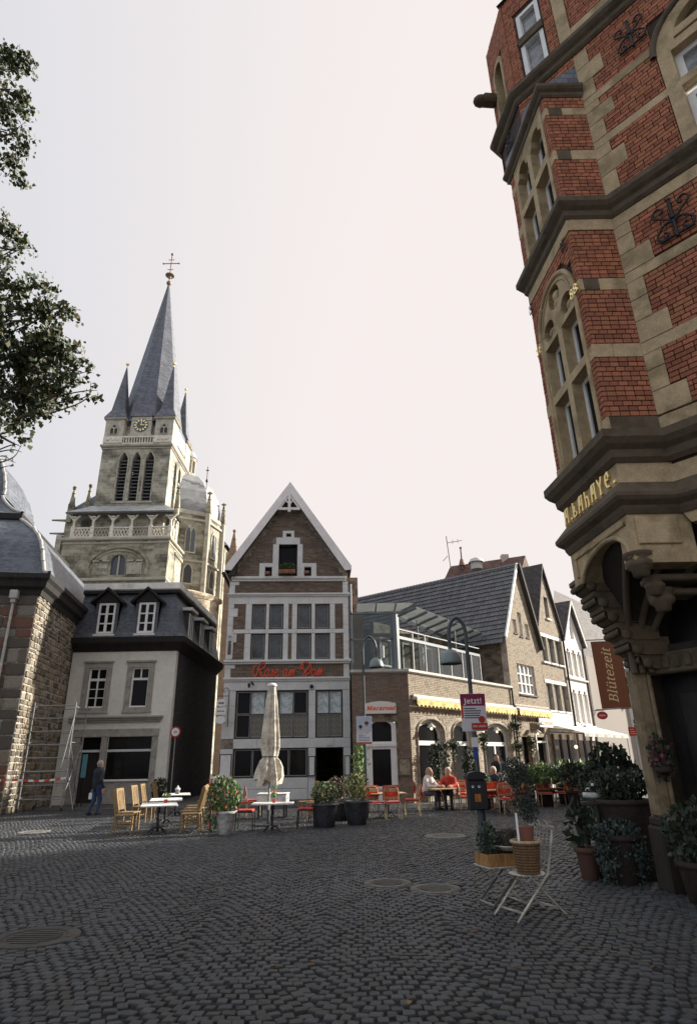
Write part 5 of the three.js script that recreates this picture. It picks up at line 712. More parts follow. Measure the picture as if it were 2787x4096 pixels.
  for (let i = 0; i < 9; i++) { const a = mixp(oA, oB, i / 9 + 0.008), b = mixp(oA, oB, (i + 1) / 9 - 0.008), c = mixp(iA, iB, (i + 1) / 9 - 0.008), d = mixp(iA, iB, i / 9 + 0.008); obj('canopy_pane', q3([a[0], 7.92, a[1]], [b[0], 7.92, b[1]], [c[0], 7.84, c[1]], [d[0], 7.84, d[1]]), cg, CN); const e = mixp(oA, oB, i / 9), f = mixp(iA, iB, i / 9); obj('canopy_rafter', bar([e[0], 7.86, e[1]], [f[0], 7.78, f[1]], 0.06, 0.11), steel, CN); }
  obj('canopy_beam', [bar([iA[0], 7.74, iA[1]], [iB[0], 7.74, iB[1]], 0.1, 0.14)], steel, CN);
  // dark brick wall of the next house rising behind the terrace, with the room behind
  obj('terrace_back_wall', [bx(0.9, 8.5, 4.9, 7.6, -2.6, -2.4)], M(0.14, 0.115, 0.095, { t: tBlock, s: 1.4 }), sd);
  for (const x of [1.3, 3.1, 4.9, 6.6]) obj('terrace_window', [pr(rc(x, x + 0.9, 5.6, 6.9), -2.4, -2.34, [rc(x + 0.08, x + 0.82, 5.68, 6.82)])], m.white, sd);
  // awning boxes with scalloped yellow valances
  const aw = (s0, s1) => { const t = thing('awning', s0 < 1 ? 'rolled up awning with a scalloped yellow valance over the arched windows' : 'rolled up awning with a scalloped yellow valance over the second restaurant sign', 'awning', M0[0], 0, M0[1], ry(AZS)); obj('awning_box', [cb(s0, s1, 3.86, 4.0, 0.0, 0.26, 0.03), cb(s0, s1, 4.0, 4.1, 0.0, 0.1, 0.02)], M(0.5, 0.48, 0.45, { rough: 0.5 }), t); const n = Math.round((s1 - s0) / 0.3), w = (s1 - s0) / n, o = [[s0, 3.88], [s1, 3.88]]; for (let i = n; i > 0; i--) { o.push([s0 + i * w, 3.70], [s0 + (i - 0.5) * w, 3.60]); } o.push([s0, 3.70]); obj('valance', pr(o.slice().reverse(), 0.26, 0.275), M(0.78, 0.60, 0.24, { rough: 0.9, t: tMott, s: 1 }), t); return t; };
  aw(0.2, 9.45); aw(9.75, 14.0);
}
// house helper for the gabled street houses
const tileG = (() => { const g = []; const n = 4; for (let i = 0; i < n; i++) { const a0 = i / n, a1 = (i + 1) / n, y = (t) => 0.018 * Math.sin(t * Math.PI * 2) + 0.05; g.push([[a0 - 0.5, y(a0), 0.5], [a1 - 0.5, y(a1), 0.5], [a1 - 0.5, y(a1) - 0.05, -0.5], [a0 - 0.5, y(a0) - 0.05, -0.5]].map((p) => p)); g.push([[a0 - 0.5, y(a0) - 0.07, 0.5], [a1 - 0.5, y(a1) - 0.07, 0.5], [a1 - 0.5, y(a1), 0.5], [a0 - 0.5, y(a0), 0.5]]); } return join([quadG(g)]); })();
function tiles(parent, A, B, len, mats, cols, max, tw = 0.27, tl = 0.33) { // A eave point, B ridge point (same plan line), roof runs along -z (local) for len
  const a = V(...A), b = V(...B), up = b.clone().sub(a), L = up.length(); up.normalize(); const along = V(0, 0, -1), nrm = along.clone().cross(up); if (nrm.y < 0) nrm.negate();
  const X = up.clone().cross(nrm).normalize(); // tile width axis = horizontal
  const q = new THREE.Quaternion().setFromRotationMatrix(new THREE.Matrix4().makeBasis(X, nrm, up.clone().negate())), items = [];
  for (let j = 0; j < L / tl; j++) for (let i = 0; i < len / tw; i++) { const p = a.clone().addScaledVector(up, (j + 0.5) * tl).addScaledVector(along, (i + 0.5) * tw).addScaledVector(nrm, 0.03 + rr(-0.004, 0.004)); items.push({ m: mtx(p.x, p.y, p.z, tw, 1, tl * 1.08, q), k: Math.floor(rnd() * cols.length) }); }
  pieces([{ parent, items }], 'roof_tile', 'roof_tiles', tileG, mats, cols, M(1, 1, 1, { rough: 0.5, t: tMott, s: 0.4 }), max);
}
{ // --- first gabled brick house with the long tiled roof
  seed(62);
  const o = sp(9.6), H = thing('tiled_gable_house', 'tan brick gabled house with a long grey tiled roof beside the glass terrace', 'house', o[0], 0, o[1], ry(AZS)), W = 4.4, AX = 2.5, AY = 12.33;
  const hol = [rc(1.0, 3.2, 4.8, 6.45), rc(1.12, 1.55, 8.1, 8.9), rc(1.85, 2.28, 8.0, 9.4), rc(2.7, 3.15, 8.05, 8.85)];
  obj('brick_core', pr([[0, 4.1], [W, 4.1], [W, 7.8], [AX, AY - 0.1], [0, 7.9]], -0.35, -0.012, hol), buffCore, H);
  const inG = (x, y) => (y < 7.8 || (x > 0.06 + (y - 7.8) * AX / (AY - 7.8) && x < W - 0.05 - (y - 7.8) * (W - AX) / (AY - 7.8)));
  pieces([{ parent: H, items: brickItems(brickRects(0, W, 4.25, 12.1, { stretch: true, inside: inG, holes: hol.map((h) => [h[0][0] - 0.02, h[1][0] + 0.02, h[0][1], h[2][1]]) }), -0.02, 0.05, 8) }], 'brick', 'brickwork', unitBrick, blackM, buff, bwM, 0);
  obj('lower_wall', pr(rc(0, W, 0, 4.1), -0.4, -0.02, [rc(0.6, 1.7, 0.3, 2.6), rc(2.4, 3.7, 0, 2.6)]), M(0.25, 0.2, 0.15, { t: tBlock, s: 1.2 }), H);
  obj('lower_glazing', [bx(0.6, 1.7, 0.3, 2.6, -0.3, -0.25), bx(2.4, 3.7, 0, 2.6, -0.3, -0.25)], m.glassDark, H);
  obj('door_posts', [cb(2.3, 2.42, 0, 2.75, -0.1, 0.03, 0.01), cb(3.68, 3.8, 0, 2.75, -0.1, 0.03, 0.01), cb(2.3, 3.8, 2.3, 2.4, -0.2, 0.02, 0.01)], whitewash, H);
  obj('ledge', [cb(0, W, 4.1, 4.22, -0.1, 0.12, 0.02)], M(0.45, 0.42, 0.37, { t: tStain, s: 1 }), H);
  const w1 = grp('window', H); obj('window_frame', pr(rc(1.0, 3.2, 4.8, 6.45), -0.22, -0.1, [0, 1, 2, 3].flatMap((i) => [0, 1, 2].map((j) => rc(1.1 + i * 0.53, 1.53 + i * 0.53, 4.88 + j * 0.52, 5.34 + j * 0.52)))), m.white, w1); obj('window_pane', bx(1.02, 3.18, 4.82, 6.43, -0.2, -0.18), M(0.5, 0.5, 0.5, { rough: 0.15 }), w1); obj('window_sill', cb(0.95, 3.25, 4.7, 4.79, -0.1, 0.08, 0.01), M(0.12, 0.1, 0.09), w1);
  for (const h of hol.slice(1)) { const x0 = h[0][0], x1 = h[1][0], y0 = h[0][1], y1 = h[2][1], w = grp('window', H); obj('window_frame', pr(rc(x0, x1, y0, y1), -0.22, -0.12, [rc(x0 + 0.05, x1 - 0.05, y0 + 0.05, y1 - 0.05)]), m.white, w); obj('window_pane', bx(x0, x1, y0, y1, -0.2, -0.18), M(0.4, 0.4, 0.4, { rough: 0.15 }), w); obj('window_sill', cb(x0 - 0.03, x1 + 0.03, y0 - 0.07, y0, -0.1, 0.06, 0.01), M(0.12, 0.1, 0.09), w); }
  const vg = m.white; obj('verge_board', [bar([-0.12, 7.7, 0.08], [AX, AY + 0.12, 0.08], 0.16, 0.1)], vg, H); obj('verge_board', [bar([W + 0.1, 7.5, 0.12], [AX, AY + 0.12, 0.12], 0.16, 0.3)], M(0.05, 0.045, 0.04), H);
  const tcol = [], tm = []; for (let i = 0; i < 8; i++) { const t = 0.115 * rr(0.8, 1.2); const c = new THREE.Color().setRGB(t, t * 1.02, t * 1.1); tcol.push(c); tm.push(M(c.r, c.g, c.b, { rough: 0.45, t: tMott, s: 0.4 })); }
  const ER = [-0.35, 7.35, 0]; obj('roof_deck', [quadG([[[-0.35, 7.33, 0], [AX, AY, 0], [AX, AY, -15], [-0.35, 7.33, -15]], [[W + 0.1, 7.5, 0], [AX, AY, 0], [AX, AY, -15], [W + 0.1, 7.5, -15]]])], M(0.06, 0.06, 0.065, { ds: true }), H);
  tiles(H, ER, [AX, AY, 0], 15, tm, tcol, 300); tiles(H, [W + 0.1, 7.5, 0], [AX, AY, 0], 3, tm, tcol, 0);
  obj('ridge_cap', rod([AX, AY + 0.03, 0.1], [AX, AY + 0.03, -15], 0.1, 8), tm[0], H);
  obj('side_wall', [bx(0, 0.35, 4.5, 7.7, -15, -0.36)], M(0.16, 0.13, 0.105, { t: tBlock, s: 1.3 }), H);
  obj('roof_valley', [bar([0.2, 8.35, -8.8], [1.8, 11.0, -8.8], 0.1, 0.3), bar([0.3, 8.5, -12.2], [1.4, 10.3, -12.2], 0.08, 0.25)], M(0.5, 0.5, 0.5), H);
}
{ // --- second gabled brick house
  seed(63);
  const o = sp(14.02), H = thing('brick_gable_house', 'tan brick gabled house with two rows of triple windows next to a white house', 'house', o[0], 0, o[1], ry(AZS)), W = 3.68, AX = 1.85, AY = 13.1, EY = 9.0;
  const hol = [...[0.25, 1.4, 2.55].flatMap((x) => [rc(x, x + 0.88, 6.9, 8.42), rc(x, x + 0.88, 4.1, 5.65)]), rc(1.65, 2.25, 9.7, 11.1)];
  obj('brick_core', pr([[0, 0], [W, 0], [W, EY], [AX, AY - 0.1], [0, EY]], -0.3, -0.012, hol), buffCore, H);
  const inG = (x, y) => (y < EY || (x > 0.06 + (y - EY) * AX / (AY - EY) && x < W - 0.06 - (y - EY) * (W - AX) / (AY - EY)));
  pieces([{ parent: H, items: brickItems(brickRects(0, W, 3.3, 12.9, { stretch: true, inside: inG, holes: hol.map((h) => [h[0][0], h[1][0], h[0][1], h[2][1]]) }), -0.02, 0.05, 8) }], 'brick', 'brickwork', unitBrick, blackM, buff, bwM, 0);
  for (const h of hol) { const x0 = h[0][0], x1 = h[1][0], y0 = h[0][1], y1 = h[2][1], w = grp('window', H), md = (x0 + x1) / 2; obj('window_frame', pr(rc(x0, x1, y0, y1), -0.24, -0.14, [rc(x0 + 0.06, md - 0.03, y0 + 0.06, y1 - 0.06), rc(md + 0.03, x1 - 0.06, y0 + 0.06, y1 - 0.06)]), M(0.3, 0.3, 0.29), w); obj('window_pane', bx(x0, x1, y0, y1, -0.22, -0.2), M(0.18, 0.19, 0.2, { rough: 0.1 }), w); obj('window_sill', cb(x0 - 0.06, x1 + 0.06, y0 - 0.11, y0, -0.1, 0.12, 0.015), whitewash, w); if (y0 < 9) obj('window_lintel', cb(x0 - 0.14, x1 + 0.14, y1, y1 + 0.2, -0.1, 0.03, 0.01), whitewash, w); }
  for (const x of [0.15, 1.3, 2.45]) { obj('shop_glazing', bx(x, x + 1.05, 0.4, 2.5, 0.0, 0.03), m.glassDark, H); obj('shop_pillar', cb(x - 0.12, x, 0, 2.8, 0, 0.12, 0.01), M(0.12, 0.09, 0.07, { t: tWood, s: 1 }), H); }
  for (const x of [0.25, 1.4, 2.55]) obj('white_panel', cb(x - 0.16, x + 0.98, 3.1, 3.97, -0.05, 0.08, 0.01), m.white, H);
  const rf = M(0.07, 0.06, 0.06, { t: tSlate, s: 2, ds: true });
  obj('roof', [pr([[-0.08, EY - 0.1], [AX, AY], [W + 0.08, EY - 0.1], [W + 0.08, EY + 0.06], [AX, AY + 0.2], [-0.08, EY + 0.06]], -12, 0.18)], rf, H);
  obj('zinc_flashing', [quadG([[[-0.12, 8.7, -0.3], [AX - 0.35, 12.3, -0.3], [AX - 0.35, 12.3, -1.8], [-0.12, 8.7, -1.8]]]).translate(0, 0.22, 0)], M(0.4, 0.44, 0.5, { rough: 0.4, ds: true }), H);
  obj('downpipe', rod([W - 0.02, 3.2, 0.12], [W - 0.02, EY, 0.12], 0.07, 8), m.iron, H);
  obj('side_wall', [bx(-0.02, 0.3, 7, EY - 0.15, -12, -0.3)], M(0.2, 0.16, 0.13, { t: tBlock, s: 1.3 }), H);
}
{ // --- white house
  const o = sp(17.75), H = thing('white_gable_house', 'narrow white gabled house with tall leaded windows down the street', 'house', o[0], 0, o[1], ry(AZS)), W = 3.55, AX = 2.0, AY = 11.3, EY = 8.6, wt = M(0.80, 0.78, 0.75, { t: tSoft, s: 3 });
  const cols3 = [0.4, 1.35, 2.3], hol = [...cols3.flatMap((x) => [rc(x, x + 0.8, 6.4, 7.95), rc(x, x + 0.8, 3.5, 5.35)]), [[1.7, 8.9], [2.3, 8.9], [2.3, 9.6], [2.0, 10.4], [1.7, 9.6]]];
  obj('front_wall', pr([[0, 0], [W, 0], [W, EY], [AX, AY], [0, EY]], -0.3, 0, hol), wt, H);
  hol.forEach((h, i) => { const w = grp('window', H); const x0 = h[0][0], x1 = h[1][0], y0 = h[0][1], y1 = i < 6 ? h[2][1] : 10.3; obj('window_pane', bx(x0, x1, y0, y1, -0.2, -0.18), M(0.2, 0.22, 0.24, { rough: 0.1 }), w); if (i < 6) { obj('window_frame', pr(rc(x0, x1, y0, y1), -0.17, -0.08, [rc(x0 + 0.07, (x0 + x1) / 2 - 0.03, y0 + 0.07, y1 - 0.07), rc((x0 + x1) / 2 + 0.03, x1 - 0.07, y0 + 0.07, y1 - 0.07)]), wt, w); obj('window_finial', [cb(x0 + 0.3, x1 - 0.3, y1 + 0.02, y1 + 0.2, -0.05, 0.05, 0.02)], M(0.2, 0.16, 0.13), w); } });
  for (const x of [0.2, 1.35, 2.5]) { obj('shop_glazing', bx(x, x + 0.95, 0.4, 2.5, 0.0, 0.03), m.glassDark, H); obj('shop_pillar', cb(x - 0.15, x, 0, 2.9, 0, 0.12, 0.01), M(0.16, 0.12, 0.09, { t: tWood, s: 1 }), H); }
  obj('string_course', [cb(0, W, 6.15, 6.28, -0.1, 0.12, 0.02), cb(0, W, 3.25, 3.4, -0.1, 0.15, 0.02)], M(0.6, 0.58, 0.55), H);
  obj('roof', [pr([[-0.1, EY - 0.1], [AX, AY + 0.05], [W + 0.15, EY - 0.15], [W + 0.15, EY], [AX, AY + 0.22], [-0.1, EY + 0.05]], -10, 0.25)], M(0.09, 0.085, 0.085, { t: tSlate, s: 2 }), H);
  obj('verge_board', [bar([-0.1, EY - 0.05, 0.28], [AX, AY + 0.15, 0.28], 0.12, 0.06), bar([W + 0.15, EY - 0.05, 0.28], [AX, AY + 0.15, 0.28], 0.12, 0.06)], wt, H);
  obj('side_post', cb(W - 0.15, W + 0.05, 0, EY - 0.2, -0.3, 0.1, 0.02), M(0.09, 0.075, 0.06), H);
  obj('side_wall', [bx(W - 0.3, W, 0, 8.4, -10, -0.3)], wt, H);
}
{ // --- tall roof behind, with chimneys and aerial; another steep roof farther on
  const H = thing('tall_roof_house', 'tall house behind the tiled roof with a brown roof and small chimneys', 'house');
  const a = [7.7, 15.2, -45], b = [12.8, 15.2, -42.6], rb = M(0.13, 0.075, 0.06, { t: tSlate, s: 2.2, ds: true });
  obj('roof', quadG([[[5.6, 11.2, -43.2], [10.9, 11.2, -40.6], b, a], [[5.6, 11.2, -43.2], a, [6.4, 11.2, -50]], [b, [10.9, 11.2, -40.6], [14.2, 11.2, -44.5]], [a, b, [14.2, 11.2, -44.5], [6.4, 11.2, -50]]]), rb, H);
  obj('wall', quadG([[[5.6, 0, -43.2], [10.9, 0, -40.6], [10.9, 11.2, -40.6], [5.6, 11.2, -43.2]], [[10.9, 0, -40.6], [14.2, 0, -44.5], [14.2, 11.2, -44.5], [10.9, 11.2, -40.6]]]), M(0.3, 0.24, 0.19, { ds: true, t: tStain, s: 3 }), H);
  obj('chimney', [cb(11.2, 11.75, 14.2, 15.5, -43.6, -43.1, 0.03)], M(0.5, 0.42, 0.38), H);
  obj('roof_vent', [cy(9.25, 14.3, 14.8, -42.9, 0.42, 0.42, 10), la([[0.6, 14.8], [0.45, 15.05], [0.1, 15.2]], 9.25, 0, -42.9, 10)], M(0.6, 0.58, 0.56), H);
  obj('roof_vent', [cy(8.45, 14.7, 16.4, -44.2, 0.07, 0.05, 8), cy(8.45, 15, 15.5, -44.2, 0.25, 0.12, 8), ball(8.45, 16.4, -44.2, 0.1)], M(0.25, 0.15, 0.12), H);
  const an = thing('roof_aerial', 'thin television aerial on the ridge of the tall brown roof', 'aerial', 7.65, 14.9, -44.6);
  obj('mast', rod([0, 0, 0], [-0.15, 2.6, 0], 0.035, 6), M(0.25, 0.16, 0.13), an); obj('antenna_arm', [rod([-0.15, 2.05, 0], [1.0, 2.2, 0.1], 0.025, 5), rod([-0.15, 1.0, 0], [-0.55, 0.6, 0], 0.025, 5), rod([0.3, 1.95, 0.05], [0.3, 2.3, 0.05], 0.02, 4), rod([0.7, 2.0, 0.05], [0.7, 2.35, 0.05], 0.02, 4)], M(0.25, 0.16, 0.13), an);
  const F = thing('steep_roof_house', 'house with a steep dark roof rising behind the white gabled house', 'house');
  obj('roof', quadG([[[13, 8, -40], [21.5, 8.2, -50], [20.3, 13.4, -51.5], [15.6, 13.4, -45.8]], [[21.5, 8.2, -50], [24, 8, -54], [20.3, 13.4, -51.5]]]), M(0.10, 0.09, 0.09, { t: tSlate, s: 3, ds: true }), F); obj('wall', quadG([[[13.5, 0, -40.6], [21.5, 0, -50], [21.5, 8.2, -50], [13.5, 8.2, -40.6]]]), M(0.3, 0.27, 0.24, { ds: true }), F);
}
{ // --- pale house closing the street
  const H = thing('pale_end_house', 'pale house with small white framed windows closing the end of the street', 'house', 0, 0, -52), wl = M(0.78, 0.76, 0.74, { t: tSoft, s: 4 });
  const wx = [[19.95, 20.6], [21.2, 21.95], [22.5, 23.2]], hol = [...wx.map(([a, b]) => rc(a, b, 3.15, 4.3)), ...wx.map(([a, b]) => rc(a, b, 6.2, 7.6))];
  obj('front_wall', pr(rc(17, 27, 0, 8.1), -0.3, 0, hol), wl, H); for (const h of hol) { const x0 = h[0][0], x1 = h[1][0], y0 = h[0][1], y1 = h[2][1], w = grp('window', H), mx = (x0 + x1) / 2; obj('window_frame', pr(rc(x0, x1, y0, y1), -0.15, -0.06, [rc(x0 + 0.06, mx - 0.04, y0 + 0.06, y0 + 0.7), rc(mx + 0.04, x1 - 0.06, y0 + 0.06, y0 + 0.7), rc(x0 + 0.06, mx - 0.04, y0 + 0.78, y1 - 0.06), rc(mx + 0.04, x1 - 0.06, y0 + 0.78, y1 - 0.06)]), m.white, w); obj('window_pane', bx(x0, x1, y0, y1, -0.12, -0.1), m.glassDark, w); }
  obj('ground_floor_band', [cb(17, 27, 2.75, 3.0, -0.1, 0.2, 0.03)], M(0.5, 0.5, 0.47), H); obj('shopfront', [bx(19.5, 23.5, 0.2, 2.6, 0.0, 0.05)], M(0.55, 0.56, 0.5), H);
  obj('eaves', [cb(16.8, 27.2, 8.0, 8.25, -0.5, 0.35, 0.04)], M(0.4, 0.4, 0.42), H);
  obj('roof', quadG([[[16.8, 8.2, 0.3], [27.2, 8.2, 0.3], [26, 11, -3], [18.6, 11, -3]], [[16.8, 8.2, -8], [16.8, 8.2, 0.3], [18.6, 11, -3], [18.6, 11, -5]]]), M(0.2, 0.22, 0.25, { ds: true, t: tSlate, s: 3 }), H);
  obj('chimney', cb(20.9, 22.2, 10, 11.6, -3.4, -2.6, 0.05), M(0.3, 0.32, 0.36), H);
  const O = thing('grey_roof_building', 'grey slate roofed building with a flat dark parapet behind the brown banner', 'building', 0, 0, -60); obj('wall', bx(21.5, 34, 0, 11.3, -8, 0), M(0.5, 0.5, 0.5, { t: tStain, s: 4 }), O); obj('parapet', [bx(21.2, 34.3, 11.3, 11.7, -8.2, 0.3)], M(0.12, 0.11, 0.11), O); obj('rooftop_block', bx(24.2, 28, 11.7, 13.6, -5, -1), M(0.33, 0.36, 0.4), O);
}
// ---------------------------------------------------------------- plants
function foliage(n, blobs, size, cols, o = {}) { // many small bent leaves spread through blobs [x,y,z,rx,ry,rz]
  const pos = [], nor = [], col = [], c = new THREE.Color(), q = new THREE.Quaternion(), e = new THREE.Euler(), tot = blobs.reduce((s, b) => s + (b[6] ?? 1) * b[3] * b[4] * b[5], 0);
  for (const b of blobs) {
    const k = Math.round(n * (b[6] ?? 1) * b[3] * b[4] * b[5] / tot);
    const sub = o.clump ? [...Array(o.clump)].map(() => { let x, y, z; do { x = rr(-1, 1); y = rr(-1, 1); z = rr(-1, 1); } while (Math.hypot(x, y, z) > 1); return [x, y, z]; }) : null, ga = () => (rnd() + rnd() + rnd() - 1.5) * 0.42;
    for (let i = 0; i < k; i++) {
      let x, y, z, r; if (sub) { const c0 = sub[Math.floor(rnd() * sub.length)]; x = c0[0] + ga(); y = c0[1] + ga() * 0.8; z = c0[2] + ga(); } else do { x = rr(-1, 1); y = rr(-1, 1); z = rr(-1, 1); r = Math.hypot(x, y, z); } while (r > 1 || (rnd() > 0.25 + 0.75 * r));
      const s = size * rr(0.6, 1.3), px = b[0] + x * b[3], py = b[1] + y * b[4], pz = b[2] + z * b[5];
      if (o.up) e.set(rr(-0.7, 0.7) - 0.3 * z, rr(0, 6.28), rr(-0.5, 0.5)); else e.set(rr(-1.5, 1.5), rr(0, 6.28), rr(-1.5, 1.5)); q.setFromEuler(e);
      const w = (o.w ?? 0.5) * s, h = s, P = [[0, 0, 0], [w, h * 0.45, 0.12 * s], [0, h, -0.1 * s], [-w, h * 0.45, 0.12 * s]].map((p) => V(...p).applyQuaternion(q).add(V(px, py, pz)));
      const nn = V(0, 0, 1).applyQuaternion(q), cc = cols[Math.floor(rnd() * cols.length)], t = rr(0.75, 1.25);
      for (const id of [0, 1, 2, 0, 2, 3]) { pos.push(P[id].x, P[id].y, P[id].z); nor.push(nn.x, nn.y, nn.z); col.push(cc[0] * t, cc[1] * t, cc[2] * t); }
    }
  }
  const g = new THREE.BufferGeometry(); g.setAttribute('position', new THREE.BufferAttribute(new Float32Array(pos), 3)); g.setAttribute('normal', new THREE.BufferAttribute(new Float32Array(nor), 3)); g.setAttribute('color', new THREE.BufferAttribute(new Float32Array(col), 3)); return g;
}
const leafM = M(1, 1, 1, { vc: true, ds: true, rough: 0.75, trans: 0.25 }), petalM = M(1, 1, 1, { vc: true, ds: true, rough: 0.8 });
const GD = [[0.025, 0.045, 0.018], [0.036, 0.062, 0.022], [0.022, 0.037, 0.022]], GM = [[0.07, 0.13, 0.035], [0.1, 0.17, 0.05], [0.05, 0.1, 0.035]], GL = [[0.16, 0.28, 0.06], [0.2, 0.32, 0.08], [0.1, 0.2, 0.05]], GY = [[0.22, 0.2, 0.05], [0.16, 0.18, 0.05], [0.1, 0.13, 0.04]], RED = [[0.6, 0.06, 0.03], [0.7, 0.14, 0.04]], WHT = [[0.75, 0.75, 0.72]], TREE = [[0.026, 0.05, 0.014], [0.034, 0.062, 0.015], [0.02, 0.04, 0.014], [0.05, 0.06, 0.014], [0.085, 0.075, 0.015]];
{ // --- tree at the left edge
  seed(71);
  const T = thing('street_tree', 'leafy tree with yellowing leaves hanging into the sky beside the chapel', 'tree', -9.6, 0, -9.6), bark = M(0.12, 0.1, 0.08, { t: tWood, s: 0.6, bt: tMottB, bs: 0.3, b: 0.02 });
  const limb = (pts, r0, r1) => { const c = new THREE.CatmullRomCurve3(pts.map((p) => V(...p))), n = 14, rs = []; for (let i = 0; i <= n; i++) { const p = c.getPoint(i / n), d = c.getTangent(i / n), r = r0 + (r1 - r0) * i / n, u = V(0.3, 0.1, 1).cross(d).normalize(), w = d.clone().cross(u); rs.push([...Array(7)].map((_, k) => { const a = k / 7 * 6.283; return p.clone().addScaledVector(u, r * Math.cos(a)).addScaledVector(w, r * Math.sin(a)).toArray(); })); } return loft(rs); };
  obj('trunk', limb([[0, 0, 0], [0.05, 3, 0.1], [-0.1, 6, 0], [0.1, 10, 0.1], [0.2, 15, 0], [0.3, 19, 0]], 0.34, 0.06), bark, T);
  const bl = [[-7.98, 17.41, 0.45], [-7.79, 16.1, 0.5], [-7.5, 14.95, 0.42], [-7.36, 13.9, 0.36], [-7.1, 12.14, 0.22], [-6.66, 11.5, 0.28], [-6.85, 11.06, 0.16], [-6.6, 10.2, 0.3], [-6.07, 9.9, 0.42], [-5.66, 9.75, 0.36], [-6.03, 8.99, 0.66], [-5.51, 8.85, 0.38], [-5.14, 8.9, 0.2], [-4.99, 8.48, 0.3], [-4.74, 7.99, 0.17], [-5.4, 8.15, 0.4], [-6.03, 8.11, 0.55], [-5.5, 7.6, 0.3], [-6.02, 7.15, 0.28], [-5.85, 6.82, 0.12], [-6.0, 6.57, 0.1]];
  const blobs = []; for (const [x, y, r] of bl) { blobs.push([x + 9.6, y, rr(-0.2, 0.3), r * 1.1, r * 1.05, r * 1.2, 3.2]); blobs.push([x + 9.6 - 0.8, y + 0.2, rr(-0.6, 0.6), r * 1.2, r, r * 1.2]); }
  for (let i = 0; i < 26; i++) blobs.push([rr(-2.6, 0.9), rr(7.5, 19), rr(-2.5, 2.2), rr(0.6, 1.0), rr(0.5, 0.9), rr(0.6, 1.0)]);
  const br = [[[0, 6, 0], [1.5, 8.2, 0.2], [3.0, 9.0, 0.1], [4.5, 8.4, 0.1]], [[0, 6.4, 0], [1.4, 7.3, 0], [2.8, 8.0, 0], [3.7, 7.5, 0.1]], [[0, 9, 0], [1.5, 10.2, 0.1], [3, 9.95, 0], [3.9, 9.7, 0.1]], [[0.1, 10.5, 0], [1.4, 11.6, 0.1], [2.9, 11.4, 0]], [[0.1, 13, 0], [1.2, 14.4, 0.1], [2.2, 14.9, 0]], [[0.1, 15, 0], [1, 16.2, 0.1], [1.8, 16.4, 0]], [[0, 5.6, 0], [1.6, 6.5, 0], [3.0, 7.2, 0.1], [3.7, 6.9, 0]]];
  for (const [x, y, r] of bl) { const bx0 = x + 9.6; for (let k = 0; k < 3; k++) br.push([[bx0 - rr(0.5, 1.1), y - rr(0.1, 0.5), rr(-0.2, 0.2)], [bx0 - r * 0.3, y + rr(-0.2, 0.1), rr(-0.1, 0.2)], [bx0 + r * rr(0.4, 0.95), y + r * rr(-0.7, 0.7), rr(-0.2, 0.3)], 1]); }
  for (const b of br.filter((e) => e[3] === 1)) obj('twig', limb(b.slice(0, 3), 0.016, 0.004), bark, T);
  for (const b of br.filter((e) => e[3] !== 1)) obj('branch', limb(b, 0.09, 0.015), bark, T);
  obj('crown', foliage(24000, blobs, 0.1, TREE, { w: 0.5, clump: 9 }), leafM, T);
}
const clay = M(0.28, 0.12, 0.065, { t: tMott, s: 0.4 }), potGrey = M(0.055, 0.057, 0.065, { t: tMott, s: 0.4, rough: 0.6 }), potPale = M(0.5, 0.49, 0.47, { t: tMott, s: 0.4 }), potBrown = M(0.03, 0.02, 0.015, { t: tMott, s: 0.4 }), soil = M(0.03, 0.022, 0.016);
const pot = (t, r0, r1, h, mat, rim = 0.03) => { obj('pot', la([[0.01, 0], [r0, 0], [r1, h - 0.06], [r1 + rim, h - 0.06], [r1 + rim, h], [r1 - 0.02, h], [r1 - 0.03, h - 0.04], [0.01, h - 0.04]], 0, 0, 0, 22), mat, t); obj('soil', cy(0, h - 0.06, h - 0.03, 0, r1 - 0.03, r1 - 0.03, 18), soil, t); };
function plant(name, label, cat, x, z, y, r0, r1, h, mat, n, blobs, size, cols, o = {}) { const t = thing(name, label, cat, x, y, z, 0, o.group); if (h > 0) pot(t, r0, r1, h, mat); if (o.stem) obj('stem', o.stem, M(0.13, 0.1, 0.07), t); obj('foliage', foliage(n, blobs, size, cols, o), leafM, t); if (o.fl) obj('flowers', foliage(o.fl[0], blobs.map((b) => [b[0], b[1] + b[4] * 0.1, b[2], b[3] * 1.02, b[4] * 1.0, b[5] * 1.02]), o.fl[2] ?? 0.06, o.fl[1], { w: 0.6 }), petalM, t); return t; }
seed(72);
plant('potted_oleander', 'leafy shrub with orange flowers in a pale tapered pot beside the wooden chairs', 'plant', -3.05, -16.25, 0, 0.15, 0.24, 0.52, potPale, 900, [[-0.05, 0.8, 0, 0.42, 0.42, 0.36], [-0.28, 0.35, 0.1, 0.2, 0.35, 0.2, 0.8], [-0.2, 1.05, 0, 0.25, 0.2, 0.2]], 0.11, [...GM, ...GL.slice(0, 1)], { w: 0.24, up: true, fl: [60, RED, 0.07] });
plant('boxwood_planter', 'round clipped green bush in a tall dark grey pot before the open house door', 'plant', -0.74, -17.55, 0, 0.24, 0.33, 0.58, potGrey, 700, [[0, 0.82, 0, 0.38, 0.28, 0.36]], 0.06, GM, { fl: [24, [[0.6, 0.4, 0.2]], 0.05] });
plant('yellow_planter', 'yellowish rounded bush in a tall dark grey pot at the foot of the lamp post', 'plant', 0.08, -18.05, 0, 0.24, 0.33, 0.6, potGrey, 700, [[0, 0.92, 0, 0.35, 0.36, 0.33]], 0.06, [...GY, ...GM.slice(0, 1)], { fl: [14, RED, 0.05] });
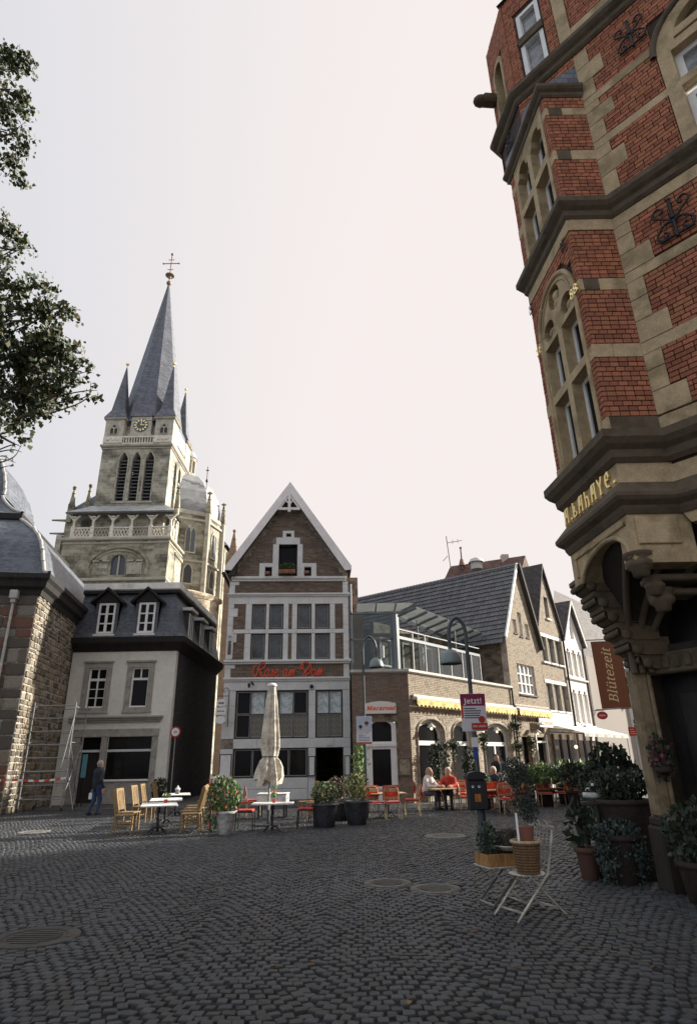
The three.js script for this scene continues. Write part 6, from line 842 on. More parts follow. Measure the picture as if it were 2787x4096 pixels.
plant('heather_planter', 'brownish bush in a low pot between the two dark grey planters', 'plant', -0.42, -19.3, 0, 0.26, 0.34, 0.5, potGrey, 520, [[0, 0.8, 0, 0.4, 0.35, 0.36]], 0.06, [[0.13, 0.08, 0.045], [0.09, 0.08, 0.04]]);
plant('bamboo', 'tall light green bamboo behind the lamp post by the restaurant door', 'plant', 0.22, -20.9, 0, 0.2, 0.28, 0.5, potGrey, 700, [[0, 1.35, 0, 0.24, 0.95, 0.24], [0.1, 2.0, 0, 0.15, 0.5, 0.15]], 0.13, GL, { w: 0.16, stem: [rod([0, 0.4, 0], [0.05, 2.4, 0], 0.015), rod([0.08, 0.4, 0.05], [0.15, 2.2, 0], 0.015), rod([-0.08, 0.4, 0], [-0.12, 2.0, 0], 0.015)] });
// flower shop at the arcade
plant('flower_barrel', 'dark wooden barrel with a leafy bush of orange flowers beside the arcade pier', 'plant', 4.45, -11.6, 0, 0.28, 0.34, 0.8, potBrown, 1500, [[-0.08, 1.2, 0, 0.46, 0.36, 0.42], [0.0, 1.52, 0.05, 0.34, 0.26, 0.3], [0.28, 1.35, 0, 0.22, 0.24, 0.22], [-0.4, 1.02, 0, 0.2, 0.16, 0.2]], 0.10, GD, { fl: [26, RED, 0.05] });
plant('white_flower_tub', 'dark tub of small white flowers in front of the arcade pier', 'plant', 3.86, -9.75, 0, 0.3, 0.36, 1.02, potBrown, 900, [[0, 1.2, 0, 0.42, 0.22, 0.36]], 0.075, GD, { fl: [46, WHT, 0.05] });
plant('ivy_hedge', 'trailing grey green ivy spilling over a low tub by the arcade', 'plant', 3.62, -9.45, 0, 0.2, 0.26, 0.6, potBrown, 1700, [[-0.05, 0.62, 0, 0.34, 0.16, 0.3], [-0.2, 0.35, 0.05, 0.16, 0.36, 0.24], [0.1, 0.35, 0.15, 0.22, 0.34, 0.16]], 0.05, [[0.05, 0.085, 0.07], [0.07, 0.11, 0.09], [0.04, 0.06, 0.05]]);
plant('leafy_pot', 'brown clay pot with large drooping dark leaves at the corner of the flower stand', 'plant', 3.24, -9.72, 0, 0.11, 0.15, 0.42, M(0.09, 0.045, 0.03), 70, [[-0.02, 0.66, 0, 0.2, 0.26, 0.18]], 0.2, GD, { w: 0.3, stem: rod([0, 0.3, 0], [0, 0.75, 0], 0.012) });
plant('white_bowl_plant', 'white bowl standing on the edge of the flower stand', 'bowl', 3.50, -9.9, 1.0, 0.06, 0.11, 0.1, potPale, 60, [[0, 0.13, 0, 0.1, 0.05, 0.1]], 0.05, WHT.concat(GD));
{ const t = thing('flower_bench', 'dark wooden bench carrying the white bowl at the flower stand', 'bench', 3.52, 0, -9.9); obj('bench_top', cb(-0.16, 0.2, 0.93, 0.98, -0.2, 0.2, 0.01), potBrown, t); for (const [x, z] of [[-0.12, -0.16], [0.16, -0.16], [-0.12, 0.16], [0.16, 0.16]]) obj('leg', bx(x - 0.02, x + 0.02, 0, 0.93, z - 0.02, z + 0.02), potBrown, t); }
plant('wreath_plant', 'reddish flowering plant hung against the arcade pier', 'plant', 4.0, -8.62, 1.35, 0.05, 0.08, 0.1, potBrown, 260, [[0, 0.2, 0, 0.16, 0.3, 0.1]], 0.06, [...GD, [0.16, 0.04, 0.05]], { fl: [20, [[0.3, 0.06, 0.1]], 0.05] });
plant('blue_shrub', 'pale leaved shrub with a white flower in the dark shop entrance', 'plant', 5.05, -8.2, 0, 0.2, 0.26, 0.7, potBrown, 500, [[0, 0.95, 0, 0.3, 0.28, 0.3]], 0.07, [[0.1, 0.14, 0.13], [0.07, 0.1, 0.09]], { fl: [8, WHT, 0.07] });
plant('added_shrub', 'added dark shrub in a low tub standing in for shade before the arcade pier', 'plant', 4.05, -8.15, 0, 0.22, 0.28, 0.45, potBrown, 900, [[0, 0.72, 0, 0.4, 0.36, 0.3], [0.25, 0.5, 0.1, 0.25, 0.4, 0.25]], 0.08, GD);  // this shrub and the next are added to darken the unseen corner
plant('added_shrub', 'added dark shrub in a low tub standing in for shade before the shop entrance', 'plant', 4.55, -7.75, 0, 0.22, 0.28, 0.4, potBrown, 900, [[0, 0.6, 0, 0.42, 0.34, 0.32]], 0.08, GD);
// ferns and tubs along the restaurant terrace in the street
[[5.5, -21.6, 0.5], [6.6, -23.2, 0.55], [7.6, -24.2, 0.6], [8.6, -25.6, 0.6], [9.8, -26.4, 0.65], [7.2, -21.9, 0.5]].forEach(([x, z, s], i) => plant('terrace_fern', ['bright green arching fern in a tub at the near end of the street terrace', 'bright green arching fern in a tub behind the first street table', 'bright green arching fern in a tub beside the red covered chairs', 'bright green arching fern in a tub in the middle of the street terrace', 'bright green arching fern in a tub at the far end of the street terrace', 'darker arching fern in a tub on the street side of the terrace'][i], 'plant', x, z, 0, 0.22, 0.28, 0.55, potBrown, 420, [[0, 0.95, 0, s, 0.3, s], [0, 1.2, 0, s * 0.5, 0.2, s * 0.5]], 0.22, i === 5 ? GD : [...GM, ...GL], { w: 0.14, group: 'ferns along the street terrace' }));
[[4.3, -22.3], [5.9, -24.9], [8.9, -28.0]].forEach(([x, z], i) => plant('white_flower_tub', ['tub of white flowers beside the table behind the bin', 'tub of white flowers beside the seated person in grey', 'tub of white flowers at the far cafe table'][i], 'plant', x, z, 0, 0.18, 0.24, 0.6, potBrown, 380, [[0, 0.85, 0, 0.3, 0.26, 0.28]], 0.08, GM, { fl: [50, WHT, 0.06], group: 'tubs of white flowers on the terrace' }));
plant('window_plant', 'dark climbing plant in front of the first arched window', 'plant', sp(1.4, 0.35)[0], sp(1.4, 0.35)[1], 0, 0.2, 0.26, 0.5, potBrown, 700, [[0, 1.3, 0, 0.5, 0.9, 0.2], [0.1, 2.1, 0, 0.35, 0.25, 0.2]], 0.1, GD);
plant('window_plant', 'dark climbing plant in front of the second arched window', 'plant', sp(4.0, 0.35)[0], sp(4.0, 0.35)[1], 0, 0.2, 0.26, 0.5, potBrown, 600, [[0, 1.2, 0, 0.4, 0.8, 0.2]], 0.1, GD);
[[2.9, 2.0], [5.6, 2.3], [9.2, 2.0], [9.3, 3.0], [10.9, 2.2]].forEach(([s, y], i) => { const p = sp(s, 0.22); plant('hanging_ivy', ['ivy basket on the brick pier after the first arched window', 'ivy basket on the brick pier after the second arched window', 'ivy basket low on the brick pier by the drainpipe', 'ivy basket high on the brick pier by the drainpipe', 'ivy basket beside the second restaurant door'][i], 'plant', p[0], p[1], y, 0.08, 0.14, 0.16, potBrown, 320, [[0, 0.1, 0, 0.28, 0.3, 0.16], [0, -0.25, 0, 0.16, 0.3, 0.12]], 0.08, [...GD, ...GM.slice(0, 1), [0.16, 0.17, 0.14]], { group: 'ivy baskets on the restaurant wall' }); });
{ const p = [-6.05 + 2.9, -29.75]; plant('window_box', 'clay window box with green plants in the open gable door', 'window box', p[0], p[1], 10.36, 0, 0, 0, clay, 300, [[0, 0.34, 0.0, 0.42, 0.18, 0.12]], 0.09, GM); const t = scene.children[scene.children.length - 1]; obj('trough', cb(-0.42, 0.42, 0, 0.2, -0.1, 0.12, 0.015), clay, t);
  for (const [dx, lab] of [[-1.0, 'small clay pot in the little gable opening on the cathedral side'], [0.98, 'small clay pot in the little gable opening on the restaurant side']]) { const k = thing('sill_pot', lab, 'pot', p[0] + dx, 10.36, p[1] - 0.05); obj('pot_body', cb(-0.13, 0.13, 0, 0.14, -0.06, 0.06, 0.01), clay, k); } }
plant('red_flower_tub', 'low dark tub with red flowers against the plastered house', 'plant', -8.2, -28.4, 0, 0.24, 0.3, 0.5, potBrown, 380, [[0, 0.72, 0, 0.36, 0.3, 0.28]], 0.08, GD, { fl: [18, [[0.3, 0.05, 0.05]], 0.05] });

// ---------------------------------------------------------------- furniture
seed(73);
const wood = M(0.27, 0.175, 0.075, { t: tWood, s: 0.5, rough: 0.6 }), woodPale = M(0.48, 0.36, 0.21, { t: tWood, s: 0.6, rough: 0.5 }), ironB = M(0.02, 0.02, 0.022, { rough: 0.5, metal: 0.2 }), cush = M(0.50, 0.06, 0.04, { rough: 0.95, t: tMott, s: 0.3 }), blank = M(0.62, 0.07, 0.03, { rough: 0.95, t: tMott, s: 0.3 }), cloth = M(0.72, 0.71, 0.68, { t: tMott, s: 1, rough: 0.9 });
function woodChair() { const t = thing('wooden_chair', '', 'chair'); for (const [x, z] of [[-0.19, 0.2], [0.19, 0.2]]) obj('leg', bar([x * 1.1, 0, z], [x, 0.43, z], 0.035, 0.035), wood, t); for (const x of [-0.19, 0.19]) obj('leg', [bar([x, 0, -0.26], [x, 0.45, -0.2], 0.035, 0.035), bar([x, 0.45, -0.2], [x, 0.98, -0.32], 0.035, 0.03)], wood, t); obj('seat', [cb(-0.22, 0.22, 0.42, 0.45, -0.22, 0.23, 0.008)], wood, t); for (let i = 0; i < 5; i++) { const x = -0.13 + i * 0.065; obj('back_slat', bar([x, 0.5, -0.212], [x, 0.96, -0.315], 0.035, 0.012), wood, t); } obj('top_rail', cb(-0.21, 0.21, 0.94, 1.01, -0.345, -0.305, 0.012), wood, t); obj('stretcher', [bx(-0.2, 0.2, 0.2, 0.225, -0.02, 0.0), bx(-0.2, -0.18, 0.2, 0.225, -0.2, 0.2), bx(0.18, 0.2, 0.2, 0.225, -0.2, 0.2)], wood, t); return t; }
function cafeChair(blanket) { const t = thing('cafe_chair', '', 'chair'); for (const [x, z] of [[-0.19, 0.2], [0.19, 0.2], [-0.19, -0.2], [0.19, -0.2]]) obj('leg', rod([x * 1.12, 0, z * 1.1], [x, 0.44, z], 0.014, 6), blanket ? woodPale : ironB, t); obj('seat', cb(-0.21, 0.21, 0.42, 0.44, -0.21, 0.21, 0.008), blanket ? woodPale : ironB, t); obj('cushion', cb(-0.2, 0.2, 0.441, 0.49, -0.2, 0.2, 0.018), cush, t); obj('back_frame', tb([[-0.2, 0.43, -0.2], [-0.21, 0.7, -0.24], [-0.17, 0.84, -0.27], [0, 0.87, -0.28], [0.17, 0.84, -0.27], [0.21, 0.7, -0.24], [0.2, 0.43, -0.2]], 0.014, 6, 30), blanket ? woodPale : ironB, t); obj('back_panel', [cb(-0.19, 0.19, 0.52, 0.82, -0.268, -0.25, 0.005)], blanket ? woodPale : M(0.05, 0.05, 0.055), t); if (blanket) { const g = []; for (let i = 0; i < 6; i++) { const x0 = -0.24 + i * 0.08, b = 0.012 * Math.sin(i * 2.1); g.push([[x0, 0.5 + b, -0.31 - b], [x0 + 0.08, 0.5 - b, -0.31 + b], [x0 + 0.08, 0.9, -0.285], [x0, 0.9, -0.285]], [[x0, 0.9, -0.285], [x0 + 0.08, 0.9, -0.285], [x0 + 0.08, 0.6, -0.225], [x0, 0.6 + b, -0.225]]); } obj('blanket', quadG(g), M(0.62, 0.07, 0.03, { rough: 0.95, t: tMott, s: 0.3, ds: true }), t); } return t; }
function table(name, w, d, h, mat, legm, round) { const t = thing(name, '', 'table'); obj('table_top', round ? la([[0.01, h], [w / 2, h], [w / 2, h - 0.03], [0.01, h - 0.03]], 0, 0, 0, 26) : cb(-w / 2, w / 2, h - 0.035, h, -d / 2, d / 2, 0.008), mat, t); obj('pedestal', [cy(0, 0.05, h - 0.035, 0, 0.035, 0.035, 8), cy(0, 0.3, 0.36, 0, 0.05, 0.05, 8)], legm, t); for (let i = 0; i < 4; i++) { const a = i * Math.PI / 2 + 0.6; obj('foot', tb([[0, 0.12, 0], [0.12 * Math.cos(a), 0.14, 0.12 * Math.sin(a)], [0.28 * Math.cos(a), 0.02, 0.28 * Math.sin(a)], [0.32 * Math.cos(a), 0.02, 0.32 * Math.sin(a)]], 0.016, 6, 16), legm, t); } return t; }
function placeAll(proto, spots) { spots.forEach(([x, z, r, label, group], i) => { const o = i ? copy(proto, label, x, 0, z, r) : proto; if (!i) { o.position.set(x, 0, z); o.rotation.y = r; o.userData.label = label; } if (group) o.userData.group = group; }); }
const R90 = Math.PI / 2, gW = 'wooden chairs at the white topped tables', lw = (k) => 'yellow wooden slat back chair ' + k;
placeAll(woodChair(), [[-5.62, -16.75, R90 + 0.15, lw('on the chapel side of the front white topped table')], [-5.85, -17.7, R90 + 0.1, lw('behind another on the chapel side of the front table')], [-4.02, -16.85, -R90 - 0.1, lw('beside the oleander pot at the front white topped table')], [-4.25, -17.75, -R90, lw('behind another on the oleander side of the front table')], [-4.42, -18.8, -R90 + 0.1, lw('on the parasol side of the second white topped table')], [-4.62, -19.8, -R90, lw('between the second and third tables on the parasol side')], [-6.2, -19.9, R90 + 0.1, lw('on the chapel side of the second white topped table')], [-6.35, -21.2, R90, lw('between the second and third tables on the chapel side')], [-4.9, -22.4, -R90, lw('on the parasol side of the lantern table')], [-6.7, -23.6, R90, lw('nearest the plastered house, behind the lantern table')]].map((q) => [...q, gW]));
placeAll(woodChair(), [[-1.45, -20.9, -R90 + 0.3, lw('drawn up to the cloth covered table behind the parasol')], [-1.15, -20.2, -R90 - 0.2, lw('standing away from the cloth covered table')]].map((q) => [...q, 'wooden chairs by the parasol']));
const tW = table('terrace_table', 0.86, 1.25, 0.67, cloth, ironB); placeAll(tW, [[-4.8, -16.75, 0.28, 'white topped table at the front of the row between wooden chairs'], [-5.25, -18.95, 0.25, 'white topped table second in the row between wooden chairs'], [-5.75, -21.9, 0.25, 'white topped table third in the row, with a lantern']].map((a) => [...a, 'white topped tables in a row']));
const tR = table('bistro_table', 1.0, 0.62, 0.66, cloth, ironB); placeAll(tR, [[-1.98, -16.6, 0.02, 'pale bistro table on a dark curved foot between two black chairs']]);
{ const t = thing('cloth_table', 'table under a white cloth behind the closed umbrella pole', 'table', -2.45, 0, -20.6); obj('tablecloth', [cb(-0.45, 0.45, 0.42, 0.68, -0.4, 0.4, 0.02)], cloth, t); obj('table_top', cb(-0.47, 0.47, 0.68, 0.7, -0.42, 0.42, 0.005), cloth, t); for (const [x, z] of [[-0.38, -0.33], [0.38, -0.33], [-0.38, 0.33], [0.38, 0.33]]) obj('leg', bx(x - 0.025, x + 0.025, 0, 0.45, z - 0.025, z + 0.025), ironB, t); }
placeAll(cafeChair(false), [[-2.72, -17.15, R90, 'black framed chair with a red cushion between the oleander and the bistro table'], [-1.22, -17.45, -R90, 'black framed chair with a red cushion between the bistro table and the round bush'], [-0.98, -18.6, -R90 + 0.2, 'black framed chair with a red cushion behind the round clipped bush']].map((q) => [...q, 'black chairs with red cushions']));
const lc = (k) => 'pale cafe chair with a red blanket ' + k, doorT = lc('before the white restaurant door'), pairT = lc('at the table of the woman in white'), binT = lc('at the table behind the bin'), fernT = lc('at the table beside the ferns'), midT = lc('at the middle cafe table of the street'), farT = lc('at the far cafe table of the street'), lastT = lc('past the far cafe table');
placeAll(cafeChair(true), [[-3.35, -20.4, R90, lc('beside the cloth table')], [-3.2, -21.6, R90 + 0.2, lc('behind the cloth table by the gabled house')], [0.62, -19.55, 0.4, doorT], [1.12, -19.4, 0.1, doorT], [1.75, -20.3, -R90, lc('street side of the white door table')], [2.35, -22.9, R90, pairT], [3.75, -22.6, -R90, pairT], [3.6, -21.4, R90 - 0.2, binT], [4.3, -21.6, Math.PI, binT], [5.0, -20.9, -R90, binT], [4.6, -20.2, 0.1, binT], [5.4, -22.9, R90, fernT], [6.1, -24.4, Math.PI, fernT], [7.1, -23.2, -R90, fernT], [6.5, -22.9, 0, fernT], [7.5, -25.6, R90, midT], [8.2, -25.0, -R90, midT], [8.9, -27.2, R90, farT], [9.9, -27.0, -R90, farT], [10.6, -29.4, R90, lastT], [5.7, -23.9, -0.6, fernT], [7.0, -24.6, 2.6, midT], [8.7, -26.2, 2.2, midT], [9.2, -26.4, -2.4, farT], [10.4, -27.9, 2.0, lastT], [2.9, -23.6, 0.1, pairT], [3.7, -23.5, -0.2, pairT], [4.4, -23.0, 0.2, binT], [4.9, -24.4, 0.4, lc('pushed back against the restaurant wall')], [6.9, -26.2, 0.3, lc('under the person in blue')]].map((q) => [...q, 'cafe chairs with red blankets']));
const tM = table('cafe_table', 1.05, 0.75, 0.68, woodPale, ironB); placeAll(tM, [[1.0, -20.1, 0.1, 'wooden cafe table in front of the white restaurant door'], [3.05, -22.4, 0.3, 'wooden cafe table between the woman in white and the man in red'], [4.55, -21.0, 0.2, 'wooden cafe table behind the litter bin'], [6.3, -23.6, 0.5, 'wooden cafe table beside the ferns in the street'], [7.8, -25.4, 0.6, 'wooden cafe table in the middle of the street terrace'], [9.5, -27.6, 0.6, 'wooden cafe table at the far end of the street terrace']].map((a) => [...a, 'wooden cafe tables']));
{ // flower pots and lanterns on tables
  const v = (x, y, z, lab) => { const t = thing('table_flower', lab, 'flower pot', x, y, z); obj('pot', cy(0, 0, 0.08, 0, 0.035, 0.05, 10), M(0.6, 0.08, 0.05), t); obj('foliage', foliage(40, [[0, 0.16, 0, 0.09, 0.07, 0.09]], 0.06, GL), leafM, t); };
  v(-4.75, 0.67, -17.1, 'small plant in a red pot on the front white topped table'); v(-2.4, 0.70, -20.4, 'small plant in a red pot on the cloth covered table'); v(-1.95, 0.66, -16.6, 'small plant on the pale bistro table');
  const l = thing('table_lantern', 'small white lantern on the third white topped table', 'lantern', -5.7, 0.67, -21.8); obj('lantern_body', [cb(-0.06, 0.06, 0, 0.14, -0.06, 0.06, 0.01)], M(0.2, 0.2, 0.2), l); obj('lantern_lid', la([[0.1, 0.14], [0.02, 0.22], [0.01, 0.26]], 0, 0, 0, 8), m.white, l);
}
{ // closed parasol
  const t = thing('closed_parasol', 'tall closed cream parasol tied with a cord before the gabled house', 'parasol', -2.28, 0, -18.2), cr = M(0.60, 0.55, 0.46, { t: tMott, s: 0.7, rough: 0.95, ds: true });
  const N = 48, prof = [[0.10, 3.6], [0.115, 3.55], [0.15, 3.2], [0.2, 2.7], [0.245, 2.2], [0.25, 1.95], [0.215, 1.74], [0.20, 1.70], [0.24, 1.62], [0.30, 1.45], [0.33, 1.22], [0.31, 1.08]];
  const rings = prof.map(([r, y], k) => [...Array(N)].map((_, i) => { const a = i / N * 6.283, fold = 1 + (k < 2 ? 0.03 : k > 7 ? 0.26 : 0.15) * Math.sin(a * 8 + 0.4 * Math.sin(y * 2)) * (k === 6 || k === 7 ? 0.4 : 1), rg = k > 8 ? 1 + 0.12 * Math.sin(a * 3 + k) : 1; return [r * fold * rg * Math.cos(a), y + (k === 11 ? 0.09 * Math.sin(a * 4 + 1) + 0.05 * Math.sin(a * 7) : 0), r * fold * rg * Math.sin(a)]; }));
  { const pos = [], idx = []; rings.forEach((r) => r.forEach((p) => pos.push(...p))); for (let k = 0; k + 1 < rings.length; k++) for (let i = 0; i < N; i++) { const a = k * N + i, b = k * N + (i + 1) % N; idx.push(a, b, b + N, a, b + N, a + N); } const g = new THREE.BufferGeometry(); g.setAttribute('position', new THREE.BufferAttribute(new Float32Array(pos), 3)); g.setIndex(idx); g.computeVertexNormals(); obj('folded_canopy', g, cr, t); }
  obj('cap', la([[0.13, 3.6], [0.14, 3.63], [0.1, 3.68], [0.01, 3.7]], 0, 0, 0, 16), m.white, t); obj('tie_cord', la([[0.20, 1.7], [0.225, 1.715], [0.225, 1.735], [0.2, 1.75]], 0, 0, 0, 24), M(0.2, 0.19, 0.17), t); obj('pole', cy(0, 0.05, 1.9, 0, 0.03, 0.03, 10), M(0.5, 0.46, 0.4), t); obj('parasol_base', [cb(-0.35, 0.35, 0, 0.07, -0.35, 0.35, 0.02), cy(0, 0.07, 0.4, 0, 0.04, 0.04, 10)], potGrey, t);
}
// ---------------------------------------------------------------- lamps, signs, bin
seed(81);
function print(w, h, draw) { const c = document.createElement('canvas'); c.width = w; c.height = h; const x = c.getContext('2d'); draw(x, w, h); const t = new THREE.CanvasTexture(c); t.colorSpace = THREE.SRGBColorSpace; return t; }
const face = (w, h, t, x, y, z, o = {}) => { const g = new THREE.PlaneGeometry(w, h); const me = new THREE.Mesh(g, new THREE.MeshStandardMaterial({ map: t, roughness: o.rough ?? 0.6 })); me.position.set(x, y, z); me.castShadow = me.receiveShadow = true; return me; };
function addPrint(parent, name, w, h, t, x, y, z) { const f = face(w, h, t, x, y, z); f.name = name; parent.add(f); return f; }
const lampM = M(0.075, 0.10, 0.105, { rough: 0.45, metal: 0.3 }), domeM = M(0.2, 0.25, 0.25, { rough: 0.4 });
function lamp(x, z, label, H, reach, side, r) {
  const t = thing('street_lamp', label, 'street lamp', x, 0, z, 0, 'curved street lamps');
  obj('post', [cy(0, 0, H - 0.45, 0, r, r * 0.7, 12), cy(0, 0, 0.7, 0, r * 1.6, r * 1.5, 12)], lampM, t);
  obj('crook', tb([[0, H - 0.5, 0], [0, H - 0.32, 0], [side * reach * 0.15, H - 0.12, 0], [side * reach * 0.5, H, 0], [side * reach * 0.85, H - 0.12, 0], [side * reach, H - 0.32, 0], [side * reach, H - 0.6, 0]], r * 0.72, 8, 40), lampM, t);
  obj('lamp_shade', la([[0.03, 0.34], [0.05, 0.3], [0.13, 0.27], [0.2, 0.18], [0.235, 0.05], [0.235, 0], [0.22, 0]].map(([a, b]) => [a, b]), side * reach, H - 0.98, 0, 22), domeM, t);
  obj('shade_holder', [cy(side * reach, H - 0.68, H - 0.5, 0, 0.045, 0.03, 10)], lampM, t);
  return t;
}
const L1 = lamp(0.38, -19.95, 'slim curved street lamp with an election poster beside the restaurant door', 5.3, 0.42, 1, 0.05);
obj('lamp_cylinder', [cy(0.62, 4.62, 5.0, 0, 0.07, 0.07, 12)], M(0.55, 0.55, 0.55), L1);
const L2 = lamp(2.46, -13.16, 'curved street lamp carrying the litter bin and the purple poster', 4.42, 0.36, -1, 0.055);
{ // posters
  const t = thing('lamp_poster', 'white poster with two portraits on the slim lamp post', 'poster', 0.36, 2.44, -19.84), pt = print(128, 224, (c, w, h) => { c.fillStyle = '#b9c6d8'; c.fillRect(0, 0, w, h); c.fillStyle = '#dfe4ea'; c.fillRect(0, h * 0.55, w, h * 0.45); for (const [x, y, s, hr] of [[34, 92, 1, '#1c1512'], [86, 64, 1.1, '#4a3020']]) { c.fillStyle = '#c9c9cf'; c.beginPath(); c.ellipse(x, y + 46 * s, 24 * s, 30 * s, 0, 0, 7); c.fill(); c.fillStyle = '#b98d73'; c.beginPath(); c.ellipse(x, y, 13 * s, 17 * s, 0, 0, 7); c.fill(); c.fillStyle = hr; c.beginPath(); c.ellipse(x, y - 9 * s, 15 * s, 12 * s, 0, 0, 7); c.fill(); } c.fillStyle = '#6d7b90'; for (let i = 0; i < 4; i++) c.fillRect(14, 156 + i * 13, 60 + (i * 37) % 40, 5); c.fillStyle = '#c5392c'; c.fillRect(0, 210, w, 14); });
  obj('poster_board', cb(-0.235, 0.235, -0.4, 0.4, -0.02, 0, 0.003), m.white, t); addPrint(t, 'poster_print', 0.465, 0.79, pt, 0, 0, 0.003);
  const p = thing('lamp_placard', 'purple and white placard reading Jetzt! on the lamp post above the bin', 'placard', 2.47, 2.46, -13.08, 0), pp = print(256, 360, (c, w, h) => { c.fillStyle = '#dcdce0'; c.fillRect(0, 0, w, h); c.fillStyle = '#8d1f4c'; c.fillRect(0, 0, w, 118); c.fillStyle = '#d8452a'; c.fillRect(0, 118, 22, 118); c.fillStyle = '#f2f2f4'; c.font = 'bold 74px sans-serif'; c.textAlign = 'center'; c.fillText('Jetzt!', w / 2, 96); c.fillStyle = '#2c2630'; for (let i = 0; i < 5; i++) c.fillRect(30, 140 + i * 22, 120 + (i * 53) % 60, 10); c.fillStyle = '#b23a2a'; c.beginPath(); c.arc(205, 250, 34, 0, 7); c.fill(); });
  obj('placard_board', cb(-0.255, 0.255, -0.365, 0.365, -0.02, 0, 0.003), m.white, p); addPrint(p, 'placard_print', 0.505, 0.72, pp, 0, 0, 0.003);
  const s = thing('party_placard', 'small red placard reading DIE LINKE below the purple one', 'placard', 2.56, 2.19, -13.04, 0.0), sq = print(256, 96, (c, w, h) => { c.fillStyle = '#b8321f'; c.fillRect(0, 0, w, h); c.fillStyle = '#e9ddd8'; c.font = 'bold 44px sans-serif'; c.textAlign = 'center'; c.fillText('DIE LINKE.', w / 2, 64); });
  obj('placard_board', cb(-0.16, 0.16, -0.06, 0.06, -0.01, 0, 0.002), M(0.4, 0.06, 0.03), s); addPrint(s, 'placard_print', 0.315, 0.115, sq, 0, 0, 0.003);
  const n = thing('parking_label', 'small white notice and blue sticker on the lamp post over the bin', 'notice', 2.44, 1.8, -13.08); obj('notice_board', cb(-0.07, 0.07, 0, 0.18, -0.01, 0, 0.002), m.white, n); obj('blue_sticker', cb(-0.04, 0.045, -0.22, -0.02, -0.01, 0.0, 0.002), M(0.03, 0.09, 0.35), n);
}
{ // litter bin
  const t = thing('litter_bin', 'black litter bin with a pair of eyes and an orange label on the lamp post', 'litter bin', 2.38, 0, -12.96), bm = M(0.012, 0.013, 0.018, { rough: 0.5 });
  obj('bin_body', [cb(-0.19, 0.17, 0.68, 1.2, -0.13, 0.13, 0.02)], bm, t); obj('bin_hood', pr([[-0.2, 1.22], [-0.2, 1.26], [-0.15, 1.33], [-0.05, 1.36], [0.05, 1.36], [0.14, 1.33], [0.18, 1.26], [0.18, 1.22]], -0.14, 0.14), bm, t); obj('bin_slot', bx(-0.15, 0.13, 1.195, 1.225, -0.1, 0.12), m.black, t);
  for (const x of [-0.1, 0.02]) { const e = obj('eye_sticker', [(() => { const g = new THREE.CylinderGeometry(0.024, 0.024, 0.004, 16); g.rotateX(R90); g.translate(x, 1.09, 0.133); return g; })()], m.white, t); obj('pupil', [(() => { const g = new THREE.CylinderGeometry(0.011, 0.011, 0.004, 12); g.rotateX(R90); g.translate(x + 0.004, 1.098, 0.136); return g; })()], m.black, t); }
  const lb = print(96, 112, (c, w, h) => { c.fillStyle = '#c77a22'; c.fillRect(0, 0, w, h); c.fillStyle = '#5d3410'; for (let i = 0; i < 5; i++) c.fillRect(12, 20 + i * 18, 44 + (i * 29) % 26, 7); }); addPrint(t, 'label', 0.11, 0.13, lb, -0.02, 0.895, 0.132); obj('bracket', bx(0.05, 0.14, 0.8, 1.1, -0.2, -0.12), bm, t);
}
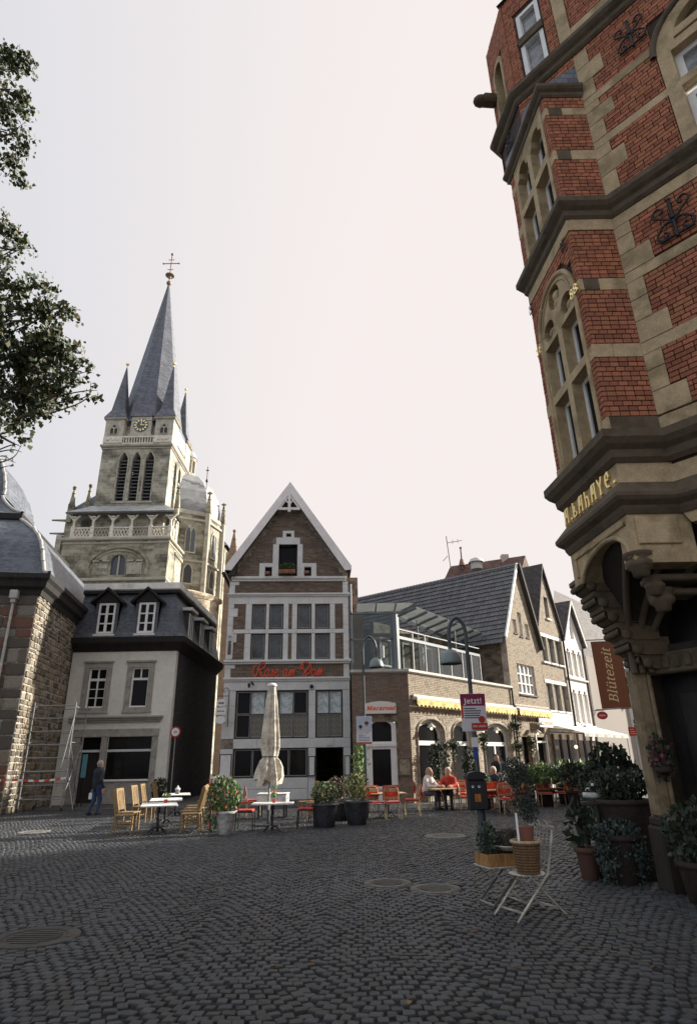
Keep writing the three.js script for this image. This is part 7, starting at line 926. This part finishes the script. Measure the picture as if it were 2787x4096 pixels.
{ // restaurant signs
  const mk = (flip) => print(512, 200, (c, w, h) => { c.fillStyle = '#e6e2de'; c.fillRect(0, 0, w, h); c.save(); c.translate(w / 2, 138); c.font = 'italic bold 104px serif'; c.textAlign = 'center'; c.lineWidth = 9; c.strokeStyle = '#f0a060'; c.strokeText('Macaroni', 0, 0); c.fillStyle = '#d93a1c'; c.fillText('Macaroni', 0, 0); c.restore(); });
  const t = thing('restaurant_sign', 'white arched sign reading Macaroni over the restaurant door', 'sign', M0[0] - 1.185, 3.33, M0[1] + 0.05, 0, 'restaurant signs'); obj('sign_box', pr([[-0.63, 0], [0.63, 0], [0.63, 0.38], [0.35, 0.46], [0, 0.49], [-0.35, 0.46], [-0.63, 0.38]], -0.03, 0.08), m.white, t); addPrint(t, 'sign_print', 1.2, 0.4, mk(), 0, 0.215, 0.084);
  const p = sp(12.9, 0.3), u = thing('restaurant_sign', 'white and red Macaroni sign under the second awning', 'sign', p[0], 3.1, p[1], ry(AZS), 'restaurant signs'); obj('sign_box', cb(-0.9, 0.9, 0, 0.48, -0.06, 0, 0.01), m.white, u); addPrint(u, 'sign_print', 1.76, 0.46, mk(), 0, 0.24, 0.004); obj('sign_lamp_hood', [cb(-1.3, -0.92, 0.1, 0.2, 0, 0.3, 0.03)], m.white, u);
  const mb = thing('menu_board', 'framed menu board on the brick beside the restaurant door', 'menu board', M0[0] - 0.3, 1.02, M0[1] + 0.01); obj('board', cb(-0.22, 0.22, 0, 0.58, 0, 0.04, 0.006), M(0.3, 0.27, 0.19, { t: tMott, s: 0.4 }), mb); obj('frame', pr(rc(-0.24, 0.24, -0.02, 0.6), 0.0, 0.05, [rc(-0.21, 0.21, 0.01, 0.57)]), M(0.12, 0.1, 0.07), mb);
  // wall lanterns
  [[1.1, 'wall lantern by the first arched window'], [5.55, 'wall lantern between the second and third arched windows'], [6.9, 'wall lantern over the third arched window'], [11.6, 'wall lantern by the second restaurant sign']].forEach(([s, lab]) => { const q = sp(s, 0.3), l = thing('wall_lantern', lab, 'lantern', q[0], 2.75, q[1], ry(AZS), 'lit wall lanterns of the restaurant'); obj('bracket', [rod([0, 0.2, -0.3], [0, 0.25, 0], 0.015)], m.iron, l); obj('hood', la([[0.2, 0.05], [0.06, 0.18], [0.01, 0.22]], 0, 0, 0, 12), M(0.5, 0.52, 0.5), l); obj('bulb', ball(0, 0.0, 0, 0.055), M(1, 0.8, 0.5, { em: [1, 0.75, 0.4], ei: 1.3 }), l); });
  // canvas awning farther down the street
  const a = thing('canvas_awning', 'cream canvas awning slung over the far end of the street terrace', 'awning', sp(14.1)[0], 0, sp(14.1)[1], ry(AZS)), cv = M(0.74, 0.70, 0.63, { t: tMott, s: 1.5, ds: true, rough: 0.95, trans: 0.5 });
  for (const [x0, x1] of [[0, 4.0], [4.05, 7.6]]) obj('canvas', quadG([[[x0, 3.3, 0.12], [x1, 3.3, 0.12], [x1, 2.8, 1.9], [x0, 2.8, 1.9]], [[x0, 2.8, 1.9], [x1, 2.8, 1.9], [x1, 2.6, 1.91], [x0, 2.6, 1.91]]]), cv, a); for (const x of [0.05, 3.95, 7.55]) obj('awning_arm', rod([x, 2.9, 0], [x, 2.75, 1.85], 0.025, 6), m.iron, a); obj('awning_post', rod([7.5, 0, 1.85], [7.5, 2.7, 1.85], 0.035, 8), m.whiteCool, a);
  
  const q = sp(16, 0.6), g = thing('globe_lamp', 'round glowing lamp under the canvas awning', 'lamp', q[0], 2.1, q[1]); obj('globe', ball(0, 0, 0, 0.1), M(1, 0.85, 0.6, { em: [1, 0.8, 0.5], ei: 1.2 }), g); obj('cord', rod([0, 0.08, 0], [0, 0.75, 0], 0.01), m.iron, g);
}
{ // signs on the houses
  const bk = thing('hanging_sign', 'three white hanging plates on an iron bracket at the corner of the gabled house', 'sign', -6.02, 3.2, -29.5), rp = (y) => (() => { const g = new THREE.CylinderGeometry(0.2, 0.2, 0.03, 20); g.scale(1.2, 1, 0.85); g.rotateX(R90); g.translate(0, y, 0); return g; })();
  obj('round_plate', rp(0.95), m.white, bk); obj('square_plate', cb(-0.24, 0.24, 0.42, 0.74, -0.015, 0.015, 0.004), m.white, bk); obj('round_plate', rp(0.2), m.white, bk); obj('plate_print', [cb(-0.13, 0.13, 0.9, 0.97, 0.016, 0.02, 0.001), cb(-0.16, 0.16, 0.56, 0.6, 0.016, 0.02, 0.001)], M(0.15, 0.15, 0.15), bk); obj('bracket', [rod([0.32, -0.1, -0.1], [0.32, 1.5, -0.1], 0.02), rod([-0.2, 1.25, 0], [0.32, 1.25, -0.05], 0.018), tb([[0.32, 1.5, -0.1], [0.2, 1.62, -0.05], [0.05, 1.5, 0], [0.15, 1.4, 0]], 0.015, 5, 20)], m.iron, bk);
  const nv = thing('traffic_sign', 'round white traffic sign with a red rim at the alley corner', 'traffic sign', -7.78, 2.87, -28.6); const dsk = (r, z, mt, n) => obj(n, [(() => { const g = new THREE.CylinderGeometry(r, r, 0.02, 28); g.rotateX(R90); g.translate(0, 0, z); return g; })()], mt, nv); dsk(0.23, 0, M(0.5, 0.03, 0.02), 'rim'); dsk(0.17, 0.012, m.white, 'disc'); obj('figures', txt('30', 0.1, 0.005, -0.08, -0.05, 0.023, fontS), M(0.2, 0.2, 0.2), nv); obj('pole', cy(0, -2.87, -0.05, -0.04, 0.025, 0.025, 8), M(0.3, 0.3, 0.3), nv);
  for (const [s, y0, w, h, lab] of [[0.28, 0.92, 0.5, 1.0, 'white menu board on the corner pier of the gabled house'], [4.18, 0.98, 0.26, 0.8, 'narrow white panel on the pier between the window and the open house door'], [5.8, 0.98, 0.24, 0.8, 'narrow white panel on the pier between the open door and the drainpipe']]) { const a = 87 * D2R, t = thing('menu_board', lab, 'menu board', -6.05 + Math.sin(a) * s + 0.05 * Math.cos(a), y0, -30 - Math.cos(a) * s + 0.06, ry(87)); obj('panel', cb(-w / 2, w / 2, 0, h, -0.02, 0.02, 0.004), m.white, t); obj('panel_frame', pr(rc(-w / 2 - 0.02, w / 2 + 0.02, -0.03, h + 0.02), -0.025, 0.03, [rc(-w / 2 + 0.015, w / 2 - 0.015, 0.015, h - 0.015)]), m.iron, t); }
  const ov = thing('oval_sign', 'dark red oval sign projecting over the street', 'sign', 16.1, 4.0, -41.6); obj('plate', [(() => { const g = new THREE.CylinderGeometry(0.34, 0.34, 0.06, 24); g.scale(1, 1, 0.72); g.rotateX(R90); return g; })()], M(0.22, 0.02, 0.03), ov); obj('bracket', [rod([-0.6, 0.3, 0], [0.2, 0.3, 0], 0.02)], m.iron, ov); obj('sign_stripe', cb(-0.2, 0.2, -0.05, 0.05, 0.031, 0.035, 0.001), M(0.5, 0.2, 0.18), ov);
  const rs = thing('square_sign', 'small square red sign on a post beside the arcade pier', 'sign', 12.9, 0, -30); obj('plate', cb(-0.2, 0.2, 2.42, 2.8, -0.015, 0.015, 0.004), M(0.55, 0.06, 0.04), rs); obj('lettering', [0, 1, 2].map((i) => cb(-0.14, 0.14 - i * 0.05, 2.5 + i * 0.09, 2.53 + i * 0.09, 0.016, 0.02, 0.001)), M(0.7, 0.6, 0.55), rs); obj('pole', cy(0.05, 0, 2.45, -0.03, 0.035, 0.035, 8), M(0.35, 0.36, 0.38), rs);
  const bt = print(256, 560, (c, w, h) => { c.fillStyle = '#6b3d22'; c.fillRect(0, 0, w, h); for (let i = 0; i < 500; i++) { c.fillStyle = i % 2 ? 'rgba(120,70,40,0.10)' : 'rgba(40,20,10,0.10)'; c.fillRect((i * 73) % w, (i * 131) % h, 40, 3); } c.save(); c.translate(w * 0.62, h - 36); c.rotate(-Math.PI / 2); c.font = 'italic 112px serif'; c.fillStyle = '#c9b58e'; c.fillText('Blütezeit', 0, 0); c.restore(); });
  const bn = thing('street_banner', 'brown hanging banner with the word Blütezeit written upwards', 'banner', 18.35, 4.6, -44.6, 0.05); obj('cloth', pr([[-1.05, 0], [1.05, 0.08], [1.0, 4.7], [-1.1, 4.62]], -0.01, 0), M(0.13, 0.06, 0.03, { rough: 0.9 }), bn); addPrint(bn, 'banner_print', 2.05, 4.5, bt, -0.03, 2.33, 0.006); obj('banner_pole', [rod([-1.6, 4.72, -0.01], [1.2, 4.82, -0.01], 0.035), rod([-1.6, -0.06, -0.01], [1.2, 0.04, -0.01], 0.035)], m.iron, bn);
}
// ---------------------------------------------------------------- scaffold and tape by the chapel
{
  const t = thing('scaffold_tower', 'light metal scaffold tower on castors standing against the stone chapel', 'scaffold', -11.75, 0, -25.0, 9 * D2R), al = M(0.27, 0.28, 0.29, { rough: 0.45, metal: 0.4 });
  const X = [-0.5, 1.0], Z = [0.35, -1.5];
  for (const x of X) for (const z of Z) obj('upright', rod([x, 0.15, z], [x, 3.85, z], 0.024, 8), al, t);
  for (const z of Z) for (let k = 0; k < 8; k++) obj('rung', rod([X[0], 0.45 + k * 0.47, z], [X[1], 0.45 + k * 0.47, z], 0.018, 6), al, t);
  for (const x of X) for (const y of [0.5, 2.4, 3.7]) obj('side_rail', rod([x, y, Z[0]], [x, y, Z[1]], 0.018, 6), al, t);
  for (const [a, b] of [[0.5, 2.4], [2.4, 0.5]]) obj('brace', rod([X[1], a, Z[0]], [X[1], b, Z[1]], 0.016, 6), al, t);
  obj('outrigger', [rod([X[1], 3.3, Z[0]], [X[1] - 0.25, 0.2, Z[0] + 0.5], 0.02), rod([X[1], 1.5, Z[0]], [X[1] + 0.5, 0.1, Z[0] + 0.35], 0.02)], al, t);
  for (const x of X) for (const z of Z) obj('castor', [(() => { const g = new THREE.CylinderGeometry(0.08, 0.08, 0.04, 14); g.rotateZ(R90); g.translate(x, 0.08, z); return g; })(), rod([x, 0.08, z], [x, 0.2, z], 0.02)], m.iron, t);
  const tape = thing('barrier_tape', 'red and white barrier tape stretched across the scaffold', 'barrier tape', 0, 0, 0), pts = []; for (let i = 0; i <= 24; i++) { const u = i / 24; pts.push([-14.2 + u * 3.9, 1.16 - 0.10 * Math.sin(u * Math.PI) - 0.05 * Math.sin(u * 9), -23.4 - u * 1.4 + 0.9]); }
  for (const k of [0, 1]) { const q = []; for (let i = 0; i < 24; i++) if (i % 2 === k) { const a = pts[i], b = pts[i + 1]; q.push([[a[0], a[1], a[2]], [b[0], b[1], b[2]], [b[0], b[1] + 0.07, b[2]], [a[0], a[1] + 0.07, a[2]]]); } obj(k ? 'white_bands' : 'red_bands', quadG(q), k ? M(0.7, 0.7, 0.7, { ds: true }) : M(0.55, 0.07, 0.03, { ds: true }), tape); }
  const bl = thing('teal_sign', 'narrow teal upright panel leaning beside the shop door', 'sign', -11.2, 0, -27.6); obj('panel', cb(-0.1, 0.1, 1.1, 2.0, -0.02, 0.02, 0.005), M(0.1, 0.28, 0.32), bl); obj('stand', [rod([-0.08, 0, 0], [-0.08, 1.1, 0], 0.02), rod([0.08, 0, 0], [0.08, 1.1, 0], 0.02)], m.iron, bl);
}
// ---------------------------------------------------------------- folding garden furniture with pots
{
  const wm = M(0.42, 0.40, 0.34, { rough: 0.5, t: tMott, s: 0.3 });
  const c = thing('folding_chair', 'cream metal folding chair with a round seat carrying a basket pot', 'chair', 1.90, 0, -7.78, -1.15);
  obj('seat', [la([[0.01, 0.40], [0.19, 0.40], [0.2, 0.41], [0.19, 0.42], [0.01, 0.415]], 0, 0, 0, 26)], wm, c);
  for (const x of [-0.2, 0.2]) { obj('leg', bar([x, 0, 0.36], [x, 0.42, -0.12], 0.022, 0.012), wm, c); obj('leg', [bar([x * 0.9, 0, -0.34], [x * 0.9, 0.42, 0.12], 0.022, 0.012)], wm, c); obj('back_post', bar([x, 0.42, -0.12], [x, 0.84, -0.255], 0.022, 0.012), wm, c); }
  obj('stretcher', [bar([-0.2, 0.09, 0.26], [0.2, 0.09, 0.26], 0.018, 0.01), bar([-0.18, 0.09, -0.245], [0.18, 0.09, -0.245], 0.018, 0.01)], wm, c);
  const wires = []; for (let i = 0; i < 7; i++) { const x = -0.18 + i * 0.06; wires.push(rod([x, 0.5, -0.15], [x, 0.84, -0.255], 0.004, 4)); } for (let i = 0; i < 6; i++) wires.push(rod([-0.2, 0.5 + i * 0.06, -0.147 - i * 0.0196], [0.2, 0.5 + i * 0.06, -0.147 - i * 0.0196], 0.004, 4)); for (const s of [-1, 1]) wires.push(tb([[0, 0.86, -0.26], [s * 0.06, 0.92, -0.275], [s * 0.12, 0.88, -0.265], [s * 0.08, 0.84, -0.255], [s * 0.04, 0.87, -0.262]], 0.006, 5, 24)); obj('wire_back', wires, wm, c); obj('top_rail', bar([-0.21, 0.87, -0.268], [0.21, 0.87, -0.268], 0.02, 0.012), wm, c);
  const bp = thing('basket_pot', 'woven brown basket pot with a slim rosemary tree on the folding chair', 'plant', 1.90, 0.42, -7.70), wk = M(0.20, 0.115, 0.055, { t: tWood, s: 0.12, rough: 0.8, bt: tMottB, bs: 0.08, b: 0.006 });
  obj('basket', la([[0.01, 0], [0.115, 0], [0.15, 0.3], [0.15, 0.3]], 0, 0, 0, 24), wk, bp); const rg = []; for (let k = 0; k < 11; k++) rg.push(tb([...Array(20)].map((_, i) => { const a = i / 20 * 6.283, r = 0.117 + 0.033 * k / 11 + 0.004 * Math.sin(a * 10 + k * 3.14); return [r * Math.cos(a), 0.014 + k * 0.027, r * Math.sin(a)]; }), 0.011, 5, 60, true)); obj('weave', rg, wk, bp); obj('basket_rim', (() => { const g = new THREE.TorusGeometry(0.155, 0.018, 8, 28); g.rotateX(R90); g.translate(0, 0.31, 0); return g; })(), M(0.4, 0.31, 0.2, { t: tWood, s: 0.2 }), bp);
  obj('inner_pot', cy(0.02, 0.3, 0.46, 0, 0.07, 0.085, 14), M(0.2, 0.08, 0.05), bp); obj('trunk', rod([0.02, 0.44, 0], [0.0, 0.7, 0], 0.012), M(0.2, 0.16, 0.12), bp); obj('foliage', foliage(1300, [[0.02, 0.82, 0, 0.12, 0.3, 0.12], [-0.05, 1.0, 0, 0.16, 0.16, 0.15], [0.08, 0.62, 0, 0.11, 0.16, 0.11]], 0.05, [[0.05, 0.07, 0.05], [0.035, 0.055, 0.04], [0.07, 0.09, 0.07]], { w: 0.22 }), leafM, bp); obj('plant_label', cb(-0.1, -0.075, 0.32, 0.6, 0.06, 0.065, 0.001), m.white, bp);
  const f = thing('folding_stand', 'dark folding table carrying a wooden crate beside the cream folding chair', 'table', 1.72, 0, -8.35, 0.3), dk = M(0.1, 0.09, 0.08, { rough: 0.5 });
  obj('table_top', cb(-0.24, 0.24, 0.40, 0.42, -0.2, 0.2, 0.005), wm, f); for (const z of [-0.17, 0.17]) { obj('leg', bar([-0.24, 0, z], [0.2, 0.4, z], 0.022, 0.012), dk, f); obj('leg', bar([0.24, 0, z - 0.02], [-0.2, 0.4, z - 0.02], 0.022, 0.012), wm, f); } obj('stretcher', [bar([-0.2, 0.04, -0.17], [-0.2, 0.04, 0.17], 0.018, 0.01), bar([0.2, 0.04, -0.19], [0.2, 0.04, 0.15], 0.018, 0.01)], wm, f);
  const cr = thing('plant_crate', 'orange brown wooden crate of heather on the dark folding table', 'crate', 1.72, 0.42, -8.35, 0.3), cw = M(0.36, 0.19, 0.07, { t: tWood, s: 0.3 });
  for (const z of [-0.16, 0.16]) obj('board', cb(-0.23, 0.23, 0, 0.13, z - 0.01, z + 0.01, 0.004), cw, cr); for (const x of [-0.22, 0.22]) obj('board', cb(x - 0.01, x + 0.01, 0, 0.125, -0.148, 0.148, 0.004), cw, cr); obj('bottom_board', bx(-0.2, 0.2, 0, 0.02, -0.14, 0.14), cw, cr); obj('foliage', foliage(700, [[-0.12, 0.26, 0, 0.13, 0.2, 0.14], [0.1, 0.16, 0, 0.15, 0.08, 0.14]], 0.05, [[0.05, 0.08, 0.05], [0.08, 0.12, 0.07], [0.04, 0.06, 0.045]], { w: 0.3 }), leafM, cr);
  const tr = thing('round_tray', 'round white rimmed tray of mixed plants resting on the crate', 'tray', 1.86, 0.58, -8.3); obj('tray', la([[0.01, 0], [0.15, 0], [0.19, 0.04], [0.2, 0.045], [0.19, 0.055], [0.15, 0.02], [0.01, 0.015]], 0, 0, 0, 26), wm, tr); obj('foliage', foliage(620, [[0, 0.1, 0, 0.17, 0.09, 0.15]], 0.05, [[0.1, 0.06, 0.05], [0.06, 0.08, 0.05], [0.12, 0.12, 0.09], [0.08, 0.05, 0.06]], { w: 0.25, up: true }), leafM, tr);
}
// ---------------------------------------------------------------- people
seed(91);
function body(bones, cell = 0.02) { // bones [a, b, ra, rb, colour]; smooth union meshed once, colour of the nearest bone
  let lo = [1e9, 1e9, 1e9], hi = [-1e9, -1e9, -1e9]; for (const [a, b, ra, rb] of bones) for (const [p, r] of [[a, ra], [b, rb]]) for (let k = 0; k < 3; k++) { lo[k] = Math.min(lo[k], p[k] - r); hi[k] = Math.max(hi[k], p[k] + r); }
  const c = lo.map((v, k) => (v + hi[k]) / 2), half = Math.max(...hi.map((v, k) => v - lo[k])) / 2 + 0.06, N = Math.min(110, Math.ceil(2 * half / cell)), mc = new MarchingCubes(N, new THREE.MeshStandardMaterial(), false, false, 60000);
  const dist = (x, y, z) => { let d = 1e9, bi = 0, s = 0; for (let i = 0; i < bones.length; i++) { const [a, b, ra, rb] = bones[i], bx_ = b[0] - a[0], by = b[1] - a[1], bz = b[2] - a[2], t = Math.max(0, Math.min(1, ((x - a[0]) * bx_ + (y - a[1]) * by + (z - a[2]) * bz) / (bx_ * bx_ + by * by + bz * bz + 1e-9))), e = Math.hypot(x - a[0] - t * bx_, y - a[1] - t * by, z - a[2] - t * bz) - (ra + (rb - ra) * t); s += Math.exp(-Math.min(20, e * 45)); if (e < d) { d = e; bi = i; } } return [d > 0.15 ? d : -Math.log(s) / 45, bi]; };
  for (let k = 0; k < N; k++) for (let j = 0; j < N; j++) for (let i = 0; i < N; i++) { const x = c[0] + (i - N / 2) / (N / 2) * half, y = c[1] + (j - N / 2) / (N / 2) * half, z = c[2] + (k - N / 2) / (N / 2) * half; mc.field[i + j * N + k * N * N] = -dist(x, y, z)[0]; }
  mc.isolation = 0; mc.update(); const n = mc.count, P = new Float32Array(n * 3), Q = new Float32Array(n * 3), K = new Float32Array(n * 3);
  for (let i = 0; i < n; i++) { for (let k = 0; k < 3; k++) { P[i * 3 + k] = mc.positionArray[i * 3 + k] * half + c[k]; Q[i * 3 + k] = mc.normalArray[i * 3 + k]; } const b = dist(P[i * 3], P[i * 3 + 1], P[i * 3 + 2])[1], cc = bones[b][4]; K.set(cc, i * 3); }
  const g = new THREE.BufferGeometry(); g.setAttribute('position', new THREE.BufferAttribute(P, 3)); g.setAttribute('normal', new THREE.BufferAttribute(Q, 3)); g.setAttribute('color', new THREE.BufferAttribute(K, 3)); return g;
}
const skin = [0.45, 0.26, 0.18], clothM = M(1, 1, 1, { vc: true, rough: 0.9 });
function headBones(x, y, z, hair, fz = 1, long = false) { const h = [[[x, y - 0.2, z - 0.01 * fz], [x, y - 0.06, z], 0.05, 0.05, skin], [[x, y + 0.02, z], [x, y - 0.05, z + 0.02 * fz], 0.088, 0.07, skin], [[x, y - 0.01, z + 0.09 * fz], [x, y - 0.03, z + 0.105 * fz], 0.016, 0.018, skin], [[x, y - 0.095, z + 0.05 * fz], [x, y - 0.09, z + 0.06 * fz], 0.035, 0.035, skin], [[x - 0.085, y - 0.01, z], [x - 0.09, y - 0.03, z], 0.018, 0.015, skin], [[x + 0.085, y - 0.01, z], [x + 0.09, y - 0.03, z], 0.018, 0.015, skin], [[x, y + 0.055, z - 0.025 * fz], [x, y + 0.02, z - 0.045 * fz], 0.09, 0.085, hair]]; if (long) h.push([[x, y - 0.02, z - 0.06 * fz], [x, y - 0.1, z - 0.06 * fz], 0.08, 0.07, hair]); return h; }
const hand = (p, d, s) => { const o = [[p, [p[0] + d[0] * 0.08, p[1] + d[1] * 0.08, p[2] + d[2] * 0.08], 0.028, 0.03, skin]]; for (let i = 0; i < 4; i++) { const a = [p[0] + d[0] * 0.09 + (i - 1.5) * 0.018 * s[0], p[1] + d[1] * 0.09 + (i - 1.5) * 0.018 * s[1], p[2] + d[2] * 0.09 + (i - 1.5) * 0.018 * s[2]], l = [0.06, 0.075, 0.07, 0.05][i]; o.push([a, [a[0] + d[0] * l, a[1] + d[1] * l - 0.012, a[2] + d[2] * l], 0.01, 0.008, skin]); } o.push([[p[0] + s[0] * 0.03, p[1] + s[1] * 0.03, p[2] + s[2] * 0.03 + 0.02], [p[0] + d[0] * 0.07 + s[0] * 0.05, p[1] + d[1] * 0.07 - 0.01, p[2] + d[2] * 0.07 + s[2] * 0.05 + 0.03], 0.012, 0.009, skin]); return o; };
{ // walking man, back turned three quarters, bag in hand
  const jk = [0.02, 0.023, 0.034], jn = [0.03, 0.055, 0.13], sh = [0.03, 0.025, 0.02], hr = [0.3, 0.27, 0.24];
  const t = thing('person', 'man in dark jacket and jeans walking past the shop window with a bag', 'person', -8.75, 0, -22.9, 2.5);
  const b = [[[0, 1.0, 0], [0, 1.32, 0.02], 0.155, 0.18, jk], [[0, 1.32, 0.02], [0, 1.43, 0.01], 0.16, 0.09, jk], [[-0.12, 1.38, 0], [0.12, 1.38, 0], 0.085, 0.085, jk], [[0, 0.9, 0], [0, 1.0, 0], 0.155, 0.16, jk],
    [[-0.2, 1.37, 0], [-0.27, 1.1, -0.06], 0.062, 0.052, jk], [[-0.27, 1.1, -0.06], [-0.28, 0.88, 0.05], 0.05, 0.04, jk], [[0.2, 1.37, 0], [0.27, 1.1, 0.02], 0.062, 0.052, jk], [[0.27, 1.1, 0.02], [0.29, 0.87, 0.1], 0.05, 0.04, jk],
    [[-0.09, 0.88, 0], [-0.1, 0.48, 0.1], 0.095, 0.065, jn], [[-0.1, 0.48, 0.1], [-0.1, 0.1, 0.02], 0.062, 0.045, jn], [[0.09, 0.88, 0], [0.1, 0.48, 0.0], 0.095, 0.065, jn], [[0.1, 0.48, 0.0], [0.1, 0.12, -0.16], 0.062, 0.045, jn],
    [[-0.1, 0.05, 0.0], [-0.1, 0.04, 0.16], 0.045, 0.04, sh], [[0.1, 0.07, -0.18], [0.1, 0.04, -0.04], 0.045, 0.04, sh], ...headBones(0, 1.6, 0.03, hr), ...hand([-0.28, 0.86, 0.06], [0, -1, 0.1], [0, 0, 1]), ...hand([0.29, 0.85, 0.11], [0, -1, 0.1], [0, 0, 1])];
  obj('body', body(b, 0.018), clothM, t);
  const bag = thing('carrier_bag', 'small white carrier bag held by the walking man', 'bag', -8.75 - 0.24, 0.5, -22.9 - 0.18, 2.5); obj('bag_body', [loft([[[-0.09, 0, -0.04], [0.09, 0, -0.04], [0.09, 0, 0.04], [-0.09, 0, 0.04]].reverse(), [[-0.1, 0.2, -0.035], [0.1, 0.2, -0.03], [0.1, 0.2, 0.03], [-0.1, 0.2, 0.035]].reverse()])], M(0.65, 0.65, 0.63, { ds: true }), bag); obj('bag_handle', tb([[-0.05, 0.2, 0], [-0.03, 0.28, 0], [0.03, 0.28, 0], [0.05, 0.2, 0]], 0.006, 5, 16), M(0.6, 0.6, 0.6), bag);
}
function sitter(label, x, z, r, top, trouser, hair, lean = 0.1, long = false) { // faces local +z
  const t = thing('person', label, 'person', x, 0, z, r), hy = 1.18, hz = lean * 0.9;
  const b = [[[0, 0.55, -0.04], [0, 0.92, lean * 0.6], 0.15, 0.165, top], [[0, 0.92, lean * 0.6], [0, 1.0, lean * 0.8], 0.15, 0.09, top], [[-0.12, 0.96, lean * 0.7], [0.12, 0.96, lean * 0.7], 0.08, 0.08, top], [[-0.09, 0.52, 0], [-0.1, 0.53, 0.4], 0.09, 0.07, trouser], [[0.09, 0.52, 0], [0.1, 0.53, 0.4], 0.09, 0.07, trouser], [[-0.1, 0.52, 0.41], [-0.1, 0.1, 0.36], 0.062, 0.045, trouser], [[0.1, 0.52, 0.41], [0.1, 0.1, 0.38], 0.062, 0.045, trouser], [[-0.1, 0.045, 0.36], [-0.1, 0.04, 0.5], 0.042, 0.038, [0.03, 0.025, 0.02]], [[0.1, 0.045, 0.38], [0.1, 0.04, 0.52], 0.042, 0.038, [0.03, 0.025, 0.02]],
    [[-0.2, 0.95, lean * 0.7], [-0.25, 0.74, lean + 0.12], 0.058, 0.048, top], [[-0.25, 0.74, lean + 0.12], [-0.16, 0.74, lean + 0.34], 0.046, 0.036, top], [[0.2, 0.95, lean * 0.7], [0.25, 0.74, lean + 0.12], 0.058, 0.048, top], [[0.25, 0.74, lean + 0.12], [0.16, 0.74, lean + 0.34], 0.046, 0.036, top], ...headBones(0, hy, hz + 0.03, hair, 1, long), ...hand([-0.16, 0.73, lean + 0.35], [0.4, 0, 0.9], [1, 0, 0]), ...hand([0.16, 0.73, lean + 0.35], [-0.4, 0, 0.9], [-1, 0, 0])];
  obj('body', body(b, 0.03), clothM, t); return t;
}
const W_ = [0.65, 0.64, 0.62], GR = [0.6, 0.56, 0.5];
sitter('woman in a white jacket seated with her back to the square at the cafe table', 2.5, -22.85, 0.9, W_, [0.1, 0.1, 0.12], [0.35, 0.28, 0.2], 0.12, true);
sitter('grey haired man in a red jumper seated leaning over the cafe table', 3.3, -22.95, -0.35, [0.42, 0.045, 0.03], [0.06, 0.06, 0.08], GR, 0.2);
sitter('white haired person in dark clothes seated behind the litter bin', 4.95, -23.2, -1.0, [0.03, 0.035, 0.05], [0.04, 0.04, 0.05], [0.7, 0.66, 0.6], 0.1);
sitter('person in a grey top seated by the ferns of the street terrace', 6.6, -25.2, 0.2, [0.3, 0.3, 0.32], [0.05, 0.05, 0.06], [0.5, 0.45, 0.4], 0.1);
sitter('person in a blue top seated farther along the street terrace', 7.35, -26.0, -0.3, [0.03, 0.05, 0.3], [0.05, 0.05, 0.06], [0.2, 0.15, 0.1], 0.1);
sitter('person in a dark red top seated at the far end of the street terrace', 10.9, -28.6, -0.8, [0.25, 0.03, 0.03], [0.05, 0.05, 0.06], [0.15, 0.1, 0.07], 0.1);
sitter('white haired person in a pale jacket seated between the bin table and the ferns', 5.75, -24.3, -0.6, [0.5, 0.48, 0.45], [0.06, 0.06, 0.07], [0.72, 0.7, 0.66], 0.14);
sitter('person in a black coat seated at the middle table of the street terrace', 8.35, -26.3, -0.5, [0.025, 0.025, 0.03], [0.05, 0.05, 0.06], [0.3, 0.2, 0.1], 0.1);
sitter('person in a cream jumper seated at the far cafe table', 9.4, -28.6, -0.2, [0.55, 0.5, 0.42], [0.05, 0.05, 0.06], [0.4, 0.36, 0.3], 0.12);
{ const k = [0.02, 0.02, 0.022], t = thing('person', 'waiter dressed in black standing by the restaurant windows', 'person', 5.75, 0, -26.6, 0.4); obj('body', body([[[0, 0.95, 0], [0, 1.32, 0.01], 0.14, 0.165, k], [[0, 1.32, 0.01], [0, 1.42, 0], 0.15, 0.08, k], [[-0.12, 1.36, 0], [0.12, 1.36, 0], 0.08, 0.08, k], [[-0.2, 1.35, 0], [-0.25, 1.08, 0.02], 0.058, 0.048, k], [[-0.25, 1.08, 0.02], [-0.16, 1.0, 0.24], 0.045, 0.036, k], [[0.2, 1.35, 0], [0.25, 1.08, 0.02], 0.058, 0.048, k], [[0.25, 1.08, 0.02], [0.16, 1.0, 0.24], 0.045, 0.036, k], [[-0.09, 0.92, 0], [-0.1, 0.5, 0.02], 0.1, 0.065, k], [[-0.1, 0.5, 0.02], [-0.1, 0.08, 0], 0.06, 0.045, k], [[0.09, 0.92, 0], [0.1, 0.5, 0.02], 0.1, 0.065, k], [[0.1, 0.5, 0.02], [0.1, 0.08, 0], 0.06, 0.045, k], [[-0.1, 0.045, 0], [-0.1, 0.04, 0.14], 0.042, 0.038, k], [[0.1, 0.045, 0], [0.1, 0.04, 0.14], 0.042, 0.038, k], ...headBones(0, 1.58, 0.02, [0.05, 0.035, 0.025]), ...hand([-0.15, 1.0, 0.25], [0.3, 0, 0.9], [1, 0, 0]), ...hand([0.15, 1.0, 0.25], [-0.3, 0, 0.9], [-1, 0, 0])], 0.026), clothM, t); }
renderer.render(scene, camera);
